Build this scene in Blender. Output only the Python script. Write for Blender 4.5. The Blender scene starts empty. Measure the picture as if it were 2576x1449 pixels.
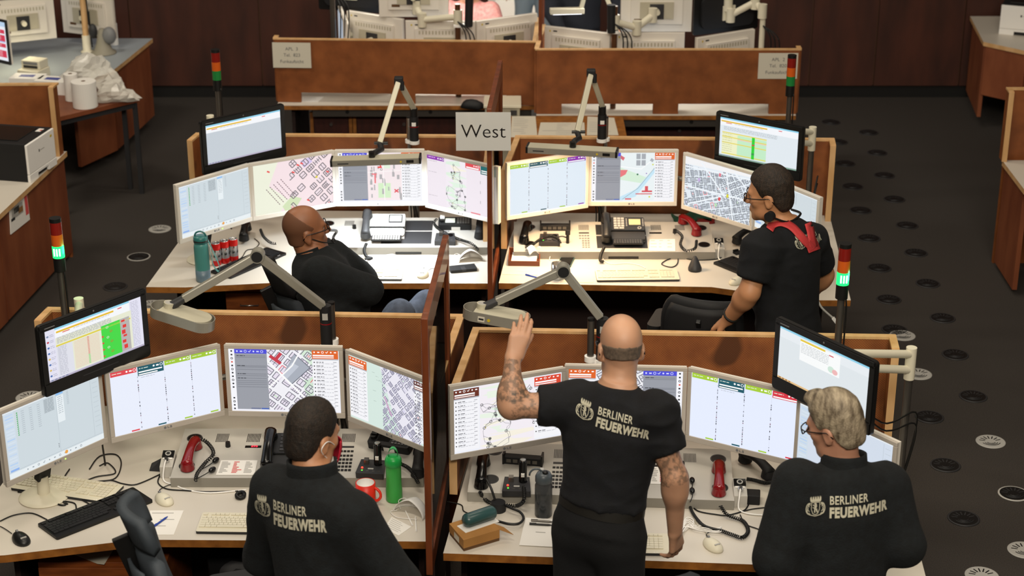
import bpy, math, random
import numpy as np
from mathutils import Vector, Matrix, noise
from mathutils.bvhtree import BVHTree
D = bpy.data; SC = bpy.context.scene; COL = SC.collection
R = math.radians
# ------------------------------------------------------------------ camera, world, light, exposure
CAM_H, PITCH, FPX = 4.38, R(22.4), 4460.0
cd = D.cameras.new('camera'); cam = D.objects.new('camera', cd); COL.objects.link(cam)
cam.location = (0, 0, CAM_H); cam.rotation_euler = (R(90) - PITCH, 0, 0)
cd.sensor_width = 36; cd.lens = 36 * FPX / 2576; cd.clip_end = 100
cd.dof.use_dof = True; cd.dof.focus_distance = 7.9; cd.dof.aperture_fstop = 3.4
SC.camera = cam
SC.view_settings.view_transform = 'Standard'; SC.view_settings.look = 'None'
SC.view_settings.exposure = 0.0; SC.view_settings.gamma = 1.0; SC.view_settings.use_curve_mapping = False
wd = D.worlds.new('hall'); SC.world = wd; wd.use_nodes = True
wd.node_tree.nodes['Background'].inputs[0].default_value = (1.0, 0.80, 0.60, 1)
wd.node_tree.nodes['Background'].inputs[1].default_value = 0.07
SC.cycles.max_bounces = 7; SC.cycles.transparent_max_bounces = 12
SC.cycles.use_denoising = True; SC.cycles.caustics_reflective = False; SC.cycles.caustics_refractive = False
SC.cycles.sample_clamp_indirect = 4.0
def area(name, loc, tgt, sx, sy, watt, col, parent=None):
    l = D.lights.new(name, 'AREA'); l.shape = 'RECTANGLE'; l.size = sx; l.size_y = sy; l.energy = watt; l.color = col
    o = D.objects.new(name, l); COL.objects.link(o); o.location = loc
    o.rotation_euler = (Vector(tgt) - Vector(loc)).to_track_quat('-Z', 'Y').to_euler()
    return o
# ceiling luminaires of the hall (above the picture), plus one added frontal fill
WARM = (1.0, 0.90, 0.75)
area('ceiling_light_front', (-1.2, 5.2, 6.2), (-0.6, 6.4, 0.7), 3.0, 0.5, 105, WARM)
area('gallery_light', (0.5, -1.0, 6.6), (0.2, 7.5, 0.9), 5.0, 0.8, 560, WARM)  # added fill from behind the camera, brightens the upright faces
area('ceiling_light_front_side', (2.2, 4.6, 6.2), (0.9, 6.0, 0.7), 1.6, 0.5, 70, WARM)
area('ceiling_light_middle', (0.3, 9.0, 6.4), (0.1, 9.3, 0.7), 3.0, 0.6, 70, WARM)
area('ceiling_light_back', (0.2, 12.0, 6.4), (0.2, 12.6, 0.8), 3.0, 0.6, 65, WARM)
area('ceiling_light_side', (-4.2, 10.2, 6.0), (-3.4, 11.8, 0.7), 1.6, 0.6, 110, WARM)

# ------------------------------------------------------------------ sight lines: where a point of the place stands
_c, _s = math.cos(PITCH), math.sin(PITCH)
def ray(px, py):
    u = (px - 1288) / FPX; v = (py - 724.5) / FPX
    return Vector((u, _c - v * _s, -_s - v * _c))
def at(px, py, z):
    d = ray(px, py); return Vector((0, 0, CAM_H)) + d * ((z - CAM_H) / d.z)
def atY(px, py, Y):
    d = ray(px, py); return Vector((0, 0, CAM_H)) + d * (Y / d.y)

# ------------------------------------------------------------------ materials
def lin(c):
    if isinstance(c, str): c = [int(c[i:i + 2], 16) / 255 for i in (0, 2, 4)]
    return tuple(x / 12.92 if x <= .04045 else ((x + .055) / 1.055) ** 2.4 for x in c)
MATS = {}
def mat(name, col, rough=.5, metal=0, emit=None, es=0, noise_=None, bump=None, alpha=1, coat=0, trans=0, ior=1.45, sheen=0):
    m = D.materials.new(name); m.use_nodes = True; nt = m.node_tree; N = nt.nodes; L = nt.links
    b = N['Principled BSDF']; c = lin(col)
    b.inputs['Base Color'].default_value = (*c, 1); b.inputs['Roughness'].default_value = rough
    b.inputs['Metallic'].default_value = metal; b.inputs['Coat Weight'].default_value = coat
    b.inputs['Transmission Weight'].default_value = trans; b.inputs['IOR'].default_value = ior
    b.inputs['Alpha'].default_value = alpha; b.inputs['Sheen Weight'].default_value = sheen
    if emit: b.inputs['Emission Color'].default_value = (*lin(emit), 1); b.inputs['Emission Strength'].default_value = es
    tc = None
    if noise_ or bump: tc = N.new('ShaderNodeTexCoord')
    if noise_:
        c2, sc, det = noise_[:3]; mp = N.new('ShaderNodeMapping'); mp.inputs['Scale'].default_value = noise_[3] if len(noise_) > 3 else (1, 1, 1)
        L.new(tc.outputs['Object'], mp.inputs[0])
        n = N.new('ShaderNodeTexNoise'); n.inputs['Scale'].default_value = sc; n.inputs['Detail'].default_value = det
        L.new(mp.outputs[0], n.inputs['Vector'])
        r = N.new('ShaderNodeValToRGB'); r.color_ramp.elements[0].position = .35; r.color_ramp.elements[1].position = .68
        r.color_ramp.elements[0].color = (*c, 1); r.color_ramp.elements[1].color = (*lin(c2), 1)
        L.new(n.outputs['Fac'], r.inputs[0]); L.new(r.outputs[0], b.inputs['Base Color'])
    if bump:
        sc, st = bump; n2 = N.new('ShaderNodeTexNoise'); n2.inputs['Scale'].default_value = sc; n2.inputs['Detail'].default_value = 3
        L.new(tc.outputs['Object'], n2.inputs['Vector'])
        bp = N.new('ShaderNodeBump'); bp.inputs['Strength'].default_value = st; bp.inputs['Distance'].default_value = .004
        L.new(n2.outputs['Fac'], bp.inputs['Height']); L.new(bp.outputs[0], b.inputs['Normal'])
    MATS[name] = m; return m
def glassmat(name, tint, refl=.5):
    m = D.materials.new(name); m.use_nodes = True; nt = m.node_tree; N = nt.nodes; L = nt.links
    N.remove(N['Principled BSDF']); out = N['Material Output']
    t = N.new('ShaderNodeBsdfTransparent'); t.inputs[0].default_value = (*tint, 1)
    g = N.new('ShaderNodeBsdfGlossy'); g.inputs['Roughness'].default_value = .04
    f = N.new('ShaderNodeFresnel'); f.inputs[0].default_value = 1.45
    mu = N.new('ShaderNodeMath'); mu.operation = 'MULTIPLY'; mu.inputs[1].default_value = refl; L.new(f.outputs[0], mu.inputs[0])
    x = N.new('ShaderNodeMixShader'); L.new(mu.outputs[0], x.inputs[0]); L.new(t.outputs[0], x.inputs[1]); L.new(g.outputs[0], x.inputs[2])
    L.new(x.outputs[0], out.inputs['Surface']); MATS[name] = m; return m
def attrmat(name, rough, emit=0, sss=0, bump=None):
    m = D.materials.new(name); m.use_nodes = True; nt = m.node_tree; N = nt.nodes; L = nt.links; b = N['Principled BSDF']
    a = N.new('ShaderNodeAttribute'); a.attribute_name = 'Col'; b.inputs['Roughness'].default_value = rough
    if emit:
        b.inputs['Base Color'].default_value = (.01, .01, .01, 1); L.new(a.outputs['Color'], b.inputs['Emission Color']); b.inputs['Emission Strength'].default_value = emit
        b.inputs['Specular IOR Level'].default_value = .2
    else:
        L.new(a.outputs['Color'], b.inputs['Base Color'])
        b.inputs['Subsurface Weight'].default_value = sss; b.inputs['Subsurface Radius'].default_value = (.01, .004, .002); b.inputs['Subsurface Scale'].default_value = 1
    if bump:
        tc = N.new('ShaderNodeTexCoord'); n2 = N.new('ShaderNodeTexNoise'); n2.inputs['Scale'].default_value = bump[0]; L.new(tc.outputs['Object'], n2.inputs['Vector'])
        bp = N.new('ShaderNodeBump'); bp.inputs['Strength'].default_value = bump[1]; bp.inputs['Distance'].default_value = .003
        L.new(n2.outputs['Fac'], bp.inputs['Height']); L.new(bp.outputs[0], b.inputs['Normal'])
    MATS[name] = m; return m
mat('carpet', '25211e', .95, noise_=('403a35', 260, 2), bump=(400, .5))
mat('wall_wood', '32170e', .62, noise_=('4c2517', 5, 5, (1, 1, .25)))
mat('wall_gap', '6a4a35', .6)
mat('skirt', '070605', .8)
mat('white_wall', 'e8e4dc', .8)
mat('light_wood', 'd6ad7c', .5, noise_=('c59863', 14, 3, (1, 1, .3)))
mat('edge_wood', '9a6228', .5, noise_=('7b4a1c', 20, 3))
mat('laminate', 'cfc8bc', .38)
mat('laminate_grey', '9ba3aa', .4)
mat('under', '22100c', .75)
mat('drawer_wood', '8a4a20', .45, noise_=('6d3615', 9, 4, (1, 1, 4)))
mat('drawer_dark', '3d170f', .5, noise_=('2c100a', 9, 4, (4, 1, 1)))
mat('silver', 'b7afa5', .4)
mat('lg_white', 'dcd6cc', .4)  # monitor shells; also middle-desk silver bezels with the lamplight painted in
mat('cream', 'd8d2bd', .45)
mat('cream_dark', 'b3ac98', .5)
mat('chrome', 'c8c8c8', .22, 1)
mat('alu', 'a3a095', .38, .45)
mat('alu_light', 'c6c1ac', .4, .2)
mat('steel_dark', '6b6762', .35, .8)
mat('black', '101010', .42)
mat('black_soft', '141416', .65)
mat('black_gloss', '0a0a0b', .18)
mat('dark_grey', '2b2b2d', .5)
mat('chair_cloth', '20242a', .9, bump=(300, .3))
mat('chair_grey', '3f444a', .75, bump=(300, .2))
mat('mid_grey', '77787a', .5)
mat('grey_lt', 'a9a7a2', .5)
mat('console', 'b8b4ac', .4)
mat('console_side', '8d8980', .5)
mat('paper', 'e9e6e0', .8)
mat('paper_warm', 'cfc9b9', .8); mat('paper_grey', 'f0f0ee', .8)
mat('print', '55555a', .8)
mat('print_red', 'd05050', .8)
mat('red', '7d0f16', .22, coat=.4)
mat('red_orange', 'e0311f', .4)
mat('seg_red', '7c1a14', .25); mat('seg_amber', 'c85a1c', .25); mat('seg_green', '1f7a3a', .25)
mat('lit_green', '0fd255', .4, emit='20ff70', es=1.6)
mat('lit_core', 'c8ffe0', .4, emit='d8ffe8', es=2.2)
mat('led_red', 'ff3322', .4, emit='ff3a2a', es=2.5); mat('led_green', '44ff55', .4, emit='66ff44', es=1.2)
mat('led_lime', '88ff55', .4, emit='b0ff60', es=2)
mat('led_digit', 'ff2233', .4, emit='ff2a40', es=2.0)
mat('lcd', 'c8cfc0', .3, emit='d8dfd8', es=.55); mat('lcd_warm', 'b8ab80', .3, emit='d9c98c', es=.35)
mat('lamp_cool', 'ffffff', .5, emit='f0f4ff', es=4); mat('lamp_warm', 'ffffff', .5, emit='ffd9a0', es=4)
mat('orange_mark', 'c9b02a', .5)
mat('cardboard', 'a9793f', .8, noise_=('9a6c36', 8, 2)); mat('cardboard_dark', '5c3f24', .8)
mat('case_green', '2c4a4a', .3)
mat('cloth_green', '24503a', .9, bump=(120, .4)); mat('cloth_red', '8c2420', .9)
mat('mask_white', 'e4e2de', .85, bump=(200, .15)); mat('plastic_bag', 'e6e3da', .22, alpha=.55, bump=(30, .6))
mat('can_red', 'c2201c', .25, .3); mat('can_silver', 'c9c9c9', .25, .8)
mat('pen_blue', '1f3f9a', .35); mat('case_brown', '6b3418', .35)
mat('teal', '4d8f8a', .3, alpha=.92); mat('teal_dark', '2f6f6c', .3); mat('bottle_grey', '5f7482', .35)
mat('green_plastic', '3fae4d', .3, alpha=.9); mat('green_lid', '1fa148', .35); mat('smoke_plastic', '3a3d40', .15, alpha=.8); mat('smoke_lid', '4a5258', .35)
mat('eyewear', '0c0c0e', .25); mat('white', 'f0eeea', .5)
mat('navy_patch', '2a3790', .5); mat('brown_metal', '5a3a24', .4, .3)
mat('frame_wood', '7a3f22', .4, noise_=('5f2e17', 18, 3, (1, 1, .2)), coat=.25)
mat('zigzag', '8b8678', .6)
mat('fleece', '080b0d', .95, noise_=('0e1316', 40, 3), bump=(160, .5))
mat('tshirt', '06070b', .9, noise_=('0a0c12', 30, 3), bump=(260, .3))
mat('chair_cool', '3a4148', .7, bump=(300, .2))
mat('trouser', '06070a', .9, bump=(200, .3)); mat('jeans', '3b4250', .9, noise_=('4a5262', 30, 3), bump=(200, .3))
mat('light_shirt', '9aa2b4', .85, bump=(120, .3)); mat('white_shirt', 'dfe3ea', .85); mat('pink_top', 'd79a94', .85, noise_=('c77f7e', 40, 2))
mat('jeans_light', '8ea3b4', .9); mat('navy', '0f131d', .9, bump=(120, .3))
mat('braces_red', 'c23a3c', .7); mat('belt', '15130f', .6)
mat('hair_dark', '17110c', .7, noise_=('2a1f16', 120, 2, (1, 1, .3)), bump=(250, .8)); mat('hair_brown', '1d1510', .65, noise_=('33261c', 110, 2, (1, 1, .3)), bump=(250, .8))
mat('hair_grey', '5a4e3e', .6, noise_=('a89a82', 55, 3, (1, .35, .35)), bump=(160, .7)); mat('stubble', '65402a', .75); mat('stubble_lt', '6a5a4c', .85, noise_=('51463c', 90, 2))
mat('print_cream', 'b8b4a0', .8); mat('mask_red', 'b01830', .8); mat('eye_white', 'd8d0c8', .3)
glassmat('glass', (.95, .93, .90), 1.0); glassmat('clear_plastic', (.985, .985, .98), .5)
attrmat('screen', .35, emit=1.0); attrmat('skin', .5, sss=.12, bump=(350, .12))
def wood_panel():
    m = mat('panel_wood', '8a4a22', .5); N = m.node_tree.nodes; L = m.node_tree.links; b = N['Principled BSDF']
    tc = N.new('ShaderNodeTexCoord'); sx = N.new('ShaderNodeSeparateXYZ'); L.new(tc.outputs['Object'], sx.inputs[0])
    def mth(op, a, bb=None):
        n = N.new('ShaderNodeMath'); n.operation = op
        for i, q in enumerate((a, bb)):
            if q is None: continue
            if isinstance(q, (int, float)): n.inputs[i].default_value = q
            else: L.new(q, n.inputs[i])
        return n.outputs[0]
    q = mth('ADD', sx.outputs['X'], sx.outputs['Y'])
    s1 = mth('SINE', mth('MULTIPLY', q, 560.0)); s2 = mth('SINE', mth('MULTIPLY', sx.outputs['Z'], 560.0))
    dots = mth('GREATER_THAN', mth('MULTIPLY', s1, s2), .45)
    n = N.new('ShaderNodeTexNoise'); n.inputs['Scale'].default_value = 9; n.inputs['Detail'].default_value = 4; L.new(tc.outputs['Object'], n.inputs['Vector'])
    n3 = N.new('ShaderNodeTexNoise'); n3.inputs['Scale'].default_value = 5; n3.inputs['Detail'].default_value = 1; L.new(tc.outputs['Object'], n3.inputs['Vector'])
    r = N.new('ShaderNodeValToRGB'); e = r.color_ramp.elements; e[0].position = .3; e[0].color = (*lin('774222'), 1); e[1].position = .72; e[1].color = (*lin('995c30'), 1)
    L.new(n.outputs['Fac'], r.inputs[0])
    kn = N.new('ShaderNodeMapRange'); kn.inputs[1].default_value = .66; kn.inputs[2].default_value = .74; L.new(n3.outputs['Fac'], kn.inputs[0])
    mx = N.new('ShaderNodeMix'); mx.data_type = 'RGBA'; L.new(kn.outputs[0], mx.inputs['Factor']); L.new(r.outputs[0], mx.inputs['A']); mx.inputs['B'].default_value = (*lin('553018'), 1)
    m2 = N.new('ShaderNodeMix'); m2.data_type = 'RGBA'; L.new(mth('MULTIPLY', dots, .55), m2.inputs['Factor']); L.new(mx.outputs['Result'], m2.inputs['A']); m2.inputs['B'].default_value = (*lin('3a1a08'), 1)
    L.new(m2.outputs['Result'], b.inputs['Base Color'])
wood_panel()
mat('panel_plain', '75401c', .5, noise_=('8f5228', 8, 5)); mat('panel_red', '703a22', .5, noise_=('864c2e', 7, 4, (1, 1, .3)))

# ------------------------------------------------------------------ mesh building
class MB:
    def __init__(s): s.v = []; s.f = []; s.m = []; s.sm = []; s.mats = []; s.X = Matrix.Identity(4)
    def add(s, vs, fs, mt, smooth=False):
        if mt not in s.mats: s.mats.append(mt)
        k = len(s.v); i = s.mats.index(mt); X = s.X
        s.v += [tuple(X @ Vector(v)) for v in vs]
        for f in fs: s.f.append([q + k for q in f]); s.m.append(i); s.sm.append(smooth)
        return s
    def box(s, c, sz, mt, rot=None):
        hx, hy, hz = sz[0] / 2, sz[1] / 2, sz[2] / 2; c = Vector(c)
        vs = [Vector((x, y, z)) for x in (-hx, hx) for y in (-hy, hy) for z in (-hz, hz)]
        if rot is not None: vs = [rot @ v for v in vs]
        return s.add([v + c for v in vs], [(0, 1, 3, 2), (4, 6, 7, 5), (0, 4, 5, 1), (2, 3, 7, 6), (0, 2, 6, 4), (1, 5, 7, 3)], mt)
    def b2(s, lo, hi, mt):
        return s.box([(a + b) / 2 for a, b in zip(lo, hi)], [abs(b - a) for a, b in zip(lo, hi)], mt)
    def beam(s, a, b, w, h, mt, up=(0, 0, 1)):
        a = Vector(a); b = Vector(b); d = (b - a); L = d.length; y = d / L; x = y.cross(Vector(up)); x = x.normalized() if x.length > 1e-4 else Vector((1, 0, 0)); z = x.cross(y)
        return s.box((a + b) / 2, (w, L, h), mt, Matrix((x, y, z)).transposed())
    def cyl(s, a, b, r0, mt, r1=None, n=18, cap=True, smooth=True):
        a = Vector(a); b = Vector(b); r1 = r0 if r1 is None else r1; d = (b - a).normalized()
        x = d.orthogonal().normalized(); y = d.cross(x); vs = []
        for p, r in ((a, r0), (b, r1)):
            for i in range(n): t = 2 * math.pi * i / n; vs.append(p + x * (r * math.cos(t)) + y * (r * math.sin(t)))
        s.add(vs, [(i, (i + 1) % n, n + (i + 1) % n, n + i) for i in range(n)], mt, smooth)
        if cap: s.add(vs[:n], [tuple(reversed(range(n)))], mt); s.add(vs[n:], [tuple(range(n))], mt)
        return s
    def tube(s, pts, r, mt, n=7, cap=True, close=False):
        P = [Vector(p) for p in pts]; N = len(P); vs = []; x = None
        for i, p in enumerate(P):
            d = (P[(i + 1) % N if close else min(i + 1, N - 1)] - P[i - 1 if close else max(i - 1, 0)]).normalized()
            x = d.orthogonal().normalized() if x is None else (x - d * x.dot(d)).normalized()
            y = d.cross(x); rr = r[i] if isinstance(r, (list, tuple)) else r
            for k in range(n): t = 2 * math.pi * k / n; vs.append(p + x * (rr * math.cos(t)) + y * (rr * math.sin(t)))
        fs = []
        for i in range(N if close else N - 1):
            j = (i + 1) % N
            for k in range(n): fs.append((i * n + k, i * n + (k + 1) % n, j * n + (k + 1) % n, j * n + k))
        if cap and not close: fs += [tuple(reversed(range(n))), tuple(range((N - 1) * n, N * n))]
        return s.add(vs, fs, mt, True)
    def lathe(s, prof, mt, c=(0, 0, 0), n=28, smooth=True):
        c = Vector(c); vs = []; fs = []
        for r, z in prof:
            for k in range(n): t = 2 * math.pi * k / n; vs.append(c + Vector((r * math.cos(t), r * math.sin(t), z)))
        for i in range(len(prof) - 1):
            for k in range(n): fs.append((i * n + k, i * n + (k + 1) % n, (i + 1) * n + (k + 1) % n, (i + 1) * n + k))
        return s.add(vs, fs, mt, smooth)
    def prism(s, poly, z0, z1, mt, mside=None, smooth=False):
        n = len(poly); vs = [(x, y, z0) for x, y in poly] + [(x, y, z1) for x, y in poly]
        s.add(vs, [tuple(reversed(range(n))), tuple(range(n, 2 * n))], mt)
        return s.add(vs, [(i, (i + 1) % n, n + (i + 1) % n, n + i) for i in range(n)], mside or mt, smooth)
    def ell(s, c, r, mt, n=14, rot=None, squash=None):
        c = Vector(c); vs = []; fs = []; m = n // 2 + 1
        for i in range(m + 1):
            a = -math.pi / 2 + math.pi * i / m
            for k in range(n):
                t = 2 * math.pi * k / n; v = Vector((r[0] * math.cos(a) * math.cos(t), r[1] * math.cos(a) * math.sin(t), r[2] * math.sin(a)))
                if squash is not None and v.z < squash: v.z = squash
                vs.append(c + (rot @ v if rot is not None else v))
        for i in range(m):
            for k in range(n): fs.append((i * n + k, i * n + (k + 1) % n, (i + 1) * n + (k + 1) % n, (i + 1) * n + k))
        return s.add(vs, fs, mt, True)
    def grid(s, f, nu, nv, mt, smooth=True):
        vs = [f(i / (nu - 1), j / (nv - 1)) for j in range(nv) for i in range(nu)]
        return s.add(vs, [(j * nu + i, j * nu + i + 1, (j + 1) * nu + i + 1, (j + 1) * nu + i) for j in range(nv - 1) for i in range(nu - 1)], mt, smooth)
    def mesh(s, name, inv=None):
        me = D.meshes.new(name); vs = [tuple(inv @ Vector(v)) for v in s.v] if inv else s.v
        me.from_pydata(vs, [], s.f)
        for q in s.mats: me.materials.append(MATS[q])
        me.polygons.foreach_set('material_index', s.m); me.polygons.foreach_set('use_smooth', s.sm); me.update(); return me
def rrect(w, h, r, n=5, cx=0, cy=0):
    p = []
    for sx, sy, a0 in ((1, 1, 0), (-1, 1, 90), (-1, -1, 180), (1, -1, 270)):
        for i in range(n + 1):
            a = R(a0 + 90 * i / n); p.append((cx + sx * (w / 2 - r) + r * math.cos(a), cy + sy * (h / 2 - r) + r * math.sin(a)))
    return p
def spline(pts, n=8):
    P = [Vector(p) for p in pts]; out = []
    for i in range(len(P) - 1):
        a, b, c, d = P[max(i - 1, 0)], P[i], P[i + 1], P[min(i + 2, len(P) - 1)]
        for k in range(n):
            t = k / n; out.append(.5 * ((2 * b) + (c - a) * t + (2 * a - 5 * b + 4 * c - d) * t * t + (3 * b - a - 3 * c + d) * t ** 3))
    return out + [P[-1]]
def coil(pts, rad, turns, per=7):
    P = spline(pts, 12); L = [0]
    for a, b in zip(P, P[1:]): L.append(L[-1] + (b - a).length)
    out = []; N = turns * per; x = None
    for i in range(N + 1):
        q = L[-1] * i / N; j = max(k for k in range(len(L)) if L[k] <= q + 1e-9); j = min(j, len(P) - 2)
        t = (q - L[j]) / max(L[j + 1] - L[j], 1e-9); p = P[j].lerp(P[j + 1], t); d = (P[j + 1] - P[j]).normalized()
        x = d.orthogonal().normalized() if x is None else (x - d * x.dot(d)).normalized(); y = d.cross(x); a = 2 * math.pi * i / per
        out.append(p + x * (rad * math.cos(a)) + y * (rad * math.sin(a)))
    return out
def W(o):
    m = Matrix.LocRotScale(o.location, o.rotation_euler, o.scale)
    return W(o.parent) @ m if o.parent else m
def link(name, me, parent=None, bevel=0):
    o = D.objects.new(name, me); COL.objects.link(o); o.parent = parent
    if bevel:
        b = o.modifiers.new('bevel', 'BEVEL'); b.width = bevel; b.segments = 2; b.limit_method = 'ANGLE'; b.angle_limit = R(40)
    return o
def tag(o, label, cat, group=None):
    o['label'] = label; o['category'] = cat
    if group: o['group'] = group
    return o
def thing(name, label, cat, loc=(0, 0, 0), rz=0, group=None):
    o = D.objects.new(name, None); COL.objects.link(o); o.location = loc; o.rotation_euler = (0, 0, rz); o.empty_display_size = .05
    return tag(o, label, cat, group)
def part(name, mb, parent, bevel=0, world=False):
    """mesh part under its thing; world=True: the points were given in room coordinates"""
    return link(name, mb.mesh(name, W(parent).inverted() if world else None), parent, bevel)
def solo(name, mb, label, cat, loc=(0, 0, 0), rz=0, group=None, bevel=0, world=False):
    """a thing that is one mesh"""
    loc = Vector(loc); inv = (Matrix.Translation(loc) @ Matrix.Rotation(rz, 4, 'Z')).inverted() if world else None
    o = link(name, mb.mesh(name, inv), None, bevel); o.location = loc; o.rotation_euler = (0, 0, rz); return tag(o, label, cat, group)
def struct(name, mb, bevel=0):
    o = link(name, mb.mesh(name), None, bevel); o['kind'] = 'structure'; return o
CACHE = {}
def stamp(kind, build, label, cat, loc, rz=0, group=None, rx=0, ry=0):
    """one of a kind: the first call builds the parts, every further thing is a copy of the thing and of each of its parts"""
    if kind not in CACHE:
        o = thing(kind, label, cat, loc, rz, group); build(o); CACHE[kind] = o
    else:
        src = CACHE[kind]; o = src.copy(); COL.objects.link(o)
        for ch in list(src.children):
            c = ch.copy(); COL.objects.link(c); c.parent = o
            for g in list(ch.children): d = g.copy(); COL.objects.link(d); d.parent = c
        o.location = loc; tag(o, label, cat, group)
    o.rotation_euler = (rx, ry, rz); return o
def text_mesh(s, size, bold=0.0, sx=1.0, gap=1.0):
    cu = D.curves.new('t', 'FONT'); cu.body = s; cu.size = size; cu.offset = bold; cu.align_x = 'LEFT'; cu.space_character = gap; cu.fill_mode = 'FRONT'; cu.resolution_u = 3
    o = D.objects.new('t', cu); COL.objects.link(o); bpy.context.view_layer.update()
    me = D.meshes.new_from_object(o.evaluated_get(bpy.context.evaluated_depsgraph_get())); vs = [(v.co.x * sx, v.co.y) for v in me.vertices]; fs = [list(p.vertices) for p in me.polygons]
    D.objects.remove(o); D.curves.remove(cu); D.meshes.remove(me); return vs, fs
# ------------------------------------------------------------------ the room
fl = MB(); fl.add([(-9, 0, 0), (9, 0, 0), (9, 15.2, 0), (-9, 15.2, 0)], [(0, 1, 2, 3)], 'carpet'); struct('floor', fl)
WY = 15.0
w = MB()
door_l, door_r = atY(1237, 10, WY).x, atY(1400, 10, WY).x
seams = [atY(p, 100, WY).x for p in (330, 655, 1900, 2041, 2205)] + [3.9, 4.7, 5.5, 6.3]
edges = sorted([-9, 9, door_l, door_r] + seams + [-8, -7, -6, -5, -4.2])
for a, b in zip(edges, edges[1:]):
    if abs(a - door_l) < 1e-6: continue
    w.b2((a + .006, WY, .11), (b - .006, WY + .05, 5.2), 'wall_wood')
w.b2((-9, WY + .03, .11), (door_l - .006, WY + .08, 5.2), 'wall_gap'); w.b2((door_r + .006, WY + .03, .11), (9, WY + .08, 5.2), 'wall_gap')
w.b2((door_l, WY, 2.3), (door_r, WY + .08, 5.2), 'wall_wood'); struct('wall_back', w)
b = MB(); b.b2((-9, WY + .02, 0), (door_l, WY + .06, .11), 'skirt'); b.b2((door_r, WY + .02, 0), (9, WY + .06, .11), 'skirt'); struct('baseboard_back', b)
dr = MB()
for x in (door_l, door_r): dr.b2((x - .03, WY - .03, 0), (x + .03, WY + .1, 2.3), 'white')
dr.b2((door_l, WY - .03, 2.27), (door_r, WY + .1, 2.33), 'white'); struct('door_1', dr)
rm = MB(); rm.b2((door_l - 1.5, 17.4, 0), (door_r + 1.5, 17.5, 3.2), 'white_wall'); struct('wall_corridor', rm)
f2 = MB(); f2.add([(door_l - 1.5, 15.2, 0), (door_r + 1.5, 15.2, 0), (door_r + 1.5, 17.4, 0), (door_l - 1.5, 17.4, 0)], [(0, 1, 2, 3)], 'laminate'); struct('floor_corridor', f2)
area('corridor_light', ((door_l + door_r) / 2, 16.2, 3.1), ((door_l + door_r) / 2, 16.6, 0), 1.5, .5, 120, (1, .96, .9))

# ------------------------------------------------------------------ screens
class Scr:
    def __init__(s, bg): s.q = []; s.cl = None; s.rect(0, 0, 1.6, 1, bg, 0)
    def poly(s, pts, col, L=2):
        c = s.cl
        if c:
            for ax, lim, sg in ((0, c[0], 1), (0, c[2], -1), (1, c[1], 1), (1, c[3], -1)):
                out = []
                for i in range(len(pts)):
                    p, q = pts[i - 1], pts[i]; a, b = (p[ax] - lim) * sg, (q[ax] - lim) * sg
                    if (a >= 0) != (b >= 0): t = a / (a - b); out.append((p[0] + (q[0] - p[0]) * t, p[1] + (q[1] - p[1]) * t))
                    if b >= 0: out.append(q)
                pts = out
                if len(pts) < 3: return
        s.q.append((pts, lin(col), L))
    def rect(s, x, y, w, h, col, L=2): s.poly([(x, y), (x + w, y), (x + w, y + h), (x, y + h)], col, L)
    def rot(s, cx, cy, w, h, a, col, L=2, ox=0, oy=0):
        c, n = math.cos(a), math.sin(a)
        s.poly([(cx + (x + ox) * c - (y + oy) * n, cy + (x + ox) * n + (y + oy) * c) for x, y in ((-w / 2, -h / 2), (w / 2, -h / 2), (w / 2, h / 2), (-w / 2, h / 2))], col, L)
    def line(s, pts, wd, col, L=3):
        for (x0, y0), (x1, y1) in zip(pts, pts[1:]):
            l = math.hypot(x1 - x0, y1 - y0)
            if l > 1e-6: s.rot((x0 + x1) / 2, (y0 + y1) / 2, l + wd * .6, wd, math.atan2(y1 - y0, x1 - x0), col, L)
    def circ(s, x, y, r, col, L=3, n=10): s.poly([(x + r * math.cos(6.283 * i / n), y + r * math.sin(6.283 * i / n)) for i in range(n)], col, L)
    def ring(s, x, y, r, col, t=.006, L=4): s.line([(x + r * math.cos(6.283 * i / 9), y + r * math.sin(6.283 * i / 9)) for i in range(10)], t, col, L)
    def words(s, x, y, w, h, col, L=3, rnd=random):
        e = x
        while e < x + w: k = rnd.uniform(.02, .07); s.rect(e, y, min(k, x + w - e), h, col, L); e += k + .012
    def icons(s, x, y, st, n, col, L=4, sz=.018):
        for i in range(n):
            k = i % 4; cx = x + i * st
            if k == 0: s.circ(cx, y, sz * .8, col, L, 6)
            elif k == 1: s.rect(cx - sz, y - sz * .5, sz * 2, sz * 1.1, col, L)
            elif k == 2: s.ring(cx, y, sz, col, .007, L)
            else: s.line([(cx - sz, y), (cx, y + sz * .6), (cx + sz, y - sz)], .009, col, L)
    def mesh(s, w, h, name='screen'):
        v = []; f = []; cols = []
        for pts, c, L in s.q:
            k = len(v); v += [((p[0] / 1.6 - .5) * w, -.00014 * L, (.5 - p[1]) * h) for p in pts]; f.append(list(range(k, k + len(pts)))[::-1]); cols += [(*c, 1)] * len(pts)
        me = D.meshes.new(name); me.from_pydata(v, [], f)
        me.update(); ca = me.color_attributes.new('Col', 'FLOAT_COLOR', 'CORNER'); k = 0
        for p in me.polygons:
            for li in p.loop_indices: ca.data[li].color = cols[me.loops[li].vertex_index]
        me.materials.append(MATS['screen']); return me
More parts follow.
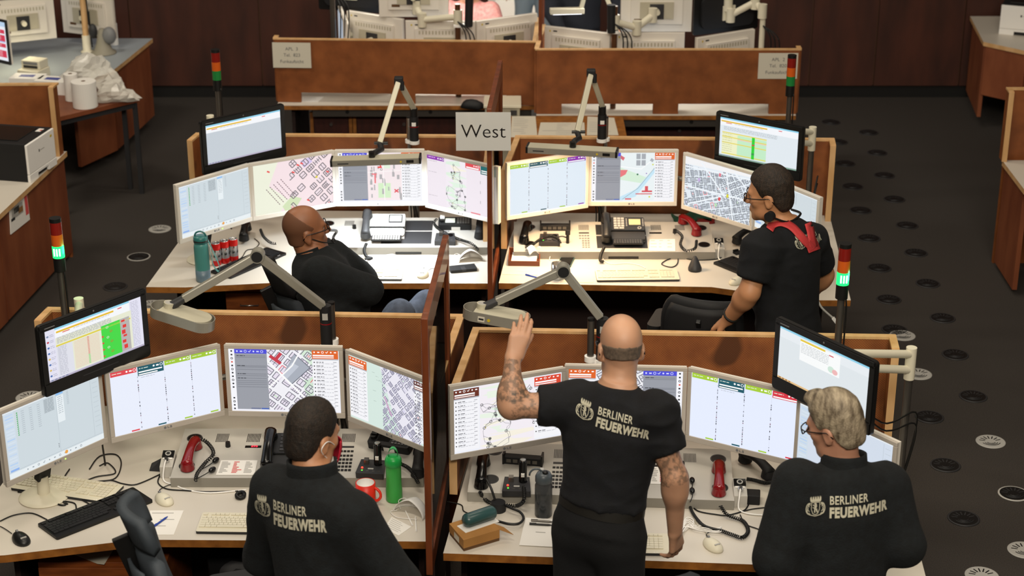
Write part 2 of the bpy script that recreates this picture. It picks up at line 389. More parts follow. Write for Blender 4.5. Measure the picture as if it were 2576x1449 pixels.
def city(s, cl, ang, bw, bh, road, seed, line='6c6c78', fill='efe2ea', t=.014, L=2, dens=.85, org=(.8, .5), red=.03, n=9):
    rnd = random.Random(seed); s.cl = cl; a = R(ang); c, sn = math.cos(a), math.sin(a)
    for i in range(-n, n + 1):
        for j in range(-n, n + 1):
            if rnd.random() > dens: continue
            lx = i * (bw + road); ly = j * (bh + road); cx = org[0] + lx * c - ly * sn; cy = org[1] + lx * sn + ly * c
            if not (cl[0] - bw < cx < cl[2] + bw and cl[1] - bh < cy < cl[3] + bh): continue
            w = bw * rnd.uniform(.75, 1); h = bh * rnd.uniform(.75, 1); s.rot(cx, cy, w, h, a, fill, L)
            lc = 'e4626a' if rnd.random() < red else line
            for (ox, oy, ww, hh) in ((0, -h / 2, w, t), (0, h / 2, w, t), (-w / 2, 0, t, h), (w / 2, 0, t, h)):
                if rnd.random() < .86: s.rot(cx, cy, ww, hh, a, lc, L + 1, ox, oy)
            m = rnd.randint(1, 3)
            for q in range(m):
                if rnd.random() < .8: s.rot(cx, cy, t * .8, h * .9, a, line, L + 1, (q + 1) / (m + 1) * w - w / 2, 0)
            if rnd.random() < .6: s.rot(cx, cy, w * .8, t * .8, a, line, L + 1, 0, rnd.uniform(-.2, .2) * h)
            if rnd.random() < .12: s.rot(cx, cy, w * .35, h * .3, a, rnd.choice(['cfe8cf', 'f4b8b8', 'd9d3f0']), L + 2)
    s.cl = None
def netmap(s, cl, seed, n=26):
    rnd = random.Random(seed); s.cl = cl; s.rect(cl[0], cl[1], cl[2] - cl[0], cl[3] - cl[1], 'f3edf3', 1)
    for k in range(9): s.poly([(cl[0] + rnd.random() * (cl[2] - cl[0]) + .08 * math.cos(q) * rnd.uniform(.5, 1.6), cl[1] + (k + .5) / 9 * (cl[3] - cl[1]) + .06 * math.sin(q)) for q in np.linspace(0, 6.28, 7)[:-1]], rnd.choice(['dff0df', 'e9f3e4', 'f6f0e0']), 2)
    P = [(rnd.uniform(cl[0], cl[2]), rnd.uniform(cl[1], cl[3])) for _ in range(n)]
    for i, p in enumerate(P):
        
        for q in sorted(P, key=lambda z: (z[0] - p[0]) ** 2 + (z[1] - p[1]) ** 2)[1 + i % 2:5:2]:
            m = ((p[0] + q[0]) / 2 + rnd.uniform(-.03, .03), (p[1] + q[1]) / 2 + rnd.uniform(-.03, .03)); s.line([p, m, q], .0045, '77777c', 3)
    for i, (x, y) in enumerate(P):
        if i % 3: s.ring(x, y, .019, '3c3c40', .007, 4)
        if i % 3 == 1: s.circ(x, y, .014, '55555a', 5, 8)
        if i % 7 == 0: s.circ(x + .02, y, .009, 'd9c23a', 5, 6)
    s.cl = None
def listpanel(s, x, w, head, seed, y0=0.02, bg='f4f4f8', n=13):
    rnd = random.Random(seed); s.rect(x, y0, w, .97 - y0, bg, 2); s.rect(x, y0, w, .135, head, 3); s.icons(x + .035, y0 + .03, w / 6.3, 6, 'ffffff', 5, .016)
    s.rect(x + .012, y0 + .07, w * .8, .022, 'ffffff', 4); s.rect(x + .012, y0 + .104, w * .8, .018, 'fbe6e0', 4); s.rect(x, y0 + .135, w, .018, 'b9bcc4', 3)
    for i in range(n):
        y = y0 + .19 + i * (.76 - y0) / n; s.circ(x + .03, y, .011, '2c2c30', 4, 5); s.words(x + .06, y - .008, w * .28, .012, '6c6c72', 4, rnd)
        s.rect(x + w * .8, y - .008, w * .13, .009, '9a9aa2', 4); s.words(x + .06, y + .016, w * .68, .007, 'b4b4bc', 4, rnd)
def colscreen(cols, seed, bg='e9eefc', tiny=True):
    s = Scr(bg); rnd = random.Random(seed); n = len(cols); wd = 1.6 / n
    for i, c in enumerate(cols):
        x = i * wd; dk = c in ('1f5a68', 'd83a48', 'd63a44', '8e2fae')
        s.rect(x + .008, .0, wd - .016, .075, c, 2); s.words(x + .03, .03, wd * .35, .01, 'e8f0e0', 3, rnd); s.icons(x + wd * .62, .035, wd * .14, 3, 'ffffff', 4, .02)
        if dk: s.rect(x + .008, .075, wd - .016, .035, c, 2); s.rect(x + .02, .08, wd - .05, .02, 'ffffff', 3)
        if c == '1f5a68' and tiny: s.rect(x + .008, .11, wd - .016, .035, c, 2); s.rect(x + .02, .118, wd - .12, .018, 'ffffff', 3); s.words(x + .05, .17, wd * .5, .008, 'b8bcc8', 3, rnd)
        if i:
            y = .12
            while y < .96:
                h = rnd.uniform(.005, .03)
                if rnd.random() < .55: s.rect(x - .007, y, .013, h, rnd.choice(['5a5c66', '3a3c46', '8a6a7a', '7a7c8a']), 3)
                y += h + .012
            s.rect(x - .001, .08, .003, .9, 'c9cede', 2)
        s.rect(x + wd * .62, .965, wd * .3, .022, c, 3)
    return s
def greyscreen(seed, bg='cdd8de', mirror=False):
    s = Scr(bg); rnd = random.Random(seed); s.rect(0, .0, 1.6, .02, 'e8eef2', 2); s.rect(.02, .02, .16, .9, 'cfdce8', 2)
    for i in range(18): s.rect(.03, .05 + i * .046, .13, .02, rnd.choice(['c2d6ee', 'd6e2ee', 'b6d0f0']), 3)
    s.rect(.03, .87, .14, .03, '8fb4ee', 3)
    for i in range(12):
        s.circ(.225, .07 + i * .03, .012, '4fae62', 3, 6)
        for q in range(3): s.rect(.29 + q * .13, .065 + i * .03 + q * .002, .05, .008, 'aab4bc', 3)
    s.rect(.66, .04, .17, .21, 'bcc6cc', 3)
    for i in range(10): s.words(.67, .05 + i * .02, .15, .008, '98a4ac', 4, rnd)
    s.rect(.86, .02, .005, .88, 'b2bec6', 3); s.rect(.87, .025, .12, .03, '8fc0f2', 4); s.rect(.87, .07, .12, .4, 'e6eef2', 3)
    for i in range(9): s.words(.89, .085 + i * .03, .08, .008, 'a0aab2', 4, rnd)
    for i in range(6): s.ring(1.06, .06 + i * .035, .014, 'b0bac2', .005, 4)
    s.rect(1.45, .04, .004, .86, 'aeb9c1', 3)
    for i in range(10): s.rect(1.48, .09 + i * .075, .09, .005, 'b6c0c8', 3)
    s.rect(0, .92, 1.6, .08, 'e6edf0', 2); s.rect(.02, .9, 1.56, .004, 'aab4bc', 3); s.icons(.3, .955, .09, 11, '8f99a2', 4, .014); s.circ(.95, .95, .028, 'e8a24a', 5, 8)
    for k in range(3): s.circ(.84, .78 + .025 * k, .007, '20242a', 5, 5)
    return s
def centre(seed, mirror=False, pink=False, mapfn=None):
    s = Scr('f2f2fa'); rnd = random.Random(seed)
    X = (lambda x, w: 1.6 - x - w) if mirror else (lambda x, w: x)
    x = X(0, .085); s.rect(x, 0, .085, 1, 'f6f6fb', 2)
    for i in range(17):
        if i in (11, 12): continue
        y = .035 + i * .058; c = 'e05a4a' if i == 3 else '33353c'
        (s.rect(x + .03, y - .012, .026, .024, c, 4) if i % 3 == 1 else s.ring(x + .043, y, .014, c, .008, 4) if i % 3 else s.circ(x + .043, y, .015, c, 4, 6))
    x = X(.085, .47); s.rect(x, 0, .47, .97, '9a9da6', 2); s.rect(x, 0, .47, .07, '4f50d8', 3); s.icons(x + .04, .035, .06, 7, 'd8dcff', 5, .018)
    for i, y in enumerate((.1, .125, .26, .28, .32, .39, .42, .46, .5, .53, .56, .6)):
        s.rect(x + .02, y, .43, .012, '868992', 3)
        if i in (0, 2, 5, 7): s.words(x + .03, y, .12, .012, '3a3c44', 4, rnd)
    s.rect(x + .2, .945, .14, .02, '6f7796', 4); s.rect(x + .35, .945, .11, .022, '4a68b8', 4)
    x = X(.555, .655); mapfn(s, (x, 0, x + .655, .97), seed)
    x = X(1.21, .39); listpanel(s, x, .38, 'e0662c', seed + 1, 0.0)
    return s
def mapA(s, cl, seed):
    s.rect(cl[0], cl[1], cl[2] - cl[0], cl[3] - cl[1], 'f1f0f6', 1); x = cl[0]
    s.cl = cl
    s.poly([(x + .5, .5), (x + .66, .42), (x + .66, .72), (x + .55, .75)], 'cfe6cf', 2); s.poly([(x + .45, 0), (x + .66, 0), (x + .66, .28)], 'd8ecd8', 2)
    city(s, cl, 38, .135, .11, .028, seed, org=(x + .1, .75), fill='e8e0ee', dens=.92, red=.04, t=.011, n=14); s.cl = cl
    s.poly([(x + .4, .06), (x + .62, .28), (x + .33, .56), (x + .2, .42)], 'aab0bc', 6); s.poly([(x + .36, .2), (x + .46, .26), (x + .28, .46), (x + .22, .41)], 'c2c8d4', 7)
    s.line([(x + .4, .06), (x + .62, .28), (x + .33, .56)], .012, '6b6f7c', 7)
    s.rot(x + .12, .16, .2, .05, R(38), 'c8404e', 7); s.rot(x + .17, .1, .05, .12, R(38), 'c8404e', 7)
    s.line([(x - .02, .15), (x + .66, .92)], .03, 'fafafa', 8); s.line([(x, .62), (x + .36, .25), (x + .5, 0)], .022, 'fafafa', 8); s.cl = None
def mapC(s, cl, seed):
    rnd = random.Random(seed); s.rect(cl[0], cl[1], cl[2] - cl[0], cl[3] - cl[1], 'f4e6e8', 1); x = cl[0]
    s.cl = cl; s.rect(x + .2, .62, .24, .3, 'd3ecc4', 2); s.rect(x + .3, .1, .14, .22, 'e2f0dc', 2)
    for i in range(26): s.rect(x + rnd.uniform(0, .62), rnd.uniform(.1, .85), rnd.uniform(.02, .05), rnd.uniform(.05, .15), 'b2aeb0', 3)
    s.rect(x + .2, .28, .08, .03, 'e8423e', 5); s.rect(x + .24, .2, .025, .1, 'e8423e', 5); s.rect(x + .08, .42, .1, .025, 'ee7a80', 5); s.rect(x + .13, .42, .03, .2, 'ee7a80', 5)
    for k in range(2): s.rot(x + .55, .78, .1, .025, R(40 - 80 * k), 'e05058', 5)
    s.ring(x + .27, .34, .02, '50605a', .007, 6); s.line([(x, .4), (x + .66, .36)], .015, 'fbf4f4', 4); s.line([(x + .3, 0), (x + .32, .97)], .015, 'fbf4f4', 4); s.cl = None
def mapD(s, cl, seed):
    x = cl[0]; s.rect(cl[0], cl[1], cl[2] - cl[0], cl[3] - cl[1], 'eaf2f4', 1); s.cl = cl
    s.poly([(x, .55), (x + .4, .62), (x + .5, .5), (x, .3)], 'd6eed8', 2); s.poly([(x, .9), (x + .3, .75), (x + .66, .3), (x + .66, .4), (x + .3, .9), (x, .98)], 'c6e6f6', 3)
    s.line([(x + .05, .95), (x + .35, .72), (x + .66, .3)], .008, '8a9aa2', 4); s.line([(x, .28), (x + .4, .33), (x + .66, .1)], .012, 'ffffff', 4)
    for i in range(2):
        for j in range(2): s.rect(x + .3 + i * .1, .02 + j * .13, .08, .11, 'a8adb4', 4)
    s.rot(x + .6, .15, .06, .06, .5, 'a8adb4', 4); s.poly([(x, .35), (x + .14, .35), (x + .1, .44), (x, .5)], 'e87a80', 5); s.poly([(x, .05), (x + .08, .1), (x + .05, .16), (x, .12)], 'd86a78', 5)
    s.rect(x + .42, .77, .2, .035, 'd85a62', 5); s.rect(x + .48, .68, .06, .12, 'd85a62', 5); s.rect(x + .3, .83, .32, .02, 'd85a62', 5); s.rect(x + .1, .93, .12, .03, 'e06a70', 5)
    s.circ(x + .33, .44, .02, '3a7a5a', 6, 7); s.circ(x + .5, .42, .012, '7a4ab0', 6, 7); s.circ(x + .57, .9, .018, 'd6d63a', 6, 7); s.circ(x + .62, .24, .016, 'd6d63a', 6, 7); s.cl = None
def mapB(s, cl, seed):
    s.rect(cl[0], cl[1], cl[2] - cl[0], cl[3] - cl[1], 'f0f0f4', 1); city(s, cl, 60, .12, .1, .028, seed, org=((cl[0] + cl[2]) / 2, .3), fill='e0e0e8', t=.011, n=14)
def full_map(kind, seed):
    if kind == 'A':
        s = Scr('d6e8e0'); rnd = random.Random(seed)
        for i in range(14): s.words(rnd.uniform(.45, .8), rnd.uniform(.1, .9), .06, .006, 'a6b8b0', 2, rnd)
        s.poly([(.62, 0), (1.4, 0), (1.4, 1), (1.0, 1), (.8, .5)], 'eae8f2', 1)
        city(s, (.66, 0, 1.4, 1), 42, .085, .068, .02, seed, org=(1.0, .5), fill='dfdcec', line='787890', t=.011, n=13)
        for i in range(4): s.rot(.72 + .03 * i, .5 + .06 * i, .1, .03, R(60), 'c9a6c4', 5)
        listpanel(s, .0, .36, 'e0662c', seed); listpanel(s, 1.28, .32, '6b3a2e', seed + 3)
    elif kind == 'C':
        s = Scr('f6e2e6'); s.poly([(0, 0), (.5, 0), (.3, .45), (.7, .8), (.5, 1), (0, 1)], 'eef0dc', 1); s.poly([(.55, .9), (.75, .72), (.95, .8), (.8, 1), (.6, 1)], 'd3e2b8', 2)
        city(s, (.72, 0, 1.6, 1), -38, .15, .125, .04, seed, org=(1.25, .35), fill='f0dfe6', line='6a6268', t=.016, n=12)
        for i in range(5):
            for j in range(9): s.rot(.25 + .075 * i + .03 * j, .62 - .04 * i + .04 * j - .1, .034, .014, R(48), '7c5c66', 4)
        for x, y in ((.3, .16), (.9, .12), (.98, .1), (1.5, .35), (1.08, .86), (.8, .25)): s.rot(x, y, .06, .03, .5, 'e8504e', 6)
        s.circ(1.27, .42, .025, 'e0d040', 6, 8); s.poly([(.95, .05), (1.15, 0), (1.2, .1), (1.02, .2)], 'd8c8ec', 2)
    else:
        s = Scr('e4ecf4'); s.poly([(0, .15), (1.6, .05), (1.6, .0), (0, 0)], 'f2f2f4', 1)
        city(s, (0, .16, .9, .58), 78, .12, .08, .02, seed, org=(.4, .4), fill='d3dbe6', line='4c5562', t=.012, n=14, dens=.95)
        city(s, (.9, .1, 1.6, .6), 60, .11, .085, .02, seed + 1, org=(1.2, .3), fill='d3dbe6', line='4c5562', t=.012, n=14, dens=.95)
        city(s, (0, .6, 1.6, 1), 70, .12, .085, .02, seed + 2, org=(.8, .8), fill='d3dbe6', line='4c5562', t=.012, n=16, dens=.95)
        for a, b in (((.0, .6), (1.6, .52)), ((.4, .05), (1.0, .6)), ((1.0, .1), (1.2, 1)), ((1.2, .05), (1.6, .4)), ((.1, .95), (.9, .6)), ((0, .2), (1.6, .1))): s.line([a, b], .03, 'eef4fa', 6)
        for x, y, c in ((.85, .18, 'e07a8a'), (.86, .66, 'e04a52'), (1.05, .55, 'd8d23a'), (.35, .4, 'c8b0e0'), (.78, .8, 'b8e0b8')): s.rot(x, y, .05, .07, .2, c, 7)
    return s
def netscreen(kind, seed):
    s = Scr('eef0f8')
    if kind == 'B': netmap(s, (.38, 0, 1.2, 1), seed, 44); listpanel(s, 0, .37, '6b3226', seed, n=12); listpanel(s, 1.19, .4, 'dc4a32', seed + 2, n=9)
    else:
        s.rect(0, 0, 1.6, 1, 'efe6ee', 1); s.rect(0, .0, .4, .075, '8e2fae', 2); s.words(.03, .025, .16, .012, 'f0d8f8', 3); s.icons(.26, .035, .055, 3, 'ffffff', 4, .02)
        for y in (.1, .32, .8): s.words(.03, y, .2, .008, 'b2a8b2', 3)
        netmap(s, (.44, 0, .92, 1), seed, 26); s.rect(.9, .0, .34, .06, 'e04a52', 5); s.rect(.9, .06, .34, .04, 'e04a52', 5); s.rect(.92, .065, .29, .025, 'ffffff', 6); s.icons(1.1, .03, .05, 3, 'ffffff', 6, .018)
        s.rect(1.25, 0, .35, .16, '1f6a6c', 5); s.rect(1.27, .08, .3, .02, 'ffffff', 6); s.rect(1.27, .12, .3, .02, 'ffffff', 6); s.rect(1.02, .965, .22, .025, 'e8808a', 5)
        for y in (.3, .5, .7): s.rect(1.24, y, .008, .06, '8a808a', 5)
    return s
def bigscreen(kind, seed):
    s = Scr('c6ced6'); rnd = random.Random(seed); x0 = .16 if kind == 'A' else 0.0
    if kind == 'A':
        s.rect(0, 0, 1.6, 1, 'e3e2f2', 1)
        for i in range(8): s.circ(.04, .12 + .11 * i, .02, rnd.choice(['c04050', '4a70b0', '8090b0', 'd8b860']), 3, 7); s.words(.07, .1 + .11 * i, .07, .008, '9a9ab0', 3, rnd); s.words(.07, .13 + .11 * i, .07, .008, '9a9ab0', 3, rnd)
        for i in range(30): s.words(1.42, .05 + .03 * i, .13, .008, 'a8a8ba', 3, rnd)
    s.rect(x0, 0, 1.4 - x0 if kind == 'A' else 1.6, .04, '8fd0ea', 2); s.rect(x0, .04, (1.4 if kind == 'A' else 1.6) - x0, .16, 'f4f6fa', 2)
    if kind == 'B':
        s.rect(0, .04, 1.6, .96, 'dfe6ea', 2); s.rect(.38, .07, .72, .4, 'f8fafa', 3); s.rect(.38, .07, .45, .035, 'e8c832', 4)
        for i in range(7): s.words(.4, .14 + .028 * i, .5, .008, 'a8aeb4', 4, rnd)
        s.rect(.9, .12, .08, .02, 'd04050', 4); s.circ(.95, .38, .06, 'cfe6d8', 4, 12); s.circ(1.02, .4, .05, 'efb8b8', 5, 12); s.rect(0, .965, 1.6, .035, 'e6c08a', 4)
        for i in range(4): s.rect(.03 + .06 * i, .97, .035, .025, 'a07040', 5)
    else:
        s.rect(x0 + .02, .075, .95, .035, 'e8bc30', 3); s.rect(x0 + .12, .12, .12, .018, 'e06a50', 3); s.rect(1.2, .07, .07, .02, 'e05a60', 3); s.words(x0 + .3, .125, .6, .01, 'b0b4bc', 3, rnd)
        s.rect(0, .965, 1.6, .035, 'b9b2c8' if kind != 'D' else '88a898', 4)
        for i in range(5): s.rect(.03 + .06 * i, .97, .035, .02, '7a88a8', 5)
    if kind == 'D':
        s.rect(0, .2, 1.6, .76, 'e2eaf0', 2)
        for i in range(4): s.words(.08, .22 + .025 * i, 1.1, .009, 'a6acb4', 3, rnd)
        s.rect(.05, .36, .92, .58, 'eef0c8', 3); s.rect(.37, .4, .6, .54, 'c4ecc8', 4)
        for y in (.36, .47, .62, .9): s.rect(.05, y, .92, .025, 'e6d860', 5)
        for i in range(9): s.words(.06, .4 + .055 * i, .2, .009, 'b0b088', 5, rnd)
        s.rect(.67, .38, .06, .56, '2fd23a', 6); s.rect(.67, .56, .06, .03, 'c84038', 7); s.rect(.37, .5, .6, .02, 'f0c8c0', 5); s.rect(.67, .78, .06, .05, '3a9a50', 7)
    if kind == 'A':
        s.rect(x0, .2, 1.26, .76, 'e6e8d2', 2)
        for i in range(5): s.words(x0 + .02, .2 + .025 * i, .9, .009, '9a9cae', 3, rnd)
        s.rect(x0, .34, 1.24, .03, 'e0cf48', 4); s.rect(x0, .37, .26, .59, 'dfe0ea', 4)
        for i in range(20): s.words(x0 + .02, .39 + .028 * i, .14, .008, 'a4a6b6', 5, rnd); s.rect(x0 + .28, .4 + .027 * i, .42, .005, 'e89a8a', 5); s.rect(x0 + .5, .395 + .027 * i, .03, .012, 'd84a40' if i < 13 else '52c84a', 6)
        s.rect(.9, .3, .32, .66, '46d848', 4); s.rect(1.22, .3, .16, .66, 'b6b2b0', 4)
        for i in range(6): s.rect(1.24 + .02 * (i % 2), .33 + .1 * i, .06, .04 + .02 * (i % 3), 'e03a38', 6); s.ring(1.0 + .06 * (i % 2), .36 + .1 * i, .018, 'b85a30' if i % 2 else 'd8e8d0', .008, 6)
        for i in range(4): s.rect(.9, .5 + .13 * i, .03, .03, 'd84a40', 6)
    return s
MIRA, MHGT = .51, .338
def lg_monitor(label, tl, tr, scr, group, zt=1.275, stand=False, body='silver', tag_=None, ctr=None, rz=None):
    if ctr is None:
        a, b = at(*tl, zt), at(*tr, zt); ctr = (a + b) / 2; rz = math.atan2(b.y - a.y, b.x - a.x)
    o = thing('computer_monitor', label, 'monitor', (ctr.x, ctr.y, zt - MHGT), rz, group); w, h = MIRA, MHGT
    m = MB(); m.b2((-w / 2 + .003, .006, .003), (w / 2 - .003, .030, h - .003), 'lg_white'); m.prism(rrect(w * .72, h * .66, .03), 0, 1, 'lg_white') if False else None
    m.b2((-w * .36, .03, h * .18), (w * .36, .052, h * .84), 'lg_white'); m.b2((-.12, .052, h * .3), (.12, .062, h * .66), 'cream_dark')
    for i in range(14): m.b2((-w * .33 + i * .024, .0521, h * .72), (-w * .33 + i * .024 + .012, .0528, h * .8), 'cream_dark')
    m.b2((.10, .0525, h * .24), (.16, .0531, h * .30), 'cardboard_dark'); m.b2((w * .3, .0301, h * .9), (w * .36, .0307, h * .93), 'dark_grey'); m.b2((w * .4, .0301, h * .89), (w * .42, .0307, h * .93), 'orange_mark')
    part('housing', m, o, .003)
    f = MB(); t = .018
    f.b2((-w / 2, 0, h - t), (w / 2, .014, h), body); f.b2((-w / 2, 0, 0), (w / 2, .014, .026), body); f.b2((-w / 2, 0, .026), (-w / 2 + t, .014, h - t), body); f.b2((w / 2 - t, 0, .026), (w / 2, .014, h - t), body)
    part('bezel', f, o, .0022)
    g = MB(); g.cyl((-.018, .0, .013), (-.018, -.0008, .013), .006, 'mid_grey', n=12)
    g.b2((-.008, -.0006, .008), (-.005, 0, .018), 'mid_grey'); g.b2((-.005, -.0006, .008), (.001, 0, .0105), 'mid_grey'); g.b2((.004, -.0006, .008), (.012, 0, .0105), 'mid_grey'); g.b2((.004, -.0006, .0155), (.012, 0, .018), 'mid_grey'); g.b2((.004, -.0006, .008), (.0065, 0, .018), 'mid_grey'); g.b2((.0095, -.0006, .008), (.012, 0, .014), 'mid_grey'); g.b2((.0075, -.0006, .0125), (.012, 0, .0145), 'mid_grey')
    part('maker_mark', g, o)
    sc = link('screen', scr.mesh(w - 2 * t, h - t - .026), o); sc.location = (0, .0035, .026 + (h - t - .026) / 2)
    a = MB()
    if stand:
        dz = zt - MHGT - .74
        a.lathe([(0, 0), (.10, 0), (.105, .006), (.09, .014), (.03, .02), (0, .02)], 'cream', (0, .13, -dz), 28); a.cyl((0, .13, -dz + .015), (0, .13, -dz + .1), .025, 'cream'); a.beam((0, .13, -dz + .09), (0, .055, h * .45), .06, .03, 'black_soft', (0, 1, 0)); a.b2((.28 - .25, -.0012, .0105), (.036, 0, .0155), 'led_lime')
        part('stand', a, o, .002)
    else:
        a.b2((-.05, .058, h * .3), (.05, .068, h * .62), 'dark_grey'); a.cyl((0, .06, h * .47), (0, .115, h * .47), .02, 'cream'); part('mount_arm', a, o, .002)
    return o
def big_monitor(label, tl, tr, kind, group, zt=1.58, ctr=None, rz=None, tilt=0, arm=None):
    if ctr is None:
        a, b = at(*tl, zt), at(*tr, zt); ctr = (a + b) / 2; rz = math.atan2(b.y - a.y, b.x - a.x)
    w, h = .54, .31
    o = thing('wide_black_monitor', label, "monitor", (ctr.x, ctr.y, zt - h), rz, group)
    m = MB(); m.X = Matrix(((1, 0, 0, 0), (0, 0, 1, 0), (0, 1, 0, h / 2), (0, 0, 0, 1)))
    m.prism(rrect(w, h, .016)[::-1], .004, .022, 'black'); m.prism(rrect(w * .8, h * .75, .05)[::-1], .022, .048, 'black_soft'); part('housing', m, o, .002)
    f = MB(); f.b2((-w / 2 + .008, 0, h - .03), (w / 2 - .008, .006, h - .004), 'black'); f.b2((-w / 2 + .008, 0, .004), (w / 2 - .008, .006, .058), 'black'); f.b2((-w / 2 + .004, 0, .05), (-w / 2 + .03, .006, h - .02), 'black'); f.b2((w / 2 - .03, 0, .05), (w / 2 - .004, .006, h - .02), 'black')
    f.cyl((0, -.0005, h - .016), (0, .002, h - .016), .004, 'mid_grey', n=10); f.b2((-w / 2 + .03, -.0005, h - .02), (-w / 2 + .08, .001, h - .016), 'mid_grey'); f.b2((-.08, -.0005, .03), (.1, .001, .034), 'dark_grey')
    part('bezel', f, o, .0015)
    if kind:
        sc = link('screen', bigscreen(kind, 5).mesh(w - .06, h - .088), o); sc.location = (0, .003, .058 + (h - .088) / 2)
    a = MB(); a.b2((-.05, .046, h * .3), (.05, .06, h * .64), 'cream'); part('mount_plate', a, o, .002)
    return o
# ------------------------------------------------------------------ work stations
DZ = .74
ST = {'A': 'dark-haired man', 'B': 'bald tattooed man', 'C': 'seated man', 'D': 'man in red braces'}
def desk(label, poly, legs, dark_x, group='operator desks'):
    x0 = min(p[0] for p in poly); y0 = min(p[1] for p in poly); cx = sum(p[0] for p in poly) / len(poly); cy = sum(p[1] for p in poly) / len(poly)
    o = thing('operator_desk', label, 'desk', (cx, cy, 0), 0, group)
    m = MB(); m.prism(poly, DZ - .004, DZ, 'laminate', 'edge_wood'); part('desktop', m, o, world=True)
    e = MB(); e.prism([(cx + (x - cx) * .9995, cy + (y - cy) * .9995) for x, y in poly], DZ - .034, DZ - .004, 'edge_wood'); part('edge_band', e, o, world=True)
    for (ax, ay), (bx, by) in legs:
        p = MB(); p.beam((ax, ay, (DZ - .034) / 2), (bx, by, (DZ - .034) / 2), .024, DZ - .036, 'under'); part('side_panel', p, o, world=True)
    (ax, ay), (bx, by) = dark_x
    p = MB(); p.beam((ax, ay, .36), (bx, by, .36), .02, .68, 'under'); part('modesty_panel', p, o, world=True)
    return o
desk('white desk of the dark-haired man, nearest at the corner with the black mouse', [(-2.22, 6.04), (-2.0, 6.065), (-1.5, 6.185), (-.345, 6.17), (-.262, 7.325), (-2.10, 7.405)],
     [((-2.05, 6.35), (-2.02, 7.3)), ((-.38, 6.45), (-.31, 7.3))], ((-2.0, 6.95), (-.36, 6.9)))
desk('white desk of the bald tattooed man with a cardboard box on it', [(-.272, 6.08), (.95, 5.995), (1.2, 5.93), (1.42, 5.82), (1.59, 5.80), (1.69, 7.10), (-.15, 7.18)],
     [((-.2, 6.4), (-.13, 7.1)), ((1.5, 6.2), (1.58, 7.0))], ((-.16, 6.8), (1.52, 6.72)))
desk('white desk of the seated man with a teal bottle and three cans', [(-1.975, 8.845), (-1.765, 8.84), (-1.3, 8.905), (-.118, 8.895), (-.145, 10.03), (-1.87, 10.07)],
     [((-1.85, 9.1), (-1.84, 10.0)), ((-.16, 9.2), (-.16, 9.95))], ((-1.8, 9.7), (-.18, 9.7)))
desk('warm-lit white desk of the man in red braces', [(-.072, 8.9), (1.077, 8.845), (1.35, 8.74), (1.6, 8.66), (1.795, 8.66), (1.90, 9.97), (.03, 10.02)],
     [((-.03, 9.2), (.02, 9.95)), ((1.7, 9.0), (1.8, 9.9))], ((.03, 9.7), (1.78, 9.65)))
def divider(label, pts, group='wooden desk dividers', top=1.21, th=.03, face='panel_wood', ends=()):
    p0 = Vector(pts[1]); o = thing('desk_divider', label, 'desk divider', (p0.x, p0.y, 0), 0, group)
    for i, (a, b) in enumerate(zip(pts, pts[1:])):
        L = math.dist(a, b); d = ((b[0] - a[0]) / L, (b[1] - a[1]) / L); e = th / 2 if 0 < i else 0; z0 = 0 if L > .9 else DZ + .0005
        m = MB(); m.beam((a[0] + d[0] * e, a[1] + d[1] * e, (z0 + top - .008) / 2), (b[0] + (d[0] * -e if i < len(pts) - 2 else 0), b[1] + (d[1] * -e if i < len(pts) - 2 else 0), (z0 + top - .008) / 2), th, top - .008 - z0, face)
        part('wing_panel' if L < .9 else 'back_panel', m, o, world=True)
        t = MB(); t.beam((a[0] - d[0] * (th / 2 if i else 0), a[1] - d[1] * (th / 2 if i else 0), top - .004), (b[0] + d[0] * (th / 2 if i < len(pts) - 2 else 0), b[1] + d[1] * (th / 2 if i < len(pts) - 2 else 0), top - .004 + .0004 * i), th + .003, .012, 'light_wood'); part('top_trim', t, o, world=True)
    for a, b in ((pts[0], pts[1]), (pts[-1], pts[-2])):
        L = math.dist(a, b); d = ((a[0] - b[0]) / L, (a[1] - b[1]) / L)
        t = MB(); zz = DZ + .0005; t.beam((a[0], a[1], (zz + top) / 2), (a[0] + d[0] * .006, a[1] + d[1] * .006, (zz + top) / 2), th + .003, top - zz, 'light_wood'); part('end_trim', t, o, world=True)
    return o
divider('orange-brown wooden divider behind the desk of the dark-haired man', [(-2.13, 7.31), (-2.11, 7.445), (-.232, 7.362), (-.318, 6.60)])
divider('orange-brown wooden divider behind the desk of the bald tattooed man', [(-.245, 6.56), (-.16, 7.215), (1.675, 7.135), (1.662, 7.0)])
divider('orange-brown wooden divider behind the desk of the seated man', [(-1.895, 9.97), (-1.87, 10.10), (-.135, 10.06), (-.147, 9.40)])
divider('brightly lit orange wooden divider behind the desk of the man in red braces', [(-.045, 9.42), (.035, 10.05), (1.885, 9.995), (1.872, 9.87)])

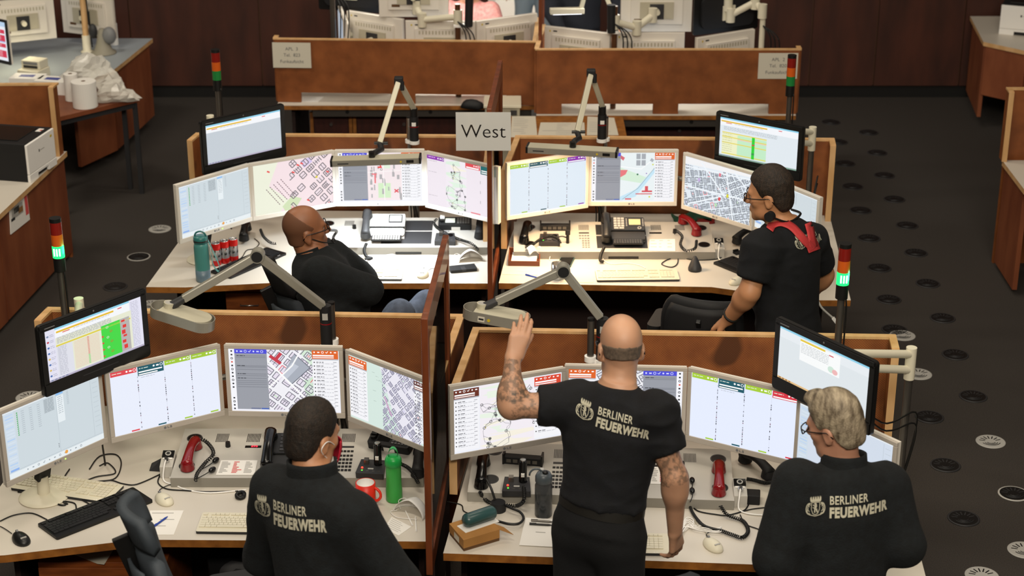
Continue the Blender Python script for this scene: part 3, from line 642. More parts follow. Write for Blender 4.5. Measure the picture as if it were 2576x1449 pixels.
def glass_divider(label, near, far, zb, zt):
    a = Vector((*near, 0)); b = Vector((*far, 0)); o = thing('glass_divider', label, 'glass divider', (a.x, a.y, 0), 0, 'framed glass dividers between neighbouring desks')
    d = (b - a).normalized(); pw = .055; rt, rb = .105, .085; th = .026
    for nm, p, q in (('post', a, a + d * pw), ('post', b - d * pw, b)):
        m = MB(); m.beam((p.x, p.y, (zb + zt) / 2), (q.x, q.y, (zb + zt) / 2), th, zt - zb, 'frame_wood'); part(nm, m, o, .003, True)
    for nm, z0, z1 in (('top_rail', zt - rt, zt), ('bottom_rail', zb, zb + rb)):
        p = a + d * (pw - .001); q = b - d * (pw - .001); m = MB(); m.beam((p.x, p.y, (z0 + z1) / 2), (q.x, q.y, (z0 + z1) / 2), th - .001, z1 - z0, 'frame_wood'); part(nm, m, o, .002, True)
    p = a + d * (pw - .01); q = b - d * (pw - .01); m = MB(); m.beam((p.x, p.y, (zb + zt) / 2), (q.x, q.y, (zb + zt) / 2), .006, zt - zb - rt - rb + .02, 'glass'); part('glass_pane', m, o, 0, True)
    for t in (.12, .85):
        f = MB(); c = a.lerp(b, t); f.beam((c.x, c.y, zb / 2), (c.x, c.y + .03, zb / 2), .02, zb, 'under'); part('foot', f, o, 0, True)
    return o
gd = glass_divider('glass divider in a brown wooden frame between the two front desks', (-.326, 6.045), (-.276, 6.93), .66, 1.765)
pl = MB(); pl.prism(rrect(.10, .085, .04, 6), -.002, .002, 'grey_lt'); pl.X = Matrix.Identity(4)
q = part('grip_plate', pl, gd); q.location = (.001 - .014, .06, 1.69); q.rotation_euler = (R(90), 0, R(93.4))
glass_divider('glass divider in a brown wooden frame between the two middle desks, holding the West sign', (-.118, 8.80), (-.066, 9.76), .66, 1.752)

# paper sign in a clear sleeve, clipped on the near post of the middle glass divider
def paper_sign(name, label, c, w, h, lines, size, rz=0, th=.0012, paper='paper_grey', ink='black', sleeve=False, tilt=0, xs=None, bold=0, mono=1.0):
    o = thing(name, label, 'sign', c, rz, None); m = MB(); m.b2((-w / 2, 0, -h / 2), (w / 2, th, h / 2), paper); part('sheet', m, o)
    t = MB(); y = h / 2
    for i, (s, yy) in enumerate(lines):
        vs, fs = text_mesh(s, size, bold, mono); x0 = min(v[0] for v in vs); x1 = max(v[0] for v in vs)
        t.add([(x - (x0 + x1) / 2, -.0004, z + yy) for x, z in vs], [f for f in fs], ink)
    part('lettering', t, o)
    if sleeve:
        s_ = MB(); s_.b2((-w / 2 - .008, -.0022, -h / 2 - .012), (w / 2 + .006, -.0016, h / 2 + .004), 'clear_plastic'); part('clear_sleeve', s_, o)
    return o
paper_sign('hanging_sign', 'grey paper sign reading West in a clear sleeve', atY(1216, 331, 8.775), .284, .207, [('West', -.033)], .104, 0, sleeve=True, bold=-.0008)

# monitors
GA, GB, GC, GD = ('silver monitors around the desk of the ' + ST[k] for k in 'ABCD')
lg_monitor('silver monitor with a pale list window above the two black keyboards cable tangle', (-8, 1038), (258, 928), greyscreen(1), GA, stand=True)
lg_monitor('silver monitor with red, teal and green column headers over the red handset', (262, 933), (556, 866), colscreen(['e04a52', '1f5a68', 'a3c93a', 'a3c93a'], 2), GA)
lg_monitor('silver monitor in front of the dark-haired man showing a street map and blue toolbar', (562, 868), (862, 874), centre(3, mapfn=mapA), GA)
lg_monitor('silver monitor with an orange list and pale green city map above the green bottle', None, None, full_map('A', 4), GA, ctr=Vector((-.515, 6.685, 0)), rz=R(-40.5))
lg_monitor('silver monitor with brown list and node map above the cardboard box', (1137, 972), (1418, 926), netscreen('B', 5), GB)
lg_monitor('silver monitor partly hidden by the head and shoulders of the bald man', (1420, 919), (1730, 926), centre(6, True, mapfn=mapB), GB)
lg_monitor('silver monitor with green, blue and red column headers beside the bald man', (1733, 925), (2020, 990), colscreen(['a8cf3c', '1f5a68', 'a8cf3c', 'd83a48'], 7, bg='e6edff'), GB)
lg_monitor('silver monitor behind the grey-haired man showing a pale blue list', (2005, 1000), (2256, 1115), greyscreen(8, 'd2dcea'), GB)
lg_monitor('white monitor with a grey list window above the teal bottle', (446, 465), (627, 412), greyscreen(9), GC, stand=True, body='lg_white')
lg_monitor('white monitor with a pink and cream street map behind the seated man', (630, 412), (840, 378), full_map('C', 10), GC, body='lg_white')
lg_monitor('white monitor under the long bar lamp showing a pink map and grey panel', (843, 378), (1066, 376), centre(11, mapfn=mapC), GC, body='lg_white')
lg_monitor('white monitor with a purple header and node map next to the West sign', (1068, 380), (1252, 420), netscreen('C', 12), GC, body='lg_white')
lg_monitor('white monitor with green, teal and purple headers in warm lamp light', (1281, 410), (1477, 382), colscreen(['a8cf3c', '1f5a68', 'a8cf3c', '8e2fae'], 13, bg='dfebf6', tiny=False), GD, body='lg_white')
lg_monitor('white monitor with a river map and orange list in warm lamp light', (1480, 377), (1709, 377), centre(14, mapfn=mapD), GD, body='lg_white')
lg_monitor('white monitor with a dense grey street map in front of the man in red braces', (1712, 381), (1905, 437), full_map('D', 15), GD, body='lg_white')
lg_monitor('white monitor mostly hidden behind the man in red braces', None, None, greyscreen(16), GD, body='lg_white', ctr=Vector((1.47, 8.985, 0)), rz=R(-56))
BG = 'large black monitors on arms above the silver ones'
bA = big_monitor('large black monitor with a red and green table in the front row', (95, 824), (366, 724), 'A', BG, 1.575)
bB = big_monitor('black monitor with a small yellow-headed window above the grey-haired man', (1948, 795), (2206, 914), 'B', BG, 1.60)
bC = big_monitor('black monitor with an almost empty page over the seated man\'s desk', (512, 305), (708, 262), 'C', BG, 1.56)
bD = big_monitor('large black monitor with a green table above the man in red braces', (1810, 280), (2013, 319), 'D', BG, 1.55)
def arm_for(bm, base, z, two=False, col='cream'):
    """white two-tube arm from the back plate of a black monitor to a post standing on the desk"""
    M_ = W(bm); p = M_ @ Vector((0, .06, .19)); b = Vector(base); a = MB()
    a.cyl((b.x, b.y, z - .05), (b.x, b.y, z + .09), .022, col); a.cyl((p.x, p.y, p.z), (p.x, p.y, p.z) + (b - p) * 0 if False else p + (M_.to_3x3() @ Vector((0, .05, 0))), .025, col)
    k = p + (M_.to_3x3() @ Vector((0, .05, 0)))
    a.cyl(k + Vector((0, 0, .03)), (b.x, b.y, z + .06), .017, col); a.cyl(k - Vector((0, 0, .03)), (b.x, b.y, z - .01), .017, col)
    a.cyl((b.x, b.y, DZ), (b.x, b.y, z - .05), .017, 'steel_dark'); part('support_arm', a, bm, 0, True)
    c = MB()
    for i in range(2): c.tube(spline([p + Vector((.0, .0, -.06)), p.lerp(b, .5) + Vector((.05, -.03, -.22 - .03 * i)), Vector((b.x + .04, b.y - .03, z - .2 - .05 * i)), Vector((b.x, b.y, DZ + .02))]), .004, 'black', 5)
    part('cable', c, bm, 0, True)
arm_for(bA, (-1.93, 7.28, 0), 1.24); arm_for(bB, atY(2287, 945, 6.55), 1.33); arm_for(bC, (-1.75, 9.88, 0), 1.3); arm_for(bD, (1.72, 9.72, 0), 1.28)
def rail(label, mons, posts):
    o = thing('monitor_rail', label, 'monitor stand', (posts[0][0], posts[0][1], DZ), 0, 'monitor mounting rails'); m = MB(); P = []
    for c, rz in mons: P.append(Vector((c[0] - math.sin(rz) * .115, c[1] + math.cos(rz) * .115, 1.275 - MHGT + MHGT * .47)))
    m.tube(spline(P, 6), .014, 'steel_dark', 10); part('rail', m, o, 0, True)
    for x, y in posts:
        m = MB(); m.cyl((x, y, DZ), (x, y, 1.16), .018, 'steel_dark'); m.cyl((x, y, DZ), (x, y, DZ + .012), .045, 'steel_dark')
        k = min(spline(P, 6), key=lambda p: (p.x - x) ** 2 + (p.y - y) ** 2); m.cyl((x, y, k.z), k, .012, 'steel_dark'); part('post', m, o, 0, True)
        c = MB()
        for i in range(3): c.tube(spline([Vector((x + .01 * i - .05, y - .02, 1.0)), Vector((x - .03 + .015 * i, y - .03, .86)), Vector((x + .025 * i - .03, y - .015, DZ + .01))], 5), .004, 'black', 5)
        part('cable', c, o, 0, True)
def mc(tl, tr, z=1.275):
    a, b = at(*tl, z), at(*tr, z); return ((a.x + b.x) / 2, (a.y + b.y) / 2), math.atan2(b.y - a.y, b.x - a.x)
rail('dark mounting rail behind the silver monitors of the dark-haired man', [mc((262, 933), (556, 866)), mc((562, 868), (862, 874)), ((-.515, 6.685), R(-40.5))], [(-.75, 7.1)])
rail('dark mounting rail behind the silver monitors of the bald man', [mc((1137, 972), (1418, 926)), mc((1420, 919), (1730, 926)), mc((1733, 925), (2020, 990)), mc((2005, 1000), (2256, 1115))], [(.52, 6.88)])
rail('dark mounting rail behind the white monitors of the seated man', [mc((630, 412), (840, 378)), mc((843, 378), (1066, 376)), mc((1068, 380), (1252, 420))], [(-.56, 9.78)])
rail('dark mounting rail behind the white monitors of the man in red braces', [mc((1281, 410), (1477, 382)), mc((1480, 377), (1709, 377)), mc((1712, 381), (1905, 437)), ((1.47, 8.985), R(-56))], [(.52, 9.74)])

# ------------------------------------------------------------------ arm lamps
def arm_lamp_round(label, pole, base, elbow, head, tip, group, mark=False):
    """pole, base top, elbow, head joint, far end of the head (room points)"""
    o = thing('arm_lamp', label, 'lamp', (base.x, base.y, DZ), 0, group)
    m = MB(); m.cyl((pole.x, pole.y, DZ), (pole.x, pole.y, base.z - .01), .015, 'steel_dark'); m.cyl((pole.x, pole.y, base.z - .01), (pole.x, pole.y, base.z), .016, 'black'); part('pole', m, o, 0, True)
    m = MB(); m.cyl((base.x, base.y, base.z - .2), base, .026, 'black_soft'); m.cyl((base.x, base.y, base.z - .085), (base.x, base.y, base.z - .08), .0265, 'red'); m.b2((base.x - .012, base.y - .028, base.z - .06), (base.x + .012, base.y - .02, base.z - .03), 'grey_lt'); part('base_joint', m, o, 0, True)
    c = MB(); z = base.z - .19; c.cyl((pole.x, pole.y, z - .012), (pole.x, pole.y, z + .012), .026, 'white'); c.cyl((base.x, base.y, z - .022), (base.x, base.y, z - .002), .03, 'white'); c.beam((pole.x, pole.y, z - .01), (base.x, base.y, z - .01), .034, .018, 'white'); part('clamp', c, o, 0, True)
    for i, (p, q) in enumerate(((base + Vector((0, 0, -.01)), elbow), (elbow, head))):
        m = MB(); d = (q - p).normalized(); s = p + d * .015; e = q - d * (.015 if i == 0 else .07); m.beam(s, e, .034, .034, 'alu', (0, 1, 0)); part('arm_bar', m, o, .004, True)
    m = MB(); m.cyl(elbow + Vector((0, -.024, 0)), elbow + Vector((0, .024, 0)), .03, 'alu'); m.cyl(elbow + Vector((0, -.026, 0)), elbow + Vector((0, -.022, 0)), .024, 'black_soft'); part('elbow_joint', m, o, .002, True)
    m = MB(); d = (head - elbow).normalized(); m.cyl(head - d * .08, head - d * .01, .017, 'dark_grey', .02); part('neck', m, o, 0, True)
    ax = (tip - head); L = ax.length; ax.normalize(); rz = math.atan2(ax.y, ax.x); tl = math.asin(ax.z)
    X = Matrix.Translation(head) @ Matrix.Rotation(rz, 4, 'Z') @ Matrix.Rotation(-tl, 4, 'Y'); hw = .056
    r = MB(); r.X = X; outer = rrect(L + .06, 2 * hw, hw - .001, 9, L / 2 - .05, 0); inner = [(a + (L / 2 - .05 - a) * .02, b * .94) for a, b in outer]; n = len(outer)
    for k, (po, zz) in enumerate(((outer, 0), (inner, 0))): pass
    vs = [(x, y, -.045) for x, y in outer] + [(x, y, 0) for x, y in outer] + [(x, y, 0) for x, y in inner] + [(x, y, -.045) for x, y in inner]; fs = []
    for i in range(n):
        j = (i + 1) % n
        for q_ in range(4): a_, b_ = q_ * n, ((q_ + 1) % 4) * n; fs.append((a_ + i, a_ + j, b_ + j, b_ + i))
    r.add(vs, fs, 'alu', False); h = part('head_ring', r, o, 0, True)
    t = MB(); t.X = X; st = [(x, y * .95) for x, y in rrect(L - .012, 2 * hw, hw - .001, 9, L / 2 - .03, 0) if x > L / 2]; st.sort(key=lambda q: math.atan2(q[1], q[0] - L / 2 + .0)); t.prism([(-.022, -hw * .93)] + st + [(-.022, hw * .93)], -.03, .001, 'alu_light')
    t.cyl((0, 0, -.03), (0, 0, .024), .023, 'alu_light'); t.cyl((0, 0, .0242), (0, 0, .0246), .018, 'grey_lt'); part('head_cover', t, o, 0, True)
    if mark:
        y = MB(); y.X = X; y.b2((.0, -hw - .001, -.038), (.03, -hw + .001, -.014), 'paper_warm'); y.b2((.004, -hw - .0014, -.03), (.026, -hw + .001, -.022), 'dark_grey'); y.cyl((.048, -hw - .001, -.026), (.048, -hw + .002, -.026), .007, 'orange_mark', n=12); part('sticker', y, o, 0, True)
    return o
LG_ = 'arm lamps with rounded heads on the front dividers'
arm_lamp_round('swing-arm lamp with a round-ended cream head over the dark-haired man\'s desk', atY(833, 755, 7.2), atY(818, 768, 7.16), atY(648, 642, 7.02), atY(425, 773, 6.92), atY(548, 812, 6.84), LG_)
arm_lamp_round('swing-arm lamp with a round-ended grey head over the bald man\'s raised hand', atY(1487, 797, 6.98), atY(1516, 800, 6.98), atY(1417, 680, 7.0), atY(1212, 775, 6.98), atY(1345, 800, 6.92), LG_, True)
def bar_lamp(label, pole, base, elbow, joint, cl, cr, col, lm, watt):
    o = thing('bar_lamp', label, 'lamp', (base.x, base.y, DZ), 0, 'switched-on bar lamps over the middle desks')
    m = MB(); m.cyl((pole.x, pole.y, DZ), pole, .016, 'chrome'); m.cyl(pole, pole + Vector((0, 0, .006)), .016, 'black'); part('pole', m, o, 0, True)
    m = MB(); m.cyl((base.x, base.y, base.z - .15), (base.x, base.y, base.z - .0), .026, 'black_soft'); m.cyl((base.x, base.y, base.z - .062), (base.x, base.y, base.z - .056), .0265, 'red'); m.b2((base.x - .012, base.y - .0275, base.z - .052), (base.x + .012, base.y - .02, base.z - .03), 'paper'); m.cyl(base, base + Vector((0, 0, .05)), .022, 'black'); part('base_joint', m, o, 0, True)
    c = MB(); z = base.z - .165; c.cyl((pole.x, pole.y, z), (pole.x, pole.y, z + .02), .026, 'white'); c.cyl((base.x, base.y, z), (base.x, base.y, z + .02), .03, 'white'); c.beam((pole.x, pole.y, z + .01), (base.x, base.y, z + .01), .034, .018, 'white'); part('clamp', c, o, 0, True)
    for p, q in ((base + Vector((0, 0, .05)), elbow), (elbow, joint)):
        m = MB(); m.beam(p, q, .03, .03, 'alu_light', (0, 1, 0)); part('arm_bar', m, o, .003, True)
    m = MB(); m.box(elbow, (.05, .05, .045), 'black_soft'); m.cyl(elbow + Vector((.02, -.02, -.05)), elbow + Vector((.02, -.02, 0)), .012, 'black_soft'); part('elbow_joint', m, o, .006, True)
    mid = (cl + cr) / 2; ax = cr - cl; L = ax.length; rz = math.atan2(ax.y, ax.x); tl = math.asin(ax.z / L); X = Matrix.Translation(mid) @ Matrix.Rotation(rz, 4, 'Z') @ Matrix.Rotation(-tl, 4, 'Y')
    m = MB(); m.tube([joint, joint + Vector((.012, -.02, -.03)), mid.lerp(joint, .5), Vector((joint.x - .03, mid.y, mid.z + .03))], .016, 'black_soft', 10); m.cyl(Vector((joint.x - .03, mid.y, mid.z + .012)), Vector((joint.x - .03, mid.y, mid.z + .045)), .018, 'black'); m.cyl(joint + Vector((-.03, 0, 0)), joint + Vector((.045, 0, 0)), .009, 'black'); part('neck', m, o, 0, True)
    h = MB(); h.X = X; hw = .042
    h.prism([(-L / 2 + .012, -hw), (L / 2 - .012, -hw), (L / 2 - .012, hw), (-L / 2 + .012, hw)], -.018, .014, 'alu_light'); part('head_housing', h, o, .003, True)
    f = MB(); f.X = X; f.b2((-L / 2 + .012, -hw - .002, -.02), (L / 2 - .012, -hw, .012), 'alu'); f.b2((-L / 2 + .04, -hw - .0026, -.008), (-L / 2 + .1, -hw - .001, -.002), 'dark_grey')
    f.b2((L / 2 - .08, -hw - .0026, -.012), (L / 2 - .04, -hw - .001, .004), 'black'); f.cyl((L / 2 - .11, -hw - .003, -.004), (L / 2 - .11, -hw, -.004), .006, 'orange_mark', n=10); part('front_strip', f, o, 0, True)
    for sx in (-1, 1):
        e = MB(); e.X = X; e.b2((sx * (L / 2 - .012), -hw - .003, -.021), (sx * L / 2, hw + .003, .016), 'black'); part('end_cap', e, o, .002, True)
    g = MB(); g.X = X; g.b2((-L / 2 + .02, -hw + .006, -.0205), (L / 2 - .02, hw - .006, -.0185), lm); part('light_strip', g, o, 0, True)
    a = area('lamp_light', (0, 0, 0), (0, 0, -1), L - .05, .07, watt, col); a.parent = o; pos = W(o).inverted() @ (X @ Vector((0, 0, -.026))); a.location = pos; a.rotation_euler = (0, 0, rz); a.data.spread = R(150)
    return o
bar_lamp('bar lamp shining cool white over the seated man\'s desk', atY(1029, 296, 9.92), atY(1041, 293, 9.90), atY(1003, 203, 9.72), atY(955, 360, 9.38), atY(832, 405, 9.2), atY(1060, 397, 9.2), (.86, .94, 1.0), 'lamp_cool', 17)
bar_lamp('bar lamp shining warm over the desk of the man in red braces', atY(1524, 296, 9.9), atY(1515, 288, 9.88), atY(1487, 184, 9.7), atY(1452, 332, 9.36), atY(1325, 370, 9.22), atY(1555, 383, 9.14), (1, .66, .36), 'lamp_warm', 11)

# ------------------------------------------------------------------ signal lights
def beacon(label, top, foot, lit, y0):
    o = thing('signal_light', label, 'signal light', (foot.x, foot.y, y0), 0, 'red amber green signal lights on poles'); d = (foot - top).normalized(); r = .0265
    def seg(nm, a, b, mt, rr=r, to=None):
        m = MB(); m.cyl(top + d * a, top + d * b, rr, mt); return part(nm, m, to or o, .001, True)
    seg('cap', 0, .018, 'black'); seg('red_lens', .018, .075, 'seg_red'); seg('amber_lens', .075, .128, 'seg_amber')
    g = seg('green_lens', .128, .185, 'lit_green' if lit else 'seg_green'); g['label'] = 'glowing green lens' if lit else 'unlit green lens'
    if lit:
        m = MB()
        for k in range(3): m.beam(top + d * .138 + Vector((-.012 + .012 * k, -.0262 + (.0014 if k != 1 else 0), 0)), top + d * .172 + Vector((-.012 + .012 * k, -.0262 + (.0014 if k != 1 else 0), 0)), .006, .004, 'lit_core', (0, 1, 0))
        part('bulb', m, g, 0, True)
        l = D.lights.new('signal_glow', 'POINT'); l.energy = .8; l.color = (.1, 1, .35); l.shadow_soft_size = .03; lo = D.objects.new('signal_glow', l); COL.objects.link(lo); lo.parent = o; lo.location = W(o).inverted() @ (top + d * .156 + Vector((.045, .0, 0)))
    seg('socket', .185, .25, 'black'); L = (foot - top).length; seg('pole', .25, L, 'steel_dark', .016)
    m = MB(); k = top + d * (L * .72); m.cyl(k - Vector((0, 0, .012)), k + Vector((0, 0, .012)), .022, 'paper_warm'); part('cable_tie', m, o, 0, True)
    m = MB(); m.tube(spline([top + d * .25 + Vector((.018, -.01, 0)), top + d * .34 + Vector((.022, -.015, 0)), top + d * (L * .8) + Vector((.02, -.014, 0)), foot + Vector((.01, -.02, 0))]), .004, 'black', 5); part('cable', m, o, 0, True)
    return o
def bfoot(t, Y, z): return Vector((t.x, Y, z))
t = atY(138, 548, 7.33); beacon('signal light with glowing green lens beside the black monitor with the red table', t, bfoot(t, 7.33, DZ), True, DZ)
t = atY(2127, 612, 6.98); beacon('signal light with glowing green lens above the grey-haired man', t, bfoot(t, 6.98, DZ), True, DZ)
t = atY(541, 124, 10.25); beacon('unlit signal light standing behind the black monitor over the seated man\'s desk', t, bfoot(t, 10.25, 0), False, 0)
t = atY(1993, 138, 10.2); beacon('unlit signal light in front of the APL 2 sign', t, bfoot(t, 10.2, 0), False, 0)
# ------------------------------------------------------------------ desk equipment
def PP(pts, z): return [at(x, y, z if not isinstance(z, (list, tuple)) else z[i]) for i, (x, y) in enumerate(pts)]
def frame_px(a, b, z):
    p, q = at(*a, z), at(*b, z); return p, q, math.atan2(q.y - p.y, q.x - p.x)
CON = {}
def console(key, label, fl, fr, red_left, dep=.385):
    p, q, rz = frame_px(fl, fr, DZ); Wd = (q - p).length; o = thing('dispatch_console', label, 'console', p, rz, 'sloping grey dispatch consoles on the desks'); CON[key] = (o, Wd, dep, red_left)
    h0, h1 = .045, .082; zt = lambda v: h0 + (h1 - h0) * v / dep
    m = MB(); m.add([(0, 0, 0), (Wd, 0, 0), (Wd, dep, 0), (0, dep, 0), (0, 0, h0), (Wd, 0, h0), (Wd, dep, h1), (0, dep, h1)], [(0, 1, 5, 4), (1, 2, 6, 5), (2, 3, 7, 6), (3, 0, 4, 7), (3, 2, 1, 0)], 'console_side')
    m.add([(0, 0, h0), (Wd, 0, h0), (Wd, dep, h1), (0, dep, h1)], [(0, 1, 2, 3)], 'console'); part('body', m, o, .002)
    U = (lambda s, w: s if red_left else Wd - s - w)
    T = math.atan2(h1 - h0, dep)
    def pad(mb, s, v, w, d, mt, t=.0012, h=0.0):
        u = U(s, w); X = Matrix.Translation((u, v, zt(v) + h)) @ Matrix.Rotation(T, 4, 'X'); mb.X = X; mb.b2((0, 0, -.0008), (w, d, t), mt); mb.X = Matrix.Identity(4)
    for s, w in ((.15, .055), (.285, .06), (.70, .06)):
        g = MB()
        for i in range(10): pad(g, s + i * w / 10, dep * .72, w / 22, dep * .17, 'black')
        part('speaker_grille', g, o)
    d = MB(); pad(d, .285, dep * .60, .07, .016, 'black_gloss', .002); dsp = part('display', d, o)
    if key == 'A':
        t = MB(); vs, fs = text_mesh('573', .015, .0006, 1.3); u = U(.285, .07); t.X = Matrix.Translation((u + .026, dep * .60 + .003, zt(dep * .60 + .003) + .0026)) @ Matrix.Rotation(T, 4, 'X'); t.add([(x, y, 0) for x, y in vs], fs, 'led_digit'); part('digits', t, dsp)
    t = MB(); pad(t, .375, dep * .12, .285, dep * .78, 'dark_grey', .0008); pad(t, .375, dep * .52, .285, .012, 'grey_lt', .0012); part('phone_tray', t, o)
    k = MB(); pad(k, .70, dep * .60, .058, .014, 'dark_grey'); part('keypad_display', k, o); k = MB(); dk = key in 'AB'
    for r in range(2):
        for c in range(4): pad(k, .70 + c * .0155, dep * (.51 - .09 * r), .012, .012, 'black' if dk else 'mid_grey', .003)
    for r in range(4):
        for c in range(4 if dk else 3): pad(k, .70 + c * .0155, dep * (.34 - .07 * r), .012, .014, 'black' if dk else 'mid_grey', .003)
    part('keypad', k, o)
    for s, v in ((.055, .80), (.055, .24), (Wd - .09, .82), (Wd - .09, .26)):
        if s > .5 and key in 'AC': continue
        c = MB(); u = U(s, 0); c.X = Matrix.Translation((u, v * dep, zt(v * dep))) @ Matrix.Rotation(T, 4, 'X'); c.cyl((0, 0, -.02), (0, 0, .0016), .034, 'dark_grey', n=24); c.cyl((0, 0, .0015), (0, 0, .0019), .029, 'black_gloss', n=24); part('handset_cup', c, o)
    kn = MB(); s = .21; u = U(s, 0); v = dep * .63; kn.cyl((u, v, zt(v) - .002), (u, v, zt(v) + .022), .0115, 'black', .010); part('volume_knob', kn, o)
    e = MB(); e.b2((Wd * .47, -.002, .004), (Wd * .62, .004, .018), 'black'); part('front_slot', e, o)
    return o
console('A', 'grey sloping console with a red number display by the dark-haired man', (430, 1226), (1066, 1226), True)
console('B', 'grey sloping console between the bald man and the front desk edge', (1176, 1262), (1846, 1284), False)
console('C', 'grey sloping console in cool lamp light by the seated man', (790, 641), (1226, 641), True)
console('D', 'grey sloping console in warm lamp light by the man in red braces', (1292, 652), (1799, 653), False)
def on_con(key, px, py, dz=0):
    """room point on the console's top under that sight line"""
    o, Wd, dep, _ = CON[key]; p = at(px, py, DZ + .06)
    for _ in range(4): l = W(o).inverted() @ p; p = at(px, py, DZ + .045 + .037 * max(0, min(l.y, dep)) / dep)
    return p + Vector((0, 0, dz + .0015))
def handset_mesh(col, cupcol):
    m = MB(); P = []; rr = []
    for i in range(15):
        t = i / 14; P.append((0, -.098 + .196 * t, .030 + .022 * math.sin(math.pi * t))); rr.append(.021 - .005 * math.sin(math.pi * t) + .0)
    n0 = len(m.v); m.tube(P, rr, col, 12); m.v = [(x * 1.25, y, z) for x, y, z in m.v]
    for y in (-.083, .083): m.cyl((0, y, .004), (0, y, .036), .031, col, .026, 20)
    m2 = MB()
    for y in (-.083, .083): m2.cyl((0, y, 0), (0, y, .006), .027, cupcol, .031, 20)
    return m, m2
def handset(label, col, near, far, z, key=None, cord=None, group=None, rx=0, cr=.0065, turns=30, plain=None):
    a = on_con(key, *near) if key else at(*near, z); b = on_con(key, *far) if key else at(*far, z); c = (a + b) / 2; d = b - a; rz = math.atan2(d.y, d.x) - R(90)
    o = thing('telephone_handset', label, 'handset', c, rz, group); o.rotation_euler = (math.atan2(d.z, math.hypot(d.x, d.y)), 0, rz)
    m, m2 = handset_mesh(col, 'black_soft'); part('grip', m, o, 0); part('ear_cups', m2, o)
    if cord:
        q = MB(); q.tube(coil(cord, cr, turns), .0026, 'black', 5); part('coiled_cord', q, o, 0, True)
    if plain:
        q = MB(); q.tube(spline(plain), .0032, 'black', 6); part('lead', q, o, 0, True)
    return o
HS = 'red handsets resting on the consoles'
zc = DZ + .075
handset('dark red handset on the console near the glowing number display', 'red', (470, 1187), (494, 1122), 0, 'A', PP([(490, 1098), (520, 1112), (537, 1140), (516, 1165), (497, 1190), (492, 1210)], [DZ + .11, zc + .03, zc + .02, zc + .01, zc + .01, zc]), HS)
handset('dark red handset on the console between the bald and grey-haired men', 'red', (1808, 1248), (1808, 1183), 0, 'B', PP([(1812, 1272), (1830, 1295), (1868, 1310), (1882, 1335), (1868, 1352), (1842, 1345), (1812, 1334)], [DZ + .05, DZ + .02, DZ + .012, DZ + .012, DZ + .012, DZ + .012, DZ + .012]), HS, turns=44)
handset('dark red handset on the warm-lit console', 'red', (1748, 588), (1722, 565), 0, 'D', PP([(1752, 605), (1748, 625), (1725, 630), (1712, 615), (1716, 595), (1703, 582), (1695, 588)], [zc, zc, zc, zc, zc + .02, zc + .02, zc]), HS, turns=34)
BH = 'black handsets on and beside the consoles'
handset('black handset in its cups beside the headset on the bald man\'s console', 'black_gloss', (1211, 1222), (1216, 1172), 0, 'B', PP([(1208, 1238), (1215, 1250), (1232, 1264), (1268, 1270), (1300, 1272), (1318, 1258), (1318, 1225)], [zc - .01, DZ + .02, DZ + .012, DZ + .012, DZ + .012, DZ + .06, DZ + .08]), BH, turns=40)
handset('black handset lying on the front desk left of the grey-haired man', 'black_soft', (1930, 1200), (1876, 1162), DZ + .012, None, PP([(1940, 1212), (1925, 1215), (1898, 1208), (1878, 1205)], DZ + .012), BH, turns=22, plain=PP([(1946, 1198), (1960, 1205), (1955, 1218), (1940, 1219)], DZ + .01))
handset('black handset standing in its cups on the warm-lit console', 'black_gloss', (1318, 612), (1327, 577), 0, 'D', PP([(1322, 622), (1340, 615), (1360, 602), (1385, 594), (1405, 602), (1410, 612)], [zc - .02, zc, zc + .02, zc + .03, zc + .02, zc]), BH, turns=34)
handset('black handset lying by the keyboard near the man in red braces', 'black_soft', (1853, 612), (1898, 592), DZ + .014, None, None, BH)
handset('black handset propped beside the three cans on the seated man\'s desk', 'black', (612, 612), (622, 572), DZ + .02, None, PP([(655, 577), (663, 595), (680, 610), (695, 613)], DZ + .03), BH, turns=20)
handset('black handset at the end of the cool-lit console next to the glass divider', 'black_soft', (1205, 606), (1212, 560), 0, 'C', PP([(1203, 628), (1185, 612), (1150, 600), (1110, 580), (1092, 562), (1100, 550)], [DZ + .04, zc, zc, zc, zc + .02, zc + .04]), BH, turns=46)
handset('black handset at the end of the front console next to the green bottle', 'black_soft', (1052, 1190), (1056, 1150), 0, 'A', PP([(1052, 1215), (1035, 1185), (1015, 1170), (985, 1160)], [zc - .02, zc, zc, zc]), BH, turns=24)
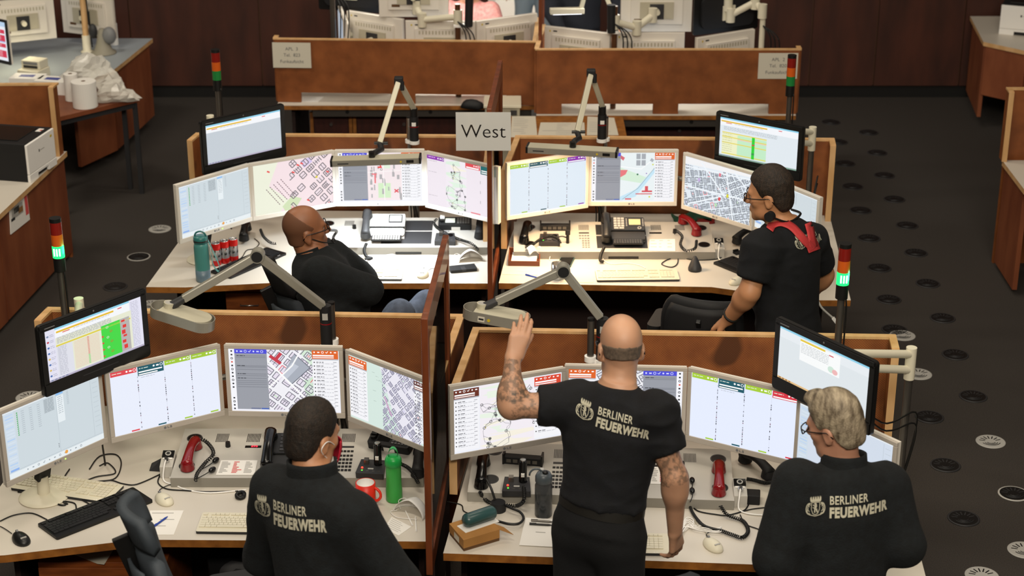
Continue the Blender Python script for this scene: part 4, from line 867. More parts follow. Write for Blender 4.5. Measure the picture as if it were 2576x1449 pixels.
def desk_phone(label, c, rz, body, keycol, lcd, hs, key, cord=None):
    o = thing('desk_telephone', label, 'telephone', c, rz, 'office telephones on the consoles'); T = Matrix.Rotation(R(20), 4, 'X')
    m = MB(); m.X = T; m.prism(rrect(.20, .115, .012, 4, 0, .05), 0, .02, body); m.prism(rrect(.20, .08, .03, 5, 0, -.045), -.004, .014, body); m.b2((-.1, -.012, .013), (.1, -.004, .0215), 'black_gloss'); part('base', m, o, .002)
    k = MB(); k.X = T
    for r in range(4):
        for q in range(3): k.b2((-.075 + q * .021, .085 - r * .021, .0195), (-.057 + q * .021, .101 - r * .021, .024), keycol)
    for q in range(2): k.b2((-.075 + q * .031, .004, .0195), (-.048 + q * .031, .017, .024), keycol)
    for r in range(5):
        for x in (-.006, .088): k.b2((x, .03 + r * .014, .0195), (x + .008, .037 + r * .014, .0225), keycol)
    part('keypad', k, o, .001)
    d = MB(); d.X = T; d.b2((.006, .028, .0195), (.084, .098, .0212), 'dark_grey'); d.b2((.012, .04, .0205), (.078, .09, .0216), lcd); part('display', d, o)
    n = MB(); n.X = T; n.cyl((.07, .012, .019), (.07, .012, .0235), .011, 'grey_lt'); n.cyl((.07, .012, .0235), (.07, .012, .0245), .006, body); part('navigator_key', n, o)
    y = MB(); y.X = Matrix.Translation((.0, -.105, -.022)) @ Matrix.Rotation(R(6), 4, 'X'); y.b2((-.085, -.03, 0), (.085, .03, .008), 'black')
    for r in range(3):
        for q in range(11): y.b2((-.079 + q * .0145, -.024 + r * .016, .008), (-.068 + q * .0145, -.013 + r * .016, .0105), 'grey_lt' if body != 'dark_grey' else 'steel_dark')
    part('letter_keyboard', y, o, .001)
    h = MB(); h.X = T @ Matrix.Translation((-.118, -.0, .012)); a, b = handset_mesh(hs, hs)
    for mm in (a, b):
        for mt_i, mt_n in enumerate(mm.mats): h.add(mm.v, [f for f, i in zip(mm.f, mm.m) if i == mt_i], mt_n, True)
    part('handset', h, o)
    s = MB(); s.X = T; s.b2((-.145, -.09, -.012), (-.09, .1, .012), body); s.b2((-.1, -.085, -.032), (.1, .1, .0), body) ; part('cradle', s, o, .003)
    if cord: q = MB(); q.tube(coil(cord, .007, 40), .0026, 'black', 5); part('coiled_cord', q, o, 0, True)
    return o
p = on_con('C', 975, 588, .03); desk_phone('silver office telephone with a lit display in cool lamp light', p, CON['C'][0].rotation_euler.z, 'grey_lt', 'white', 'lcd', 'dark_grey', 'C', PP([(922, 612), (916, 630), (922, 645), (935, 650), (918, 652)], [zc, zc - .03, DZ + .02, DZ + .02, DZ + .015]))
p = on_con('D', 1577, 597, .03); desk_phone('dark office telephone with a yellowish display in warm lamp light', p, CON['D'][0].rotation_euler.z, 'dark_grey', 'grey_lt', 'lcd_warm', 'black', 'D', PP([(1520, 622), (1512, 640), (1510, 655), (1518, 658)], [zc, zc - .03, DZ + .02, DZ + .012]))
p = on_con('A', 748, 1160, .03); desk_phone('black office telephone half hidden behind the dark-haired man', p, CON['A'][0].rotation_euler.z, 'black', 'dark_grey', 'lcd_warm', 'black_gloss', 'A')
p = on_con('B', 1560, 1210, .03); desk_phone('black office telephone behind the bald man\'s back', p, CON['B'][0].rotation_euler.z, 'black', 'dark_grey', 'lcd_warm', 'black_gloss', 'B')

def keyboard(o_, col, keys):
    m = MB(); m.prism(rrect(.45, .155, .008, 3), 0, .012, col, 'dark_grey' if col != 'black' else col); part('base', m, o_, .002)
    k = MB()
    def row(x0, y, ws, h=.0155):
        x = x0
        for w in ws:
            if w > 0: k.b2((x + .0008, y, .011), (x + w - .0008, y + h, .0165), keys)
            x += abs(w)
    u = .0182; L = -.217
    row(L, .052, [u, -u * .8] + [u] * 4 + [-u * .4] + [u] * 4 + [-u * .4] + [u] * 4)
    row(L, .026, [u] * 13 + [u * 2]); row(L, .008, [u * 1.5] + [u] * 12 + [u * 1.5]); row(L, -.010, [u * 1.75] + [u] * 12 + [u * 1.25]); row(L, -.028, [u * 1.25] + [u] * 11 + [u * 2.75]); row(L, -.046, [u * 1.3] * 3 + [u * 6] + [u * 1.3] * 3)
    for y in (.052, .026, .008): row(.063, y, [u] * 3)
    row(.063 + u, -.028, [u]); row(.063, -.046, [u] * 3)
    for y in (.052, .026, .008, -.010, -.028, -.046): row(.127, y, [u] * 4 if y > -.04 else [u * 2, u, u])
    part('keycaps', k, o_)
    l = MB(); l.b2((.13, .066, .0118), (.2, .068, .0124), 'mid_grey'); l.b2((.16, -.072, .0118), (.165, -.069, .0126), 'white'); l.b2((.172, -.072, .0118), (.177, -.069, .0126), 'white'); part('status_strip', l, o_)
def kb(label, near_a, near_b, kind, flip=False):
    p, q, rz = frame_px(near_a, near_b, DZ + .01); c = (p + q) / 2; c.z = DZ + .0005; n = Vector((-math.sin(rz), math.cos(rz), 0)) * .0775
    return stamp('white_keyboard' if kind == 'w' else 'black_keyboard', lambda o: keyboard(o, 'cream' if kind == 'w' else 'black', 'cream' if kind == 'w' else 'black_soft'), label, 'keyboard', c + n, rz + (math.pi if flip else 0), 'white keyboards' if kind == 'w' else 'black keyboards')
kb('black keyboard nearest the black mouse on the dark-haired man\'s desk', (154, 1350), (375, 1263), 'b')
kb('black keyboard beside the three cans on the seated man\'s desk', (592, 693), (710, 642), 'b')
kb('black keyboard partly under the arm of the man in red braces', (1800, 663), (1935, 718), 'b')
kb('white keyboard beside the dark-haired man\'s left side on the front desk', (489, 1338), (775, 1342), 'w')
kb('white keyboard under the far silver monitor among black cables', (44, 1231), (250, 1262), 'w')
kb('white keyboard half covered by the bald man\'s hip', (1402, 1388), (1682, 1394), 'w')
kb('white keyboard in cool light by the seated man\'s folded arms', (805, 702), (1008, 703), 'w')
kb('white keyboard in warm light below the dark telephone', (1508, 706), (1704, 704), 'w')
def mouse_b(o, col):
    m = MB(); m.ell((0, 0, .004), (.032, .056, .030), col, 20, squash=-.004); m.v = [(x * (1 - .12 * (y / .056)), y, z) for x, y, z in m.v]; part('shell', m, o)
    w = MB(); w.cyl((-.004, .032, .028), (.004, .032, .028), .008, 'mid_grey', n=12); part('wheel', w, o)
    b = MB(); b.b2((-.012, -.034, .0265), (.012, -.028, .0305), 'grey_lt'); part('badge', b, o)
def mouse(label, px, py, rz, col, cable=None, ccol='cream_dark'):
    c = at(px, py, DZ + .012); c.z = DZ + .0005
    o = stamp({'cream': 'white_mouse', 'black': 'black_mouse'}[col], lambda o_: mouse_b(o_, col), label, 'computer mouse', c, rz, 'computer mice')
    if cable: q = MB(); q.tube(spline(PP(cable, DZ + .005)), .002, ccol, 5); part('cable', q, o, 0, True)
    return o
mouse('cream mouse right of the white keyboard on the dark-haired man\'s desk', 412, 1255, R(40), 'cream', [(403, 1240), (402, 1232), (420, 1222), (440, 1217)], 'black')
mouse('cream mouse lying alone near the front edge beside the bald man\'s hand', 1793, 1370, R(28), 'cream', [(1783, 1350), (1768, 1330), (1752, 1318), (1745, 1290)])
mouse('white mouse at the divider end of the seated man\'s desk', 1064, 688, R(-6), 'cream', [(1066, 674), (1060, 665), (1040, 657), (1015, 656), (1005, 667)])
mouse('pale mouse under the elbow of the man in red braces', 1853, 706, R(-40), 'cream', [(1868, 698), (1880, 690)])
mouse('black mouse on the near corner of the front desk', 52, 1354, R(38), 'black', [(30, 1342), (5, 1326), (-20, 1318)], 'black')
m = MB()
for k, (r, z) in enumerate(((.034, 0), (.036, .012), (.03, .03), (.022, .05), (.014, .066), (.006, .074))): pass
m.lathe([(0, 0), (.037, 0), (.038, .012), (.031, .03), (.022, .05), (.014, .066), (.007, .075), (0, .077)], 'dark_grey', n=24); m.v = [(x + z * z * 4 * .0, y + z * .25, z) for x, y, z in m.v]
ms = solo('upright_mouse', m, 'dark upright mouse beside the warm-lit white keyboard', 'computer mouse', at(1748, 680, DZ) + Vector((0, 0, .0005)))

def sheet(label, corners, z, mt='paper', lines=0, name='paper_sheet', group=None, red=False):
    P = PP(corners, z); c = sum(P, Vector()) / 4; m = MB(); n = MB(); 
    vs = [p - c for p in P]; m.add(vs + [v - Vector((0, 0, .0009)) for v in vs], [(0, 1, 2, 3), (7, 6, 5, 4), (0, 4, 5, 1), (1, 5, 6, 2), (2, 6, 7, 3), (3, 7, 4, 0)], mt)
    rnd = random.Random(len(label))
    for i in range(lines):
        t = .1 + .8 * i / lines; a = vs[0].lerp(vs[3], t); b = vs[1].lerp(vs[2], t); s, e = .08 + .3 * (rnd.random() < .3), rnd.uniform(.5, .9); w = (vs[3] - vs[0]) * (.16 / max(lines, 6))
        p, q = a.lerp(b, s), a.lerp(b, e); up = Vector((0, 0, .0005)); m.add([p + up, q + up, q + w + up, p + w + up], [(0, 1, 2, 3)], 'print_red' if red and rnd.random() < .4 else 'grey_lt')
    return solo(name, m, label, 'paper', c, 0, group)
def sheet_on(key, label, corners, lines=0, red=False, mt='paper'):
    P = [on_con(key, *c, .0008) for c in corners]; c = sum(P, Vector()) / 4; vs = [p - c for p in P]; m = MB(); m.add(vs + [v - Vector((0, 0, .0006)) for v in vs], [(0, 1, 2, 3), (7, 6, 5, 4), (0, 4, 5, 1), (1, 5, 6, 2), (2, 6, 7, 3), (3, 7, 4, 0)], mt); rnd = random.Random(9)
    for i in range(lines):
        t = .1 + .8 * i / lines; a = vs[0].lerp(vs[3], t); b = vs[1].lerp(vs[2], t); w = (vs[3] - vs[0]) * .05; up = Vector((0, 0, .0006))
        for s in (.05, .38, .7):
            p, q = a.lerp(b, s), a.lerp(b, s + rnd.uniform(.08, .26)); m.add([p + up, q + up, q + w + up, p + w + up], [(0, 1, 2, 3)], 'print_red' if red and s == .38 else 'grey_lt')
    return solo('paper_sheet', m, label, 'paper', c, 0, 'loose papers')
LP = 'loose papers'
sheet_on('A', 'printed form with red lines on the console below the red display', [(556, 1159), (648, 1159), (640, 1196), (543, 1196)], 9, True)
sheet_on('B', 'printed form beside the bald man\'s hanging arm', [(1640, 1175), (1695, 1178), (1698, 1220), (1636, 1218)], 8, True)
sheet_on('C', 'blank white paper on the cool-lit console', [(846, 593), (908, 592), (900, 623), (832, 622)], 0)
sheet_on('D', 'blank white paper on the warm-lit console', [(1634, 603), (1698, 602), (1699, 633), (1632, 632)], 3)
sheet('white paper under the blue pen on the dark-haired man\'s desk', [(378, 1284), (462, 1284), (437, 1345), (360, 1345)], DZ + .0015, 'paper', 3, group=LP)
sheet('white papers by the mask on the dark-haired man\'s desk', [(985, 1300), (1035, 1325), (1003, 1347), (965, 1330)], DZ + .0015, 'paper', 6, group=LP)
sheet('white writing pad at the bald man\'s hip', [(1322, 1302), (1405, 1306), (1400, 1376), (1306, 1371)], DZ + .004, 'paper', 2, 'writing_pad', LP)
sheet('white note under the mug and steel bar lamp shadow on the warm-lit desk', [(1420, 674), (1499, 677), (1494, 711), (1408, 709)], DZ + .0015, 'paper_warm', 0, group=LP)
sheet('pale note beneath the smoky tray on the warm-lit desk', [(1270, 672), (1353, 676), (1352, 692), (1262, 690)], DZ + .0015, 'paper_warm', 2, group=LP)
sheet('white slip of paper in front of the cool-lit console', [(1064, 645), (1150, 647), (1149, 656), (1062, 655)], DZ + .0015, 'white', 0, group=LP)
def pen(label, a, b, col, z=DZ + .004):
    p, q = at(*a, z), at(*b, z); c = (p + q) / 2; o = thing('pen', label, 'pen', c, 0, 'pens'); m = MB(); d = (q - p).normalized(); m.cyl(p, q - d * .016, .0042, col); part('barrel', m, o, 0, True); t = MB(); t.cyl(q - d * .016, q, .0042, col, .0012); part('tip', t, o, 0, True)
    k = MB(); k.beam(p + Vector((0, 0, .005)), p.lerp(q, .3) + Vector((0, 0, .005)), .003, .002, col); part('clip', k, o, 0, True); return o
pen('blue pen on the white paper of the front desk', (382, 1328), (422, 1299), 'pen_blue', DZ + .006); pen('blue pen in front of the smoky tray on the warm-lit desk', (1322, 691), (1358, 700), 'pen_blue')
pen('black pen on the white writing pad by the bald man', (1332, 1318), (1390, 1321), 'black', DZ + .009); pen('silver-clipped pen beside the black pen on the writing pad', (1336, 1309), (1392, 1313), 'steel_dark', DZ + .009)

# drinks
c = at(512, 706, DZ); o = thing('drinking_bottle', 'teal drinking bottle with a carry strap on the seated man\'s desk', 'bottle', c, 0); r = .040
m = MB(); m.lathe([(0, .001), (r - .003, .001), (r, .006), (r, .07), (0, .07)], 'bottle_grey'); m.lathe([(r, .07), (r, .2), (r - .002, .215), (r - .008, .225), (0, .225)], 'teal'); part('body', m, o)
m = MB(); m.lathe([(r - .003, .222), (r - .001, .226), (r - .001, .255), (r - .008, .262), (0, .264)], 'teal_dark'); m.cyl((0, 0, .232), (0, 0, .24), r, 'dark_grey'); part('lid', m, o)
m = MB(); m.tube([(.03 * math.cos(a), -.005 + .0 * a, .26 + .028 * math.sin(a)) for a in np.linspace(0, math.pi, 12)], .005, 'teal_dark'); part('carry_loop', m, o)
m = MB(); Pst = spline([(r, 0, .235), (r + .02, -.01, .19), (r + .055, -.015, .09), (r + .045, -.012, .06), (r + .02, -.008, .1), (r + .005, -.004, .2)], 6); m.grid(lambda u, v: Vector(Pst[int(u * (len(Pst) - 1))]) + Vector((0, .018 * (v - .5), .004 * (v - .5))), len(Pst), 2, 'teal'); part('strap', m, o)
def can(o_):
    m = MB(); m.lathe([(0, .001), (.02, .001), (.0262, .008), (.0262, .034)], 'can_red', n=24); m.lathe([(.0262, .034), (.0262, .095)], 'can_silver', n=24); m.lathe([(.0262, .095), (.0262, .122), (.0235, .131)], 'can_red', n=24); m.lathe([(.0235, .131), (.0235, .134), (.021, .133), (.021, .130), (0, .130)], 'can_silver', n=24)
    for k in range(6):
        a = k * 1.047; pts = [(a - .32, .05), (a - .1, .058), (a + .02, .05), (a + .14, .06), (a + .3, .055), (a + .26, .066), (a + .05, .072), (a - .2, .07)]
        m.add([(.0265 * math.cos(q), .0265 * math.sin(q), z) for q, z in pts], [tuple(range(8))], 'black'); m.add([(.0265 * math.cos(q), .0265 * math.sin(q), z + .028) for q, z in pts[2:7]], [tuple(range(5))], 'black')
        m.add([(.0264 * math.cos(a + dq), .0264 * math.sin(a + dq), z) for dq, z in ((-.3, .036), (.3, .036), (0, .05))], [(0, 1, 2)], 'can_red'); m.add([(.0264 * math.cos(a + dq), .0264 * math.sin(a + dq), z) for dq, z in ((-.3, .095), (0, .078), (.3, .095))], [(0, 1, 2)], 'can_red')
    part('body', m, o_); t = MB(); t.prism(rrect(.012, .02, .005, 4, 0, .004), .131, .1325, 'can_silver'); part('pull_tab', t, o_)
for lb, x, y, a in (('red and silver drink can closest to the teal bottle', 546, 667, .3), ('middle one of the three red and silver drink cans', 567, 661, .9), ('red and silver drink can nearest the seated man\'s chair', 589, 656, 1.7)): stamp('drink_can', can, lb, 'can', at(x, y, DZ), a, 'energy drink cans by the teal bottle')
c = at(921, 1266, DZ); o = thing('coffee_mug', 'orange-red mug with black lettering beside the green bottle', 'mug', c, 0); r = .041
m = MB(); m.lathe([(0, .001), (r - .003, .001), (r, .005), (r, .098), (r - .004, .098)], 'red_orange'); m.lathe([(r - .004, .098), (r - .005, .01), (0, .008)], 'white'); part('cup', m, o)
m = MB(); m.tube([(r - .003 + .030 * math.sin(a), 0, .05 + .03 * math.cos(a)) for a in np.linspace(0, math.pi, 12)], .006, 'red_orange', 8); part('handle', m, o); o.rotation_euler = (0, 0, R(-20))
t = MB(); vs, fs = text_mesh('FEUERWEHR', .028, .0006, .8); x1 = max(v[0] for v in vs); t.add([((r + .0006) * math.sin((x - x1) / r + .65), -(r + .0006) * math.cos((x - x1) / r + .65), .034 + z) for x, z in vs], fs, 'black'); part('lettering', t, o)
c = at(992, 1258, DZ); o = thing('drinking_bottle', 'translucent green drinking bottle on the dark-haired man\'s desk', 'bottle', c, 0); r = .035
m = MB(); m.lathe([(0, .001), (r - .003, .001), (r, .008), (r, .05), (r - .003, .09), (r - .003, .15), (r - .005, .17)], 'green_plastic'); part('body', m, o)
m = MB(); m.lathe([(r - .002, .165), (r + .001, .168), (r, .192), (r - .006, .205), (.012, .212), (0, .213)], 'green_lid'); part('lid', m, o)
m = MB(); Pst = [(.0 + .02 * math.cos(a), .0, .208 + .036 * math.sin(a)) for a in np.linspace(0, math.pi, 14)]; m.grid(lambda u, v: Vector(Pst[int(u * 13)]) + Vector((0, .02 * (v - .5), 0)), 14, 2, 'green_lid'); m.grid(lambda u, v: Vector(Pst[13 - int(u * 13)]) * 1.0 + Vector((0, .02 * (v - .5), .003)), 14, 2, 'green_lid'); part('carry_loop', m, o)
m = MB(); m.beam((-.012, -.012, .02), (.004, .0, .168), .012, .004, 'dark_grey'); part('inner_rod', m, o)
c = at(1367, 1296, DZ); o = thing('drinking_bottle', 'smoky grey drinking bottle beside the bald man\'s waist', 'bottle', c, 0); r = .036
m = MB(); m.lathe([(0, .001), (r - .003, .001), (r, .006), (r, .14), (r - .006, .155), (r - .008, .16)], 'smoke_plastic'); m.lathe([(0, .004), (r - .003, .004), (r - .003, .05), (0, .05)], 'dark_grey'); part('body', m, o)
m = MB(); m.lathe([(r - .004, .156), (r - .001, .16), (r - .001, .182), (r - .008, .196), (.012, .204), (0, .204)], 'smoke_lid'); m.ell((.006, -.01, .204), (.013, .013, .009), 'black', 12); m.b2((-.014, .0, .198), (.0, .02, .21), 'grey_lt'); part('lid', m, o)
m = MB(); m.tube([(-.03 + .028 * math.cos(a), 0, .185 + .03 * math.sin(a)) for a in np.linspace(-.6, math.pi, 12)], .004, 'smoke_lid'); part('carry_loop', m, o)
c = at(1404, 700, DZ); o = thing('steel_mug', 'brushed steel mug behind the lamp elbow on the warm-lit desk', 'mug', c, 0); m = MB(); m.lathe([(0, .001), (.036, .001), (.038, .004), (.038, .088), (.036, .088), (.036, .006), (0, .006)], 'chrome'); part('cup', m, o); h = MB(); h.tube([(.036 + .025 * math.sin(a), .01, .045 + .026 * math.cos(a)) for a in np.linspace(0, math.pi, 10)], .004, 'chrome'); part('handle', h, o)

# masks
def mask(label, px, py, rz, sz=1.0):
    o = thing('face_mask', label, 'face mask', at(px, py, DZ), rz, 'white moulded face masks'); m = MB()
    def f(u, v):
        a = math.pi * u; b = v * math.pi * .5; w = .068 * math.cos(b) ** .7; return Vector((w * math.cos(a) * sz, -.045 + .10 * math.sin(b) * .75 * sz + .012 * math.sin(a), .004 + .062 * math.sin(a) * (math.cos(b) ** .55) * sz * (1 - .25 * abs(math.cos(a)))))
    m.grid(f, 17, 10, 'mask_white'); part('cup', m, o).modifiers.new('s', 'SOLIDIFY').thickness = .0016
    b = MB(); b.tube(spline([(-.06, -.03, .006), (-.08, -.05, .004), (-.04, -.075, .004), (.0, -.07, .004), (.05, -.05, .005)]), .0018, 'mask_white', 5); b.tube(spline([(-.03, .03, .006), (-.07, .05, .02), (-.085, .02, .02), (-.05, -.02, .01)]), .0018, 'mask_white', 5); part('strap', b, o); return o
mask('white face mask on the seated man\'s desk before the black handset', 1183, 653, R(8)); mask('white face mask on the dark-haired man\'s desk beside the green bottle', 1040, 1288, R(-30), 1.05)
for lb, a, b in (('white test swab closest to the mask on the front desk', (1020, 1285), (1036, 1318)), ('white test swab lying second from the mask on the front desk', (1045, 1300), (1047, 1333))):
    p, q = at(*a, DZ + .004), at(*b, DZ + .004); m = MB(); m.cyl(p, q, .0028, 'white', n=8); m.cyl(q, q + (q - p).normalized() * .012, .0036, 'mask_white', n=8); solo('test_swab', m, lb, 'swab', (p + q) / 2, 0, 'test swabs', 0, True)

# radios, charger bases, small devices
def radio(label, key, px, py, rz, lcd):
    o = thing('radio_unit', label, 'radio', on_con(key, px, py), rz, 'black mobile radios on the consoles'); m = MB(); m.X = Matrix.Rotation(R(18), 4, 'X'); m.prism(rrect(.19, .075, .01, 3), .0, .045, 'black_soft'); part('body', m, o, .003)
    d = MB(); d.X = m.X; d.b2((-.055, -.015, .0445), (.0, .025, .0462), lcd)
    part('display', d, o); k = MB(); k.X = m.X
    for r in range(4):
        for c in range(5): k.b2((.012 + c * .015, -.022 + r * .013, .0445), (.023 + c * .015, -.013 + r * .013, .0475), 'mid_grey')
    k.b2((-.02, -.0385, .008), (.03, -.037, .03), 'paper'); part('keypad', k, o); n = MB(); n.X = m.X; n.cyl((-.075, 0, .044), (-.075, 0, .06), .015, 'black'); n.b2((-.085, .0, .05), (-.06, .03, .066), 'white' if key == 'C' else 'black'); part('microphone_plug', n, o); return o
radio('black radio with a lit display on the cool-lit console', 'C', 1145, 572, 0, 'lcd'); radio('black radio under the map monitor behind the green bottle', 'A', 985, 1125, R(-18), 'black_gloss')
def mic_base(label, key, px, py, rz, lit, extra=False):
    o = thing('microphone_base', label, 'microphone base', on_con(key, px, py), rz, 'black microphone bases on the consoles'); X = Matrix.Rotation(R(8), 4, 'X'); m = MB(); m.X = X; m.prism([(-.06, -.05), (.06, -.05), (.052, .05), (-.052, .05)], 0, .028, 'dark_grey'); part('base', m, o, .005)
    b = MB(); b.X = X; b.b2((-.012, -.02, .0275), (.012, -.012, .0295), 'grey_lt')
    for i in range(4): b.b2((-.04 + .024 * i, -.035, .0275), (-.03 + .024 * i, -.03, .029), 'steel_dark')
    b.cyl((.03, .02, .028), (.03, .02, .033), .014, 'black_gloss'); part('buttons', b, o)
    k = MB(); k.X = X; k.b2((-.034, .012, .026), (-.014, .034, .05), 'steel_dark'); part('gooseneck_socket', k, o)
    if lit:
        l = MB(); l.X = X; l.ell((-.037, -.012, .03), (.005, .005, .004), 'led_red', 10); part('red_lamp', l, o); l = MB(); l.X = X; l.ell((-.035, -.03, .029), (.004, .004, .003), 'led_green', 8); part('green_lamp', l, o)
    if extra:
        t = MB(); t.X = X; t.cyl((.025, .02, .028), (.025, .035, .12), .017, 'black_gloss'); t.cyl((.025, .036, .121), (.025, .037, .128), .012, 'chrome'); t.b2((.018, .004, .06), (.032, .018, .075), 'paper'); part('hand_microphone', t, o)
    return o
mic_base('black microphone base in front of the lit radio', 'C', 1120, 608, 0, False); mic_base('black microphone base with red lamp behind the orange-red mug', 'A', 935, 1188, R(-6), True, True)
mic_base('black microphone base with red and green lamps on the bald man\'s console', 'B', 1300, 1232, R(-2), True, True); mic_base('black microphone base with a gooseneck on the warm-lit console', 'D', 1382, 610, 0, True)
o = thing('gooseneck_microphone', 'short black gooseneck microphone on the warm-lit console', 'microphone', on_con('D', 1428, 612), 0); m = MB(); m.cyl((0, 0, 0), (0, 0, .05), .009, 'black'); m.cyl((0, 0, .05), (0, .004, .075), .014, 'black_soft'); part('capsule', m, o); m = MB(); m.tube(spline([(0, 0, .03), (-.03, 0, .04), (-.06, 0, .035)]), .004, 'black'); part('neck', m, o)
for key, lb, a, b in (('D', 'dark slotted card reader on the warm-lit console', (1360, 577), (1433, 577)), ('B', 'dark slotted card reader behind the bald man\'s grey bottle', (1268, 1160), (1364, 1168))):
    p, q = on_con(key, *a), on_con(key, *b); o = thing('card_reader', lb, 'card reader', (p + q) / 2, math.atan2(q.y - p.y, q.x - p.x), 'slotted card readers'); L = (q - p).length; m = MB(); m.b2((-L / 2, -.02, -.005), (L / 2, .02, .03), 'black_soft'); part('body', m, o, .003); e = MB()
    for sx in (-1, 1): e.b2((sx * L / 2 - .004, -.024, -.004), (sx * L / 2 + .004, .024, .045), 'black')
    part('end_ear', e, o) if False else [part('end_ear', MB().b2((sx * L / 2 - .004, -.024, -.004), (sx * L / 2 + .004, .024, .045), 'black'), o) for sx in (-1, 1)]
    f = MB()
    for i in range(5): f.b2((-L * .42 + i * L * .17, -.0212, .006), (-L * .3 + i * L * .17, -.0195, .022), 'steel_dark')
    part('slots', f, o)
for lb, px, py, rz in (('small grey control box with a round button beside the red handset of the front desk', 424, 1192, R(0)), ('small grey control box with a green-lit button by the grey-haired man', 1860, 1265, R(-2)), ('small grey control box at the end of the warm-lit console', 1808, 643, R(0))):
    o = thing('control_box', lb, 'control box', at(px, py, DZ), rz, 'small grey control boxes'); m = MB(); m.add([(-.028, -.04, 0), (.028, -.04, 0), (.028, .06, 0), (-.028, .06, 0), (-.028, -.04, .055), (.028, -.04, .055), (.028, .06, .085), (-.028, .06, .085)], [(0, 1, 5, 4), (1, 2, 6, 5), (2, 3, 7, 6), (3, 0, 4, 7), (4, 5, 6, 7), (3, 2, 1, 0)], 'console'); part('housing', m, o, .002)
    X = Matrix.Translation((0, .03, .077)) @ Matrix.Rotation(R(17), 4, 'X'); m = MB(); m.X = X; m.b2((-.025, -.018, -.002), (.025, .02, .006), 'black_gloss'); m.cyl((0, 0, .006), (0, 0, .009), .013, 'grey_lt'); m.cyl((0, 0, .009), (0, 0, .0095), .008, 'black'); part('push_button', m, o); m = MB(); m.X = Matrix.Translation((0, -.01, .066)) @ Matrix.Rotation(R(17), 4, 'X'); m.cyl((0, 0, -.004), (0, 0, .012), .011, 'chrome'); m.cyl((0, 0, .012), (0, -.01, .03), .006, 'black'); m.b2((-.02, .013, -.001), (.02, .022, .001), 'paper'); part('key_switch', m, o)
    m = MB(); m.tube(spline([(0, -.02, .085), (-.006, -.045, .06), (-.008, -.07, .01), (.03, -.1, .006), (.1, -.11, .006)]), .0035, 'white', 6); part('cable', m, o)
m = MB(); m.b2((-.03, -.03, 0), (.03, .03, .045), 'black_soft'); solo('power_adaptor', m, 'black power adaptor beside the green-lit control box', 'adaptor', at(1893, 1262, DZ), R(-8), bevel=.004)
m = MB(); m.add([(-.04, -.02, 0), (.035, -.03, 0), (.03, .03, 0), (-.03, .03, 0), (-.03, .0, .03), (.02, .02, .05)], [(0, 1, 5, 4), (1, 2, 5), (2, 3, 4, 5), (3, 0, 4), (3, 2, 1, 0)], 'black_soft'); solo('cable_plug', m, 'black wedge-shaped plug beside the control box of the front desk', 'plug', at(400, 1180, DZ), 0, bevel=.003)
for lb, key, px, py, rz in (('black earpiece on the front console form, upper of its pair', 'A', 542, 1166, R(-30)), ('black earpiece on the front console form, lower of its pair', 'A', 533, 1190, R(-35)), ('black earpiece above the other beside the bald man\'s arm', 'B', 1741, 1217, R(0)), ('black earpiece below the other beside the bald man\'s arm', 'B', 1741, 1243, R(0))):
    o = thing('earpiece', lb, 'earpiece', on_con(key, px, py), rz, 'black earpieces on the consoles'); m = MB(); m.ell((0, .004, .013), (.012, .02, .012), 'black_gloss', 14); part('shell', m, o); m = MB(); m.tube(spline([(0, -.012, .012), (-.003, -.04, .008), (-.015, -.07, .0)]), .002, 'black', 5); part('lead', m, o)

# the cardboard box, glasses case, phones, tray, cloths
P = PP([(1130, 1317), (1166, 1359), (1257, 1332), (1218, 1290)], DZ + .052); c = sum(P, Vector()) / 4; o = thing('cardboard_box', 'flat brown cardboard box under the green glasses case', 'box', (c.x, c.y, DZ), 0)
m = MB(); poly = [(p.x, p.y) for p in P]; m.prism(poly, DZ + .014, DZ + .052, 'cardboard'); part('lid', m, o, .001, True); m = MB(); m.prism([(c.x + (x - c.x) * .985, c.y + (y - c.y) * .985) for x, y in poly], DZ + .0005, DZ + .014, 'cardboard_dark'); part('tray', m, o, 0, True)
m = MB(); a, b = P[2], P[2].lerp(P[3], .35); e = Vector((.055, -.005, -.02)); m.add([a, b, b + e * .7, a + e, a - Vector((0, 0, .002)), b - Vector((0, 0, .002)), b + e * .7 - Vector((0, 0, .002)), a + e - Vector((0, 0, .002))], [(0, 1, 2, 3), (7, 6, 5, 4), (0, 3, 7, 4), (1, 5, 6, 2), (3, 2, 6, 7)], 'cardboard'); part('flap', m, o, 0, True)
m = MB(); q, r_ = P[0].lerp(P[1], .35), P[0].lerp(P[1], .7); n = Vector((-.0006, -.0008, 0)); m.add([q + n - Vector((0, 0, .01)), r_ + n - Vector((0, 0, .01)), r_ + n - Vector((0, 0, .036)), q + n - Vector((0, 0, .036))], [(0, 1, 2, 3)], 'paper_warm'); part('address_label', m, o, 0, True)
a, b = at(1166, 1329, DZ + .054), at(1246, 1302, DZ + .054); d = (b - a); L = d.length; rz = math.atan2(d.y, d.x); o = thing('glasses_case', 'dark green hard glasses case lying on the cardboard box', 'glasses case', (a + b) / 2, rz)
m = MB(); m.tube([(-L / 2 + .0 + L * t, 0, .03) for t in (0, .02, .06, .12, .88, .94, .98, 1)], [.006, .018, .025, .029, .029, .025, .018, .006], 'case_green', 18); part('shell', m, o); m = MB(); m.b2((-L / 2 - .012, -.034, -.0018), (L / 2 - .004, .03, .0008), 'paper'); part('paper_slip', m, o)
p, q, rz = frame_px((1131, 683), (1196, 677), DZ + .01); c = (p + q) / 2; o = thing('phone_wallet_case', 'closed dark brown phone wallet case beside the white mask', 'phone case', (c.x, c.y + .03, DZ), rz); m = MB(); m.prism(rrect(.15, .075, .008, 3), .0005, .017, 'black_soft'); part('cover', m, o, .004); m = MB(); m.b2((-.012, -.039, .004), (.012, .01, .0185), 'dark_grey'); part('closing_strap', m, o, .002)
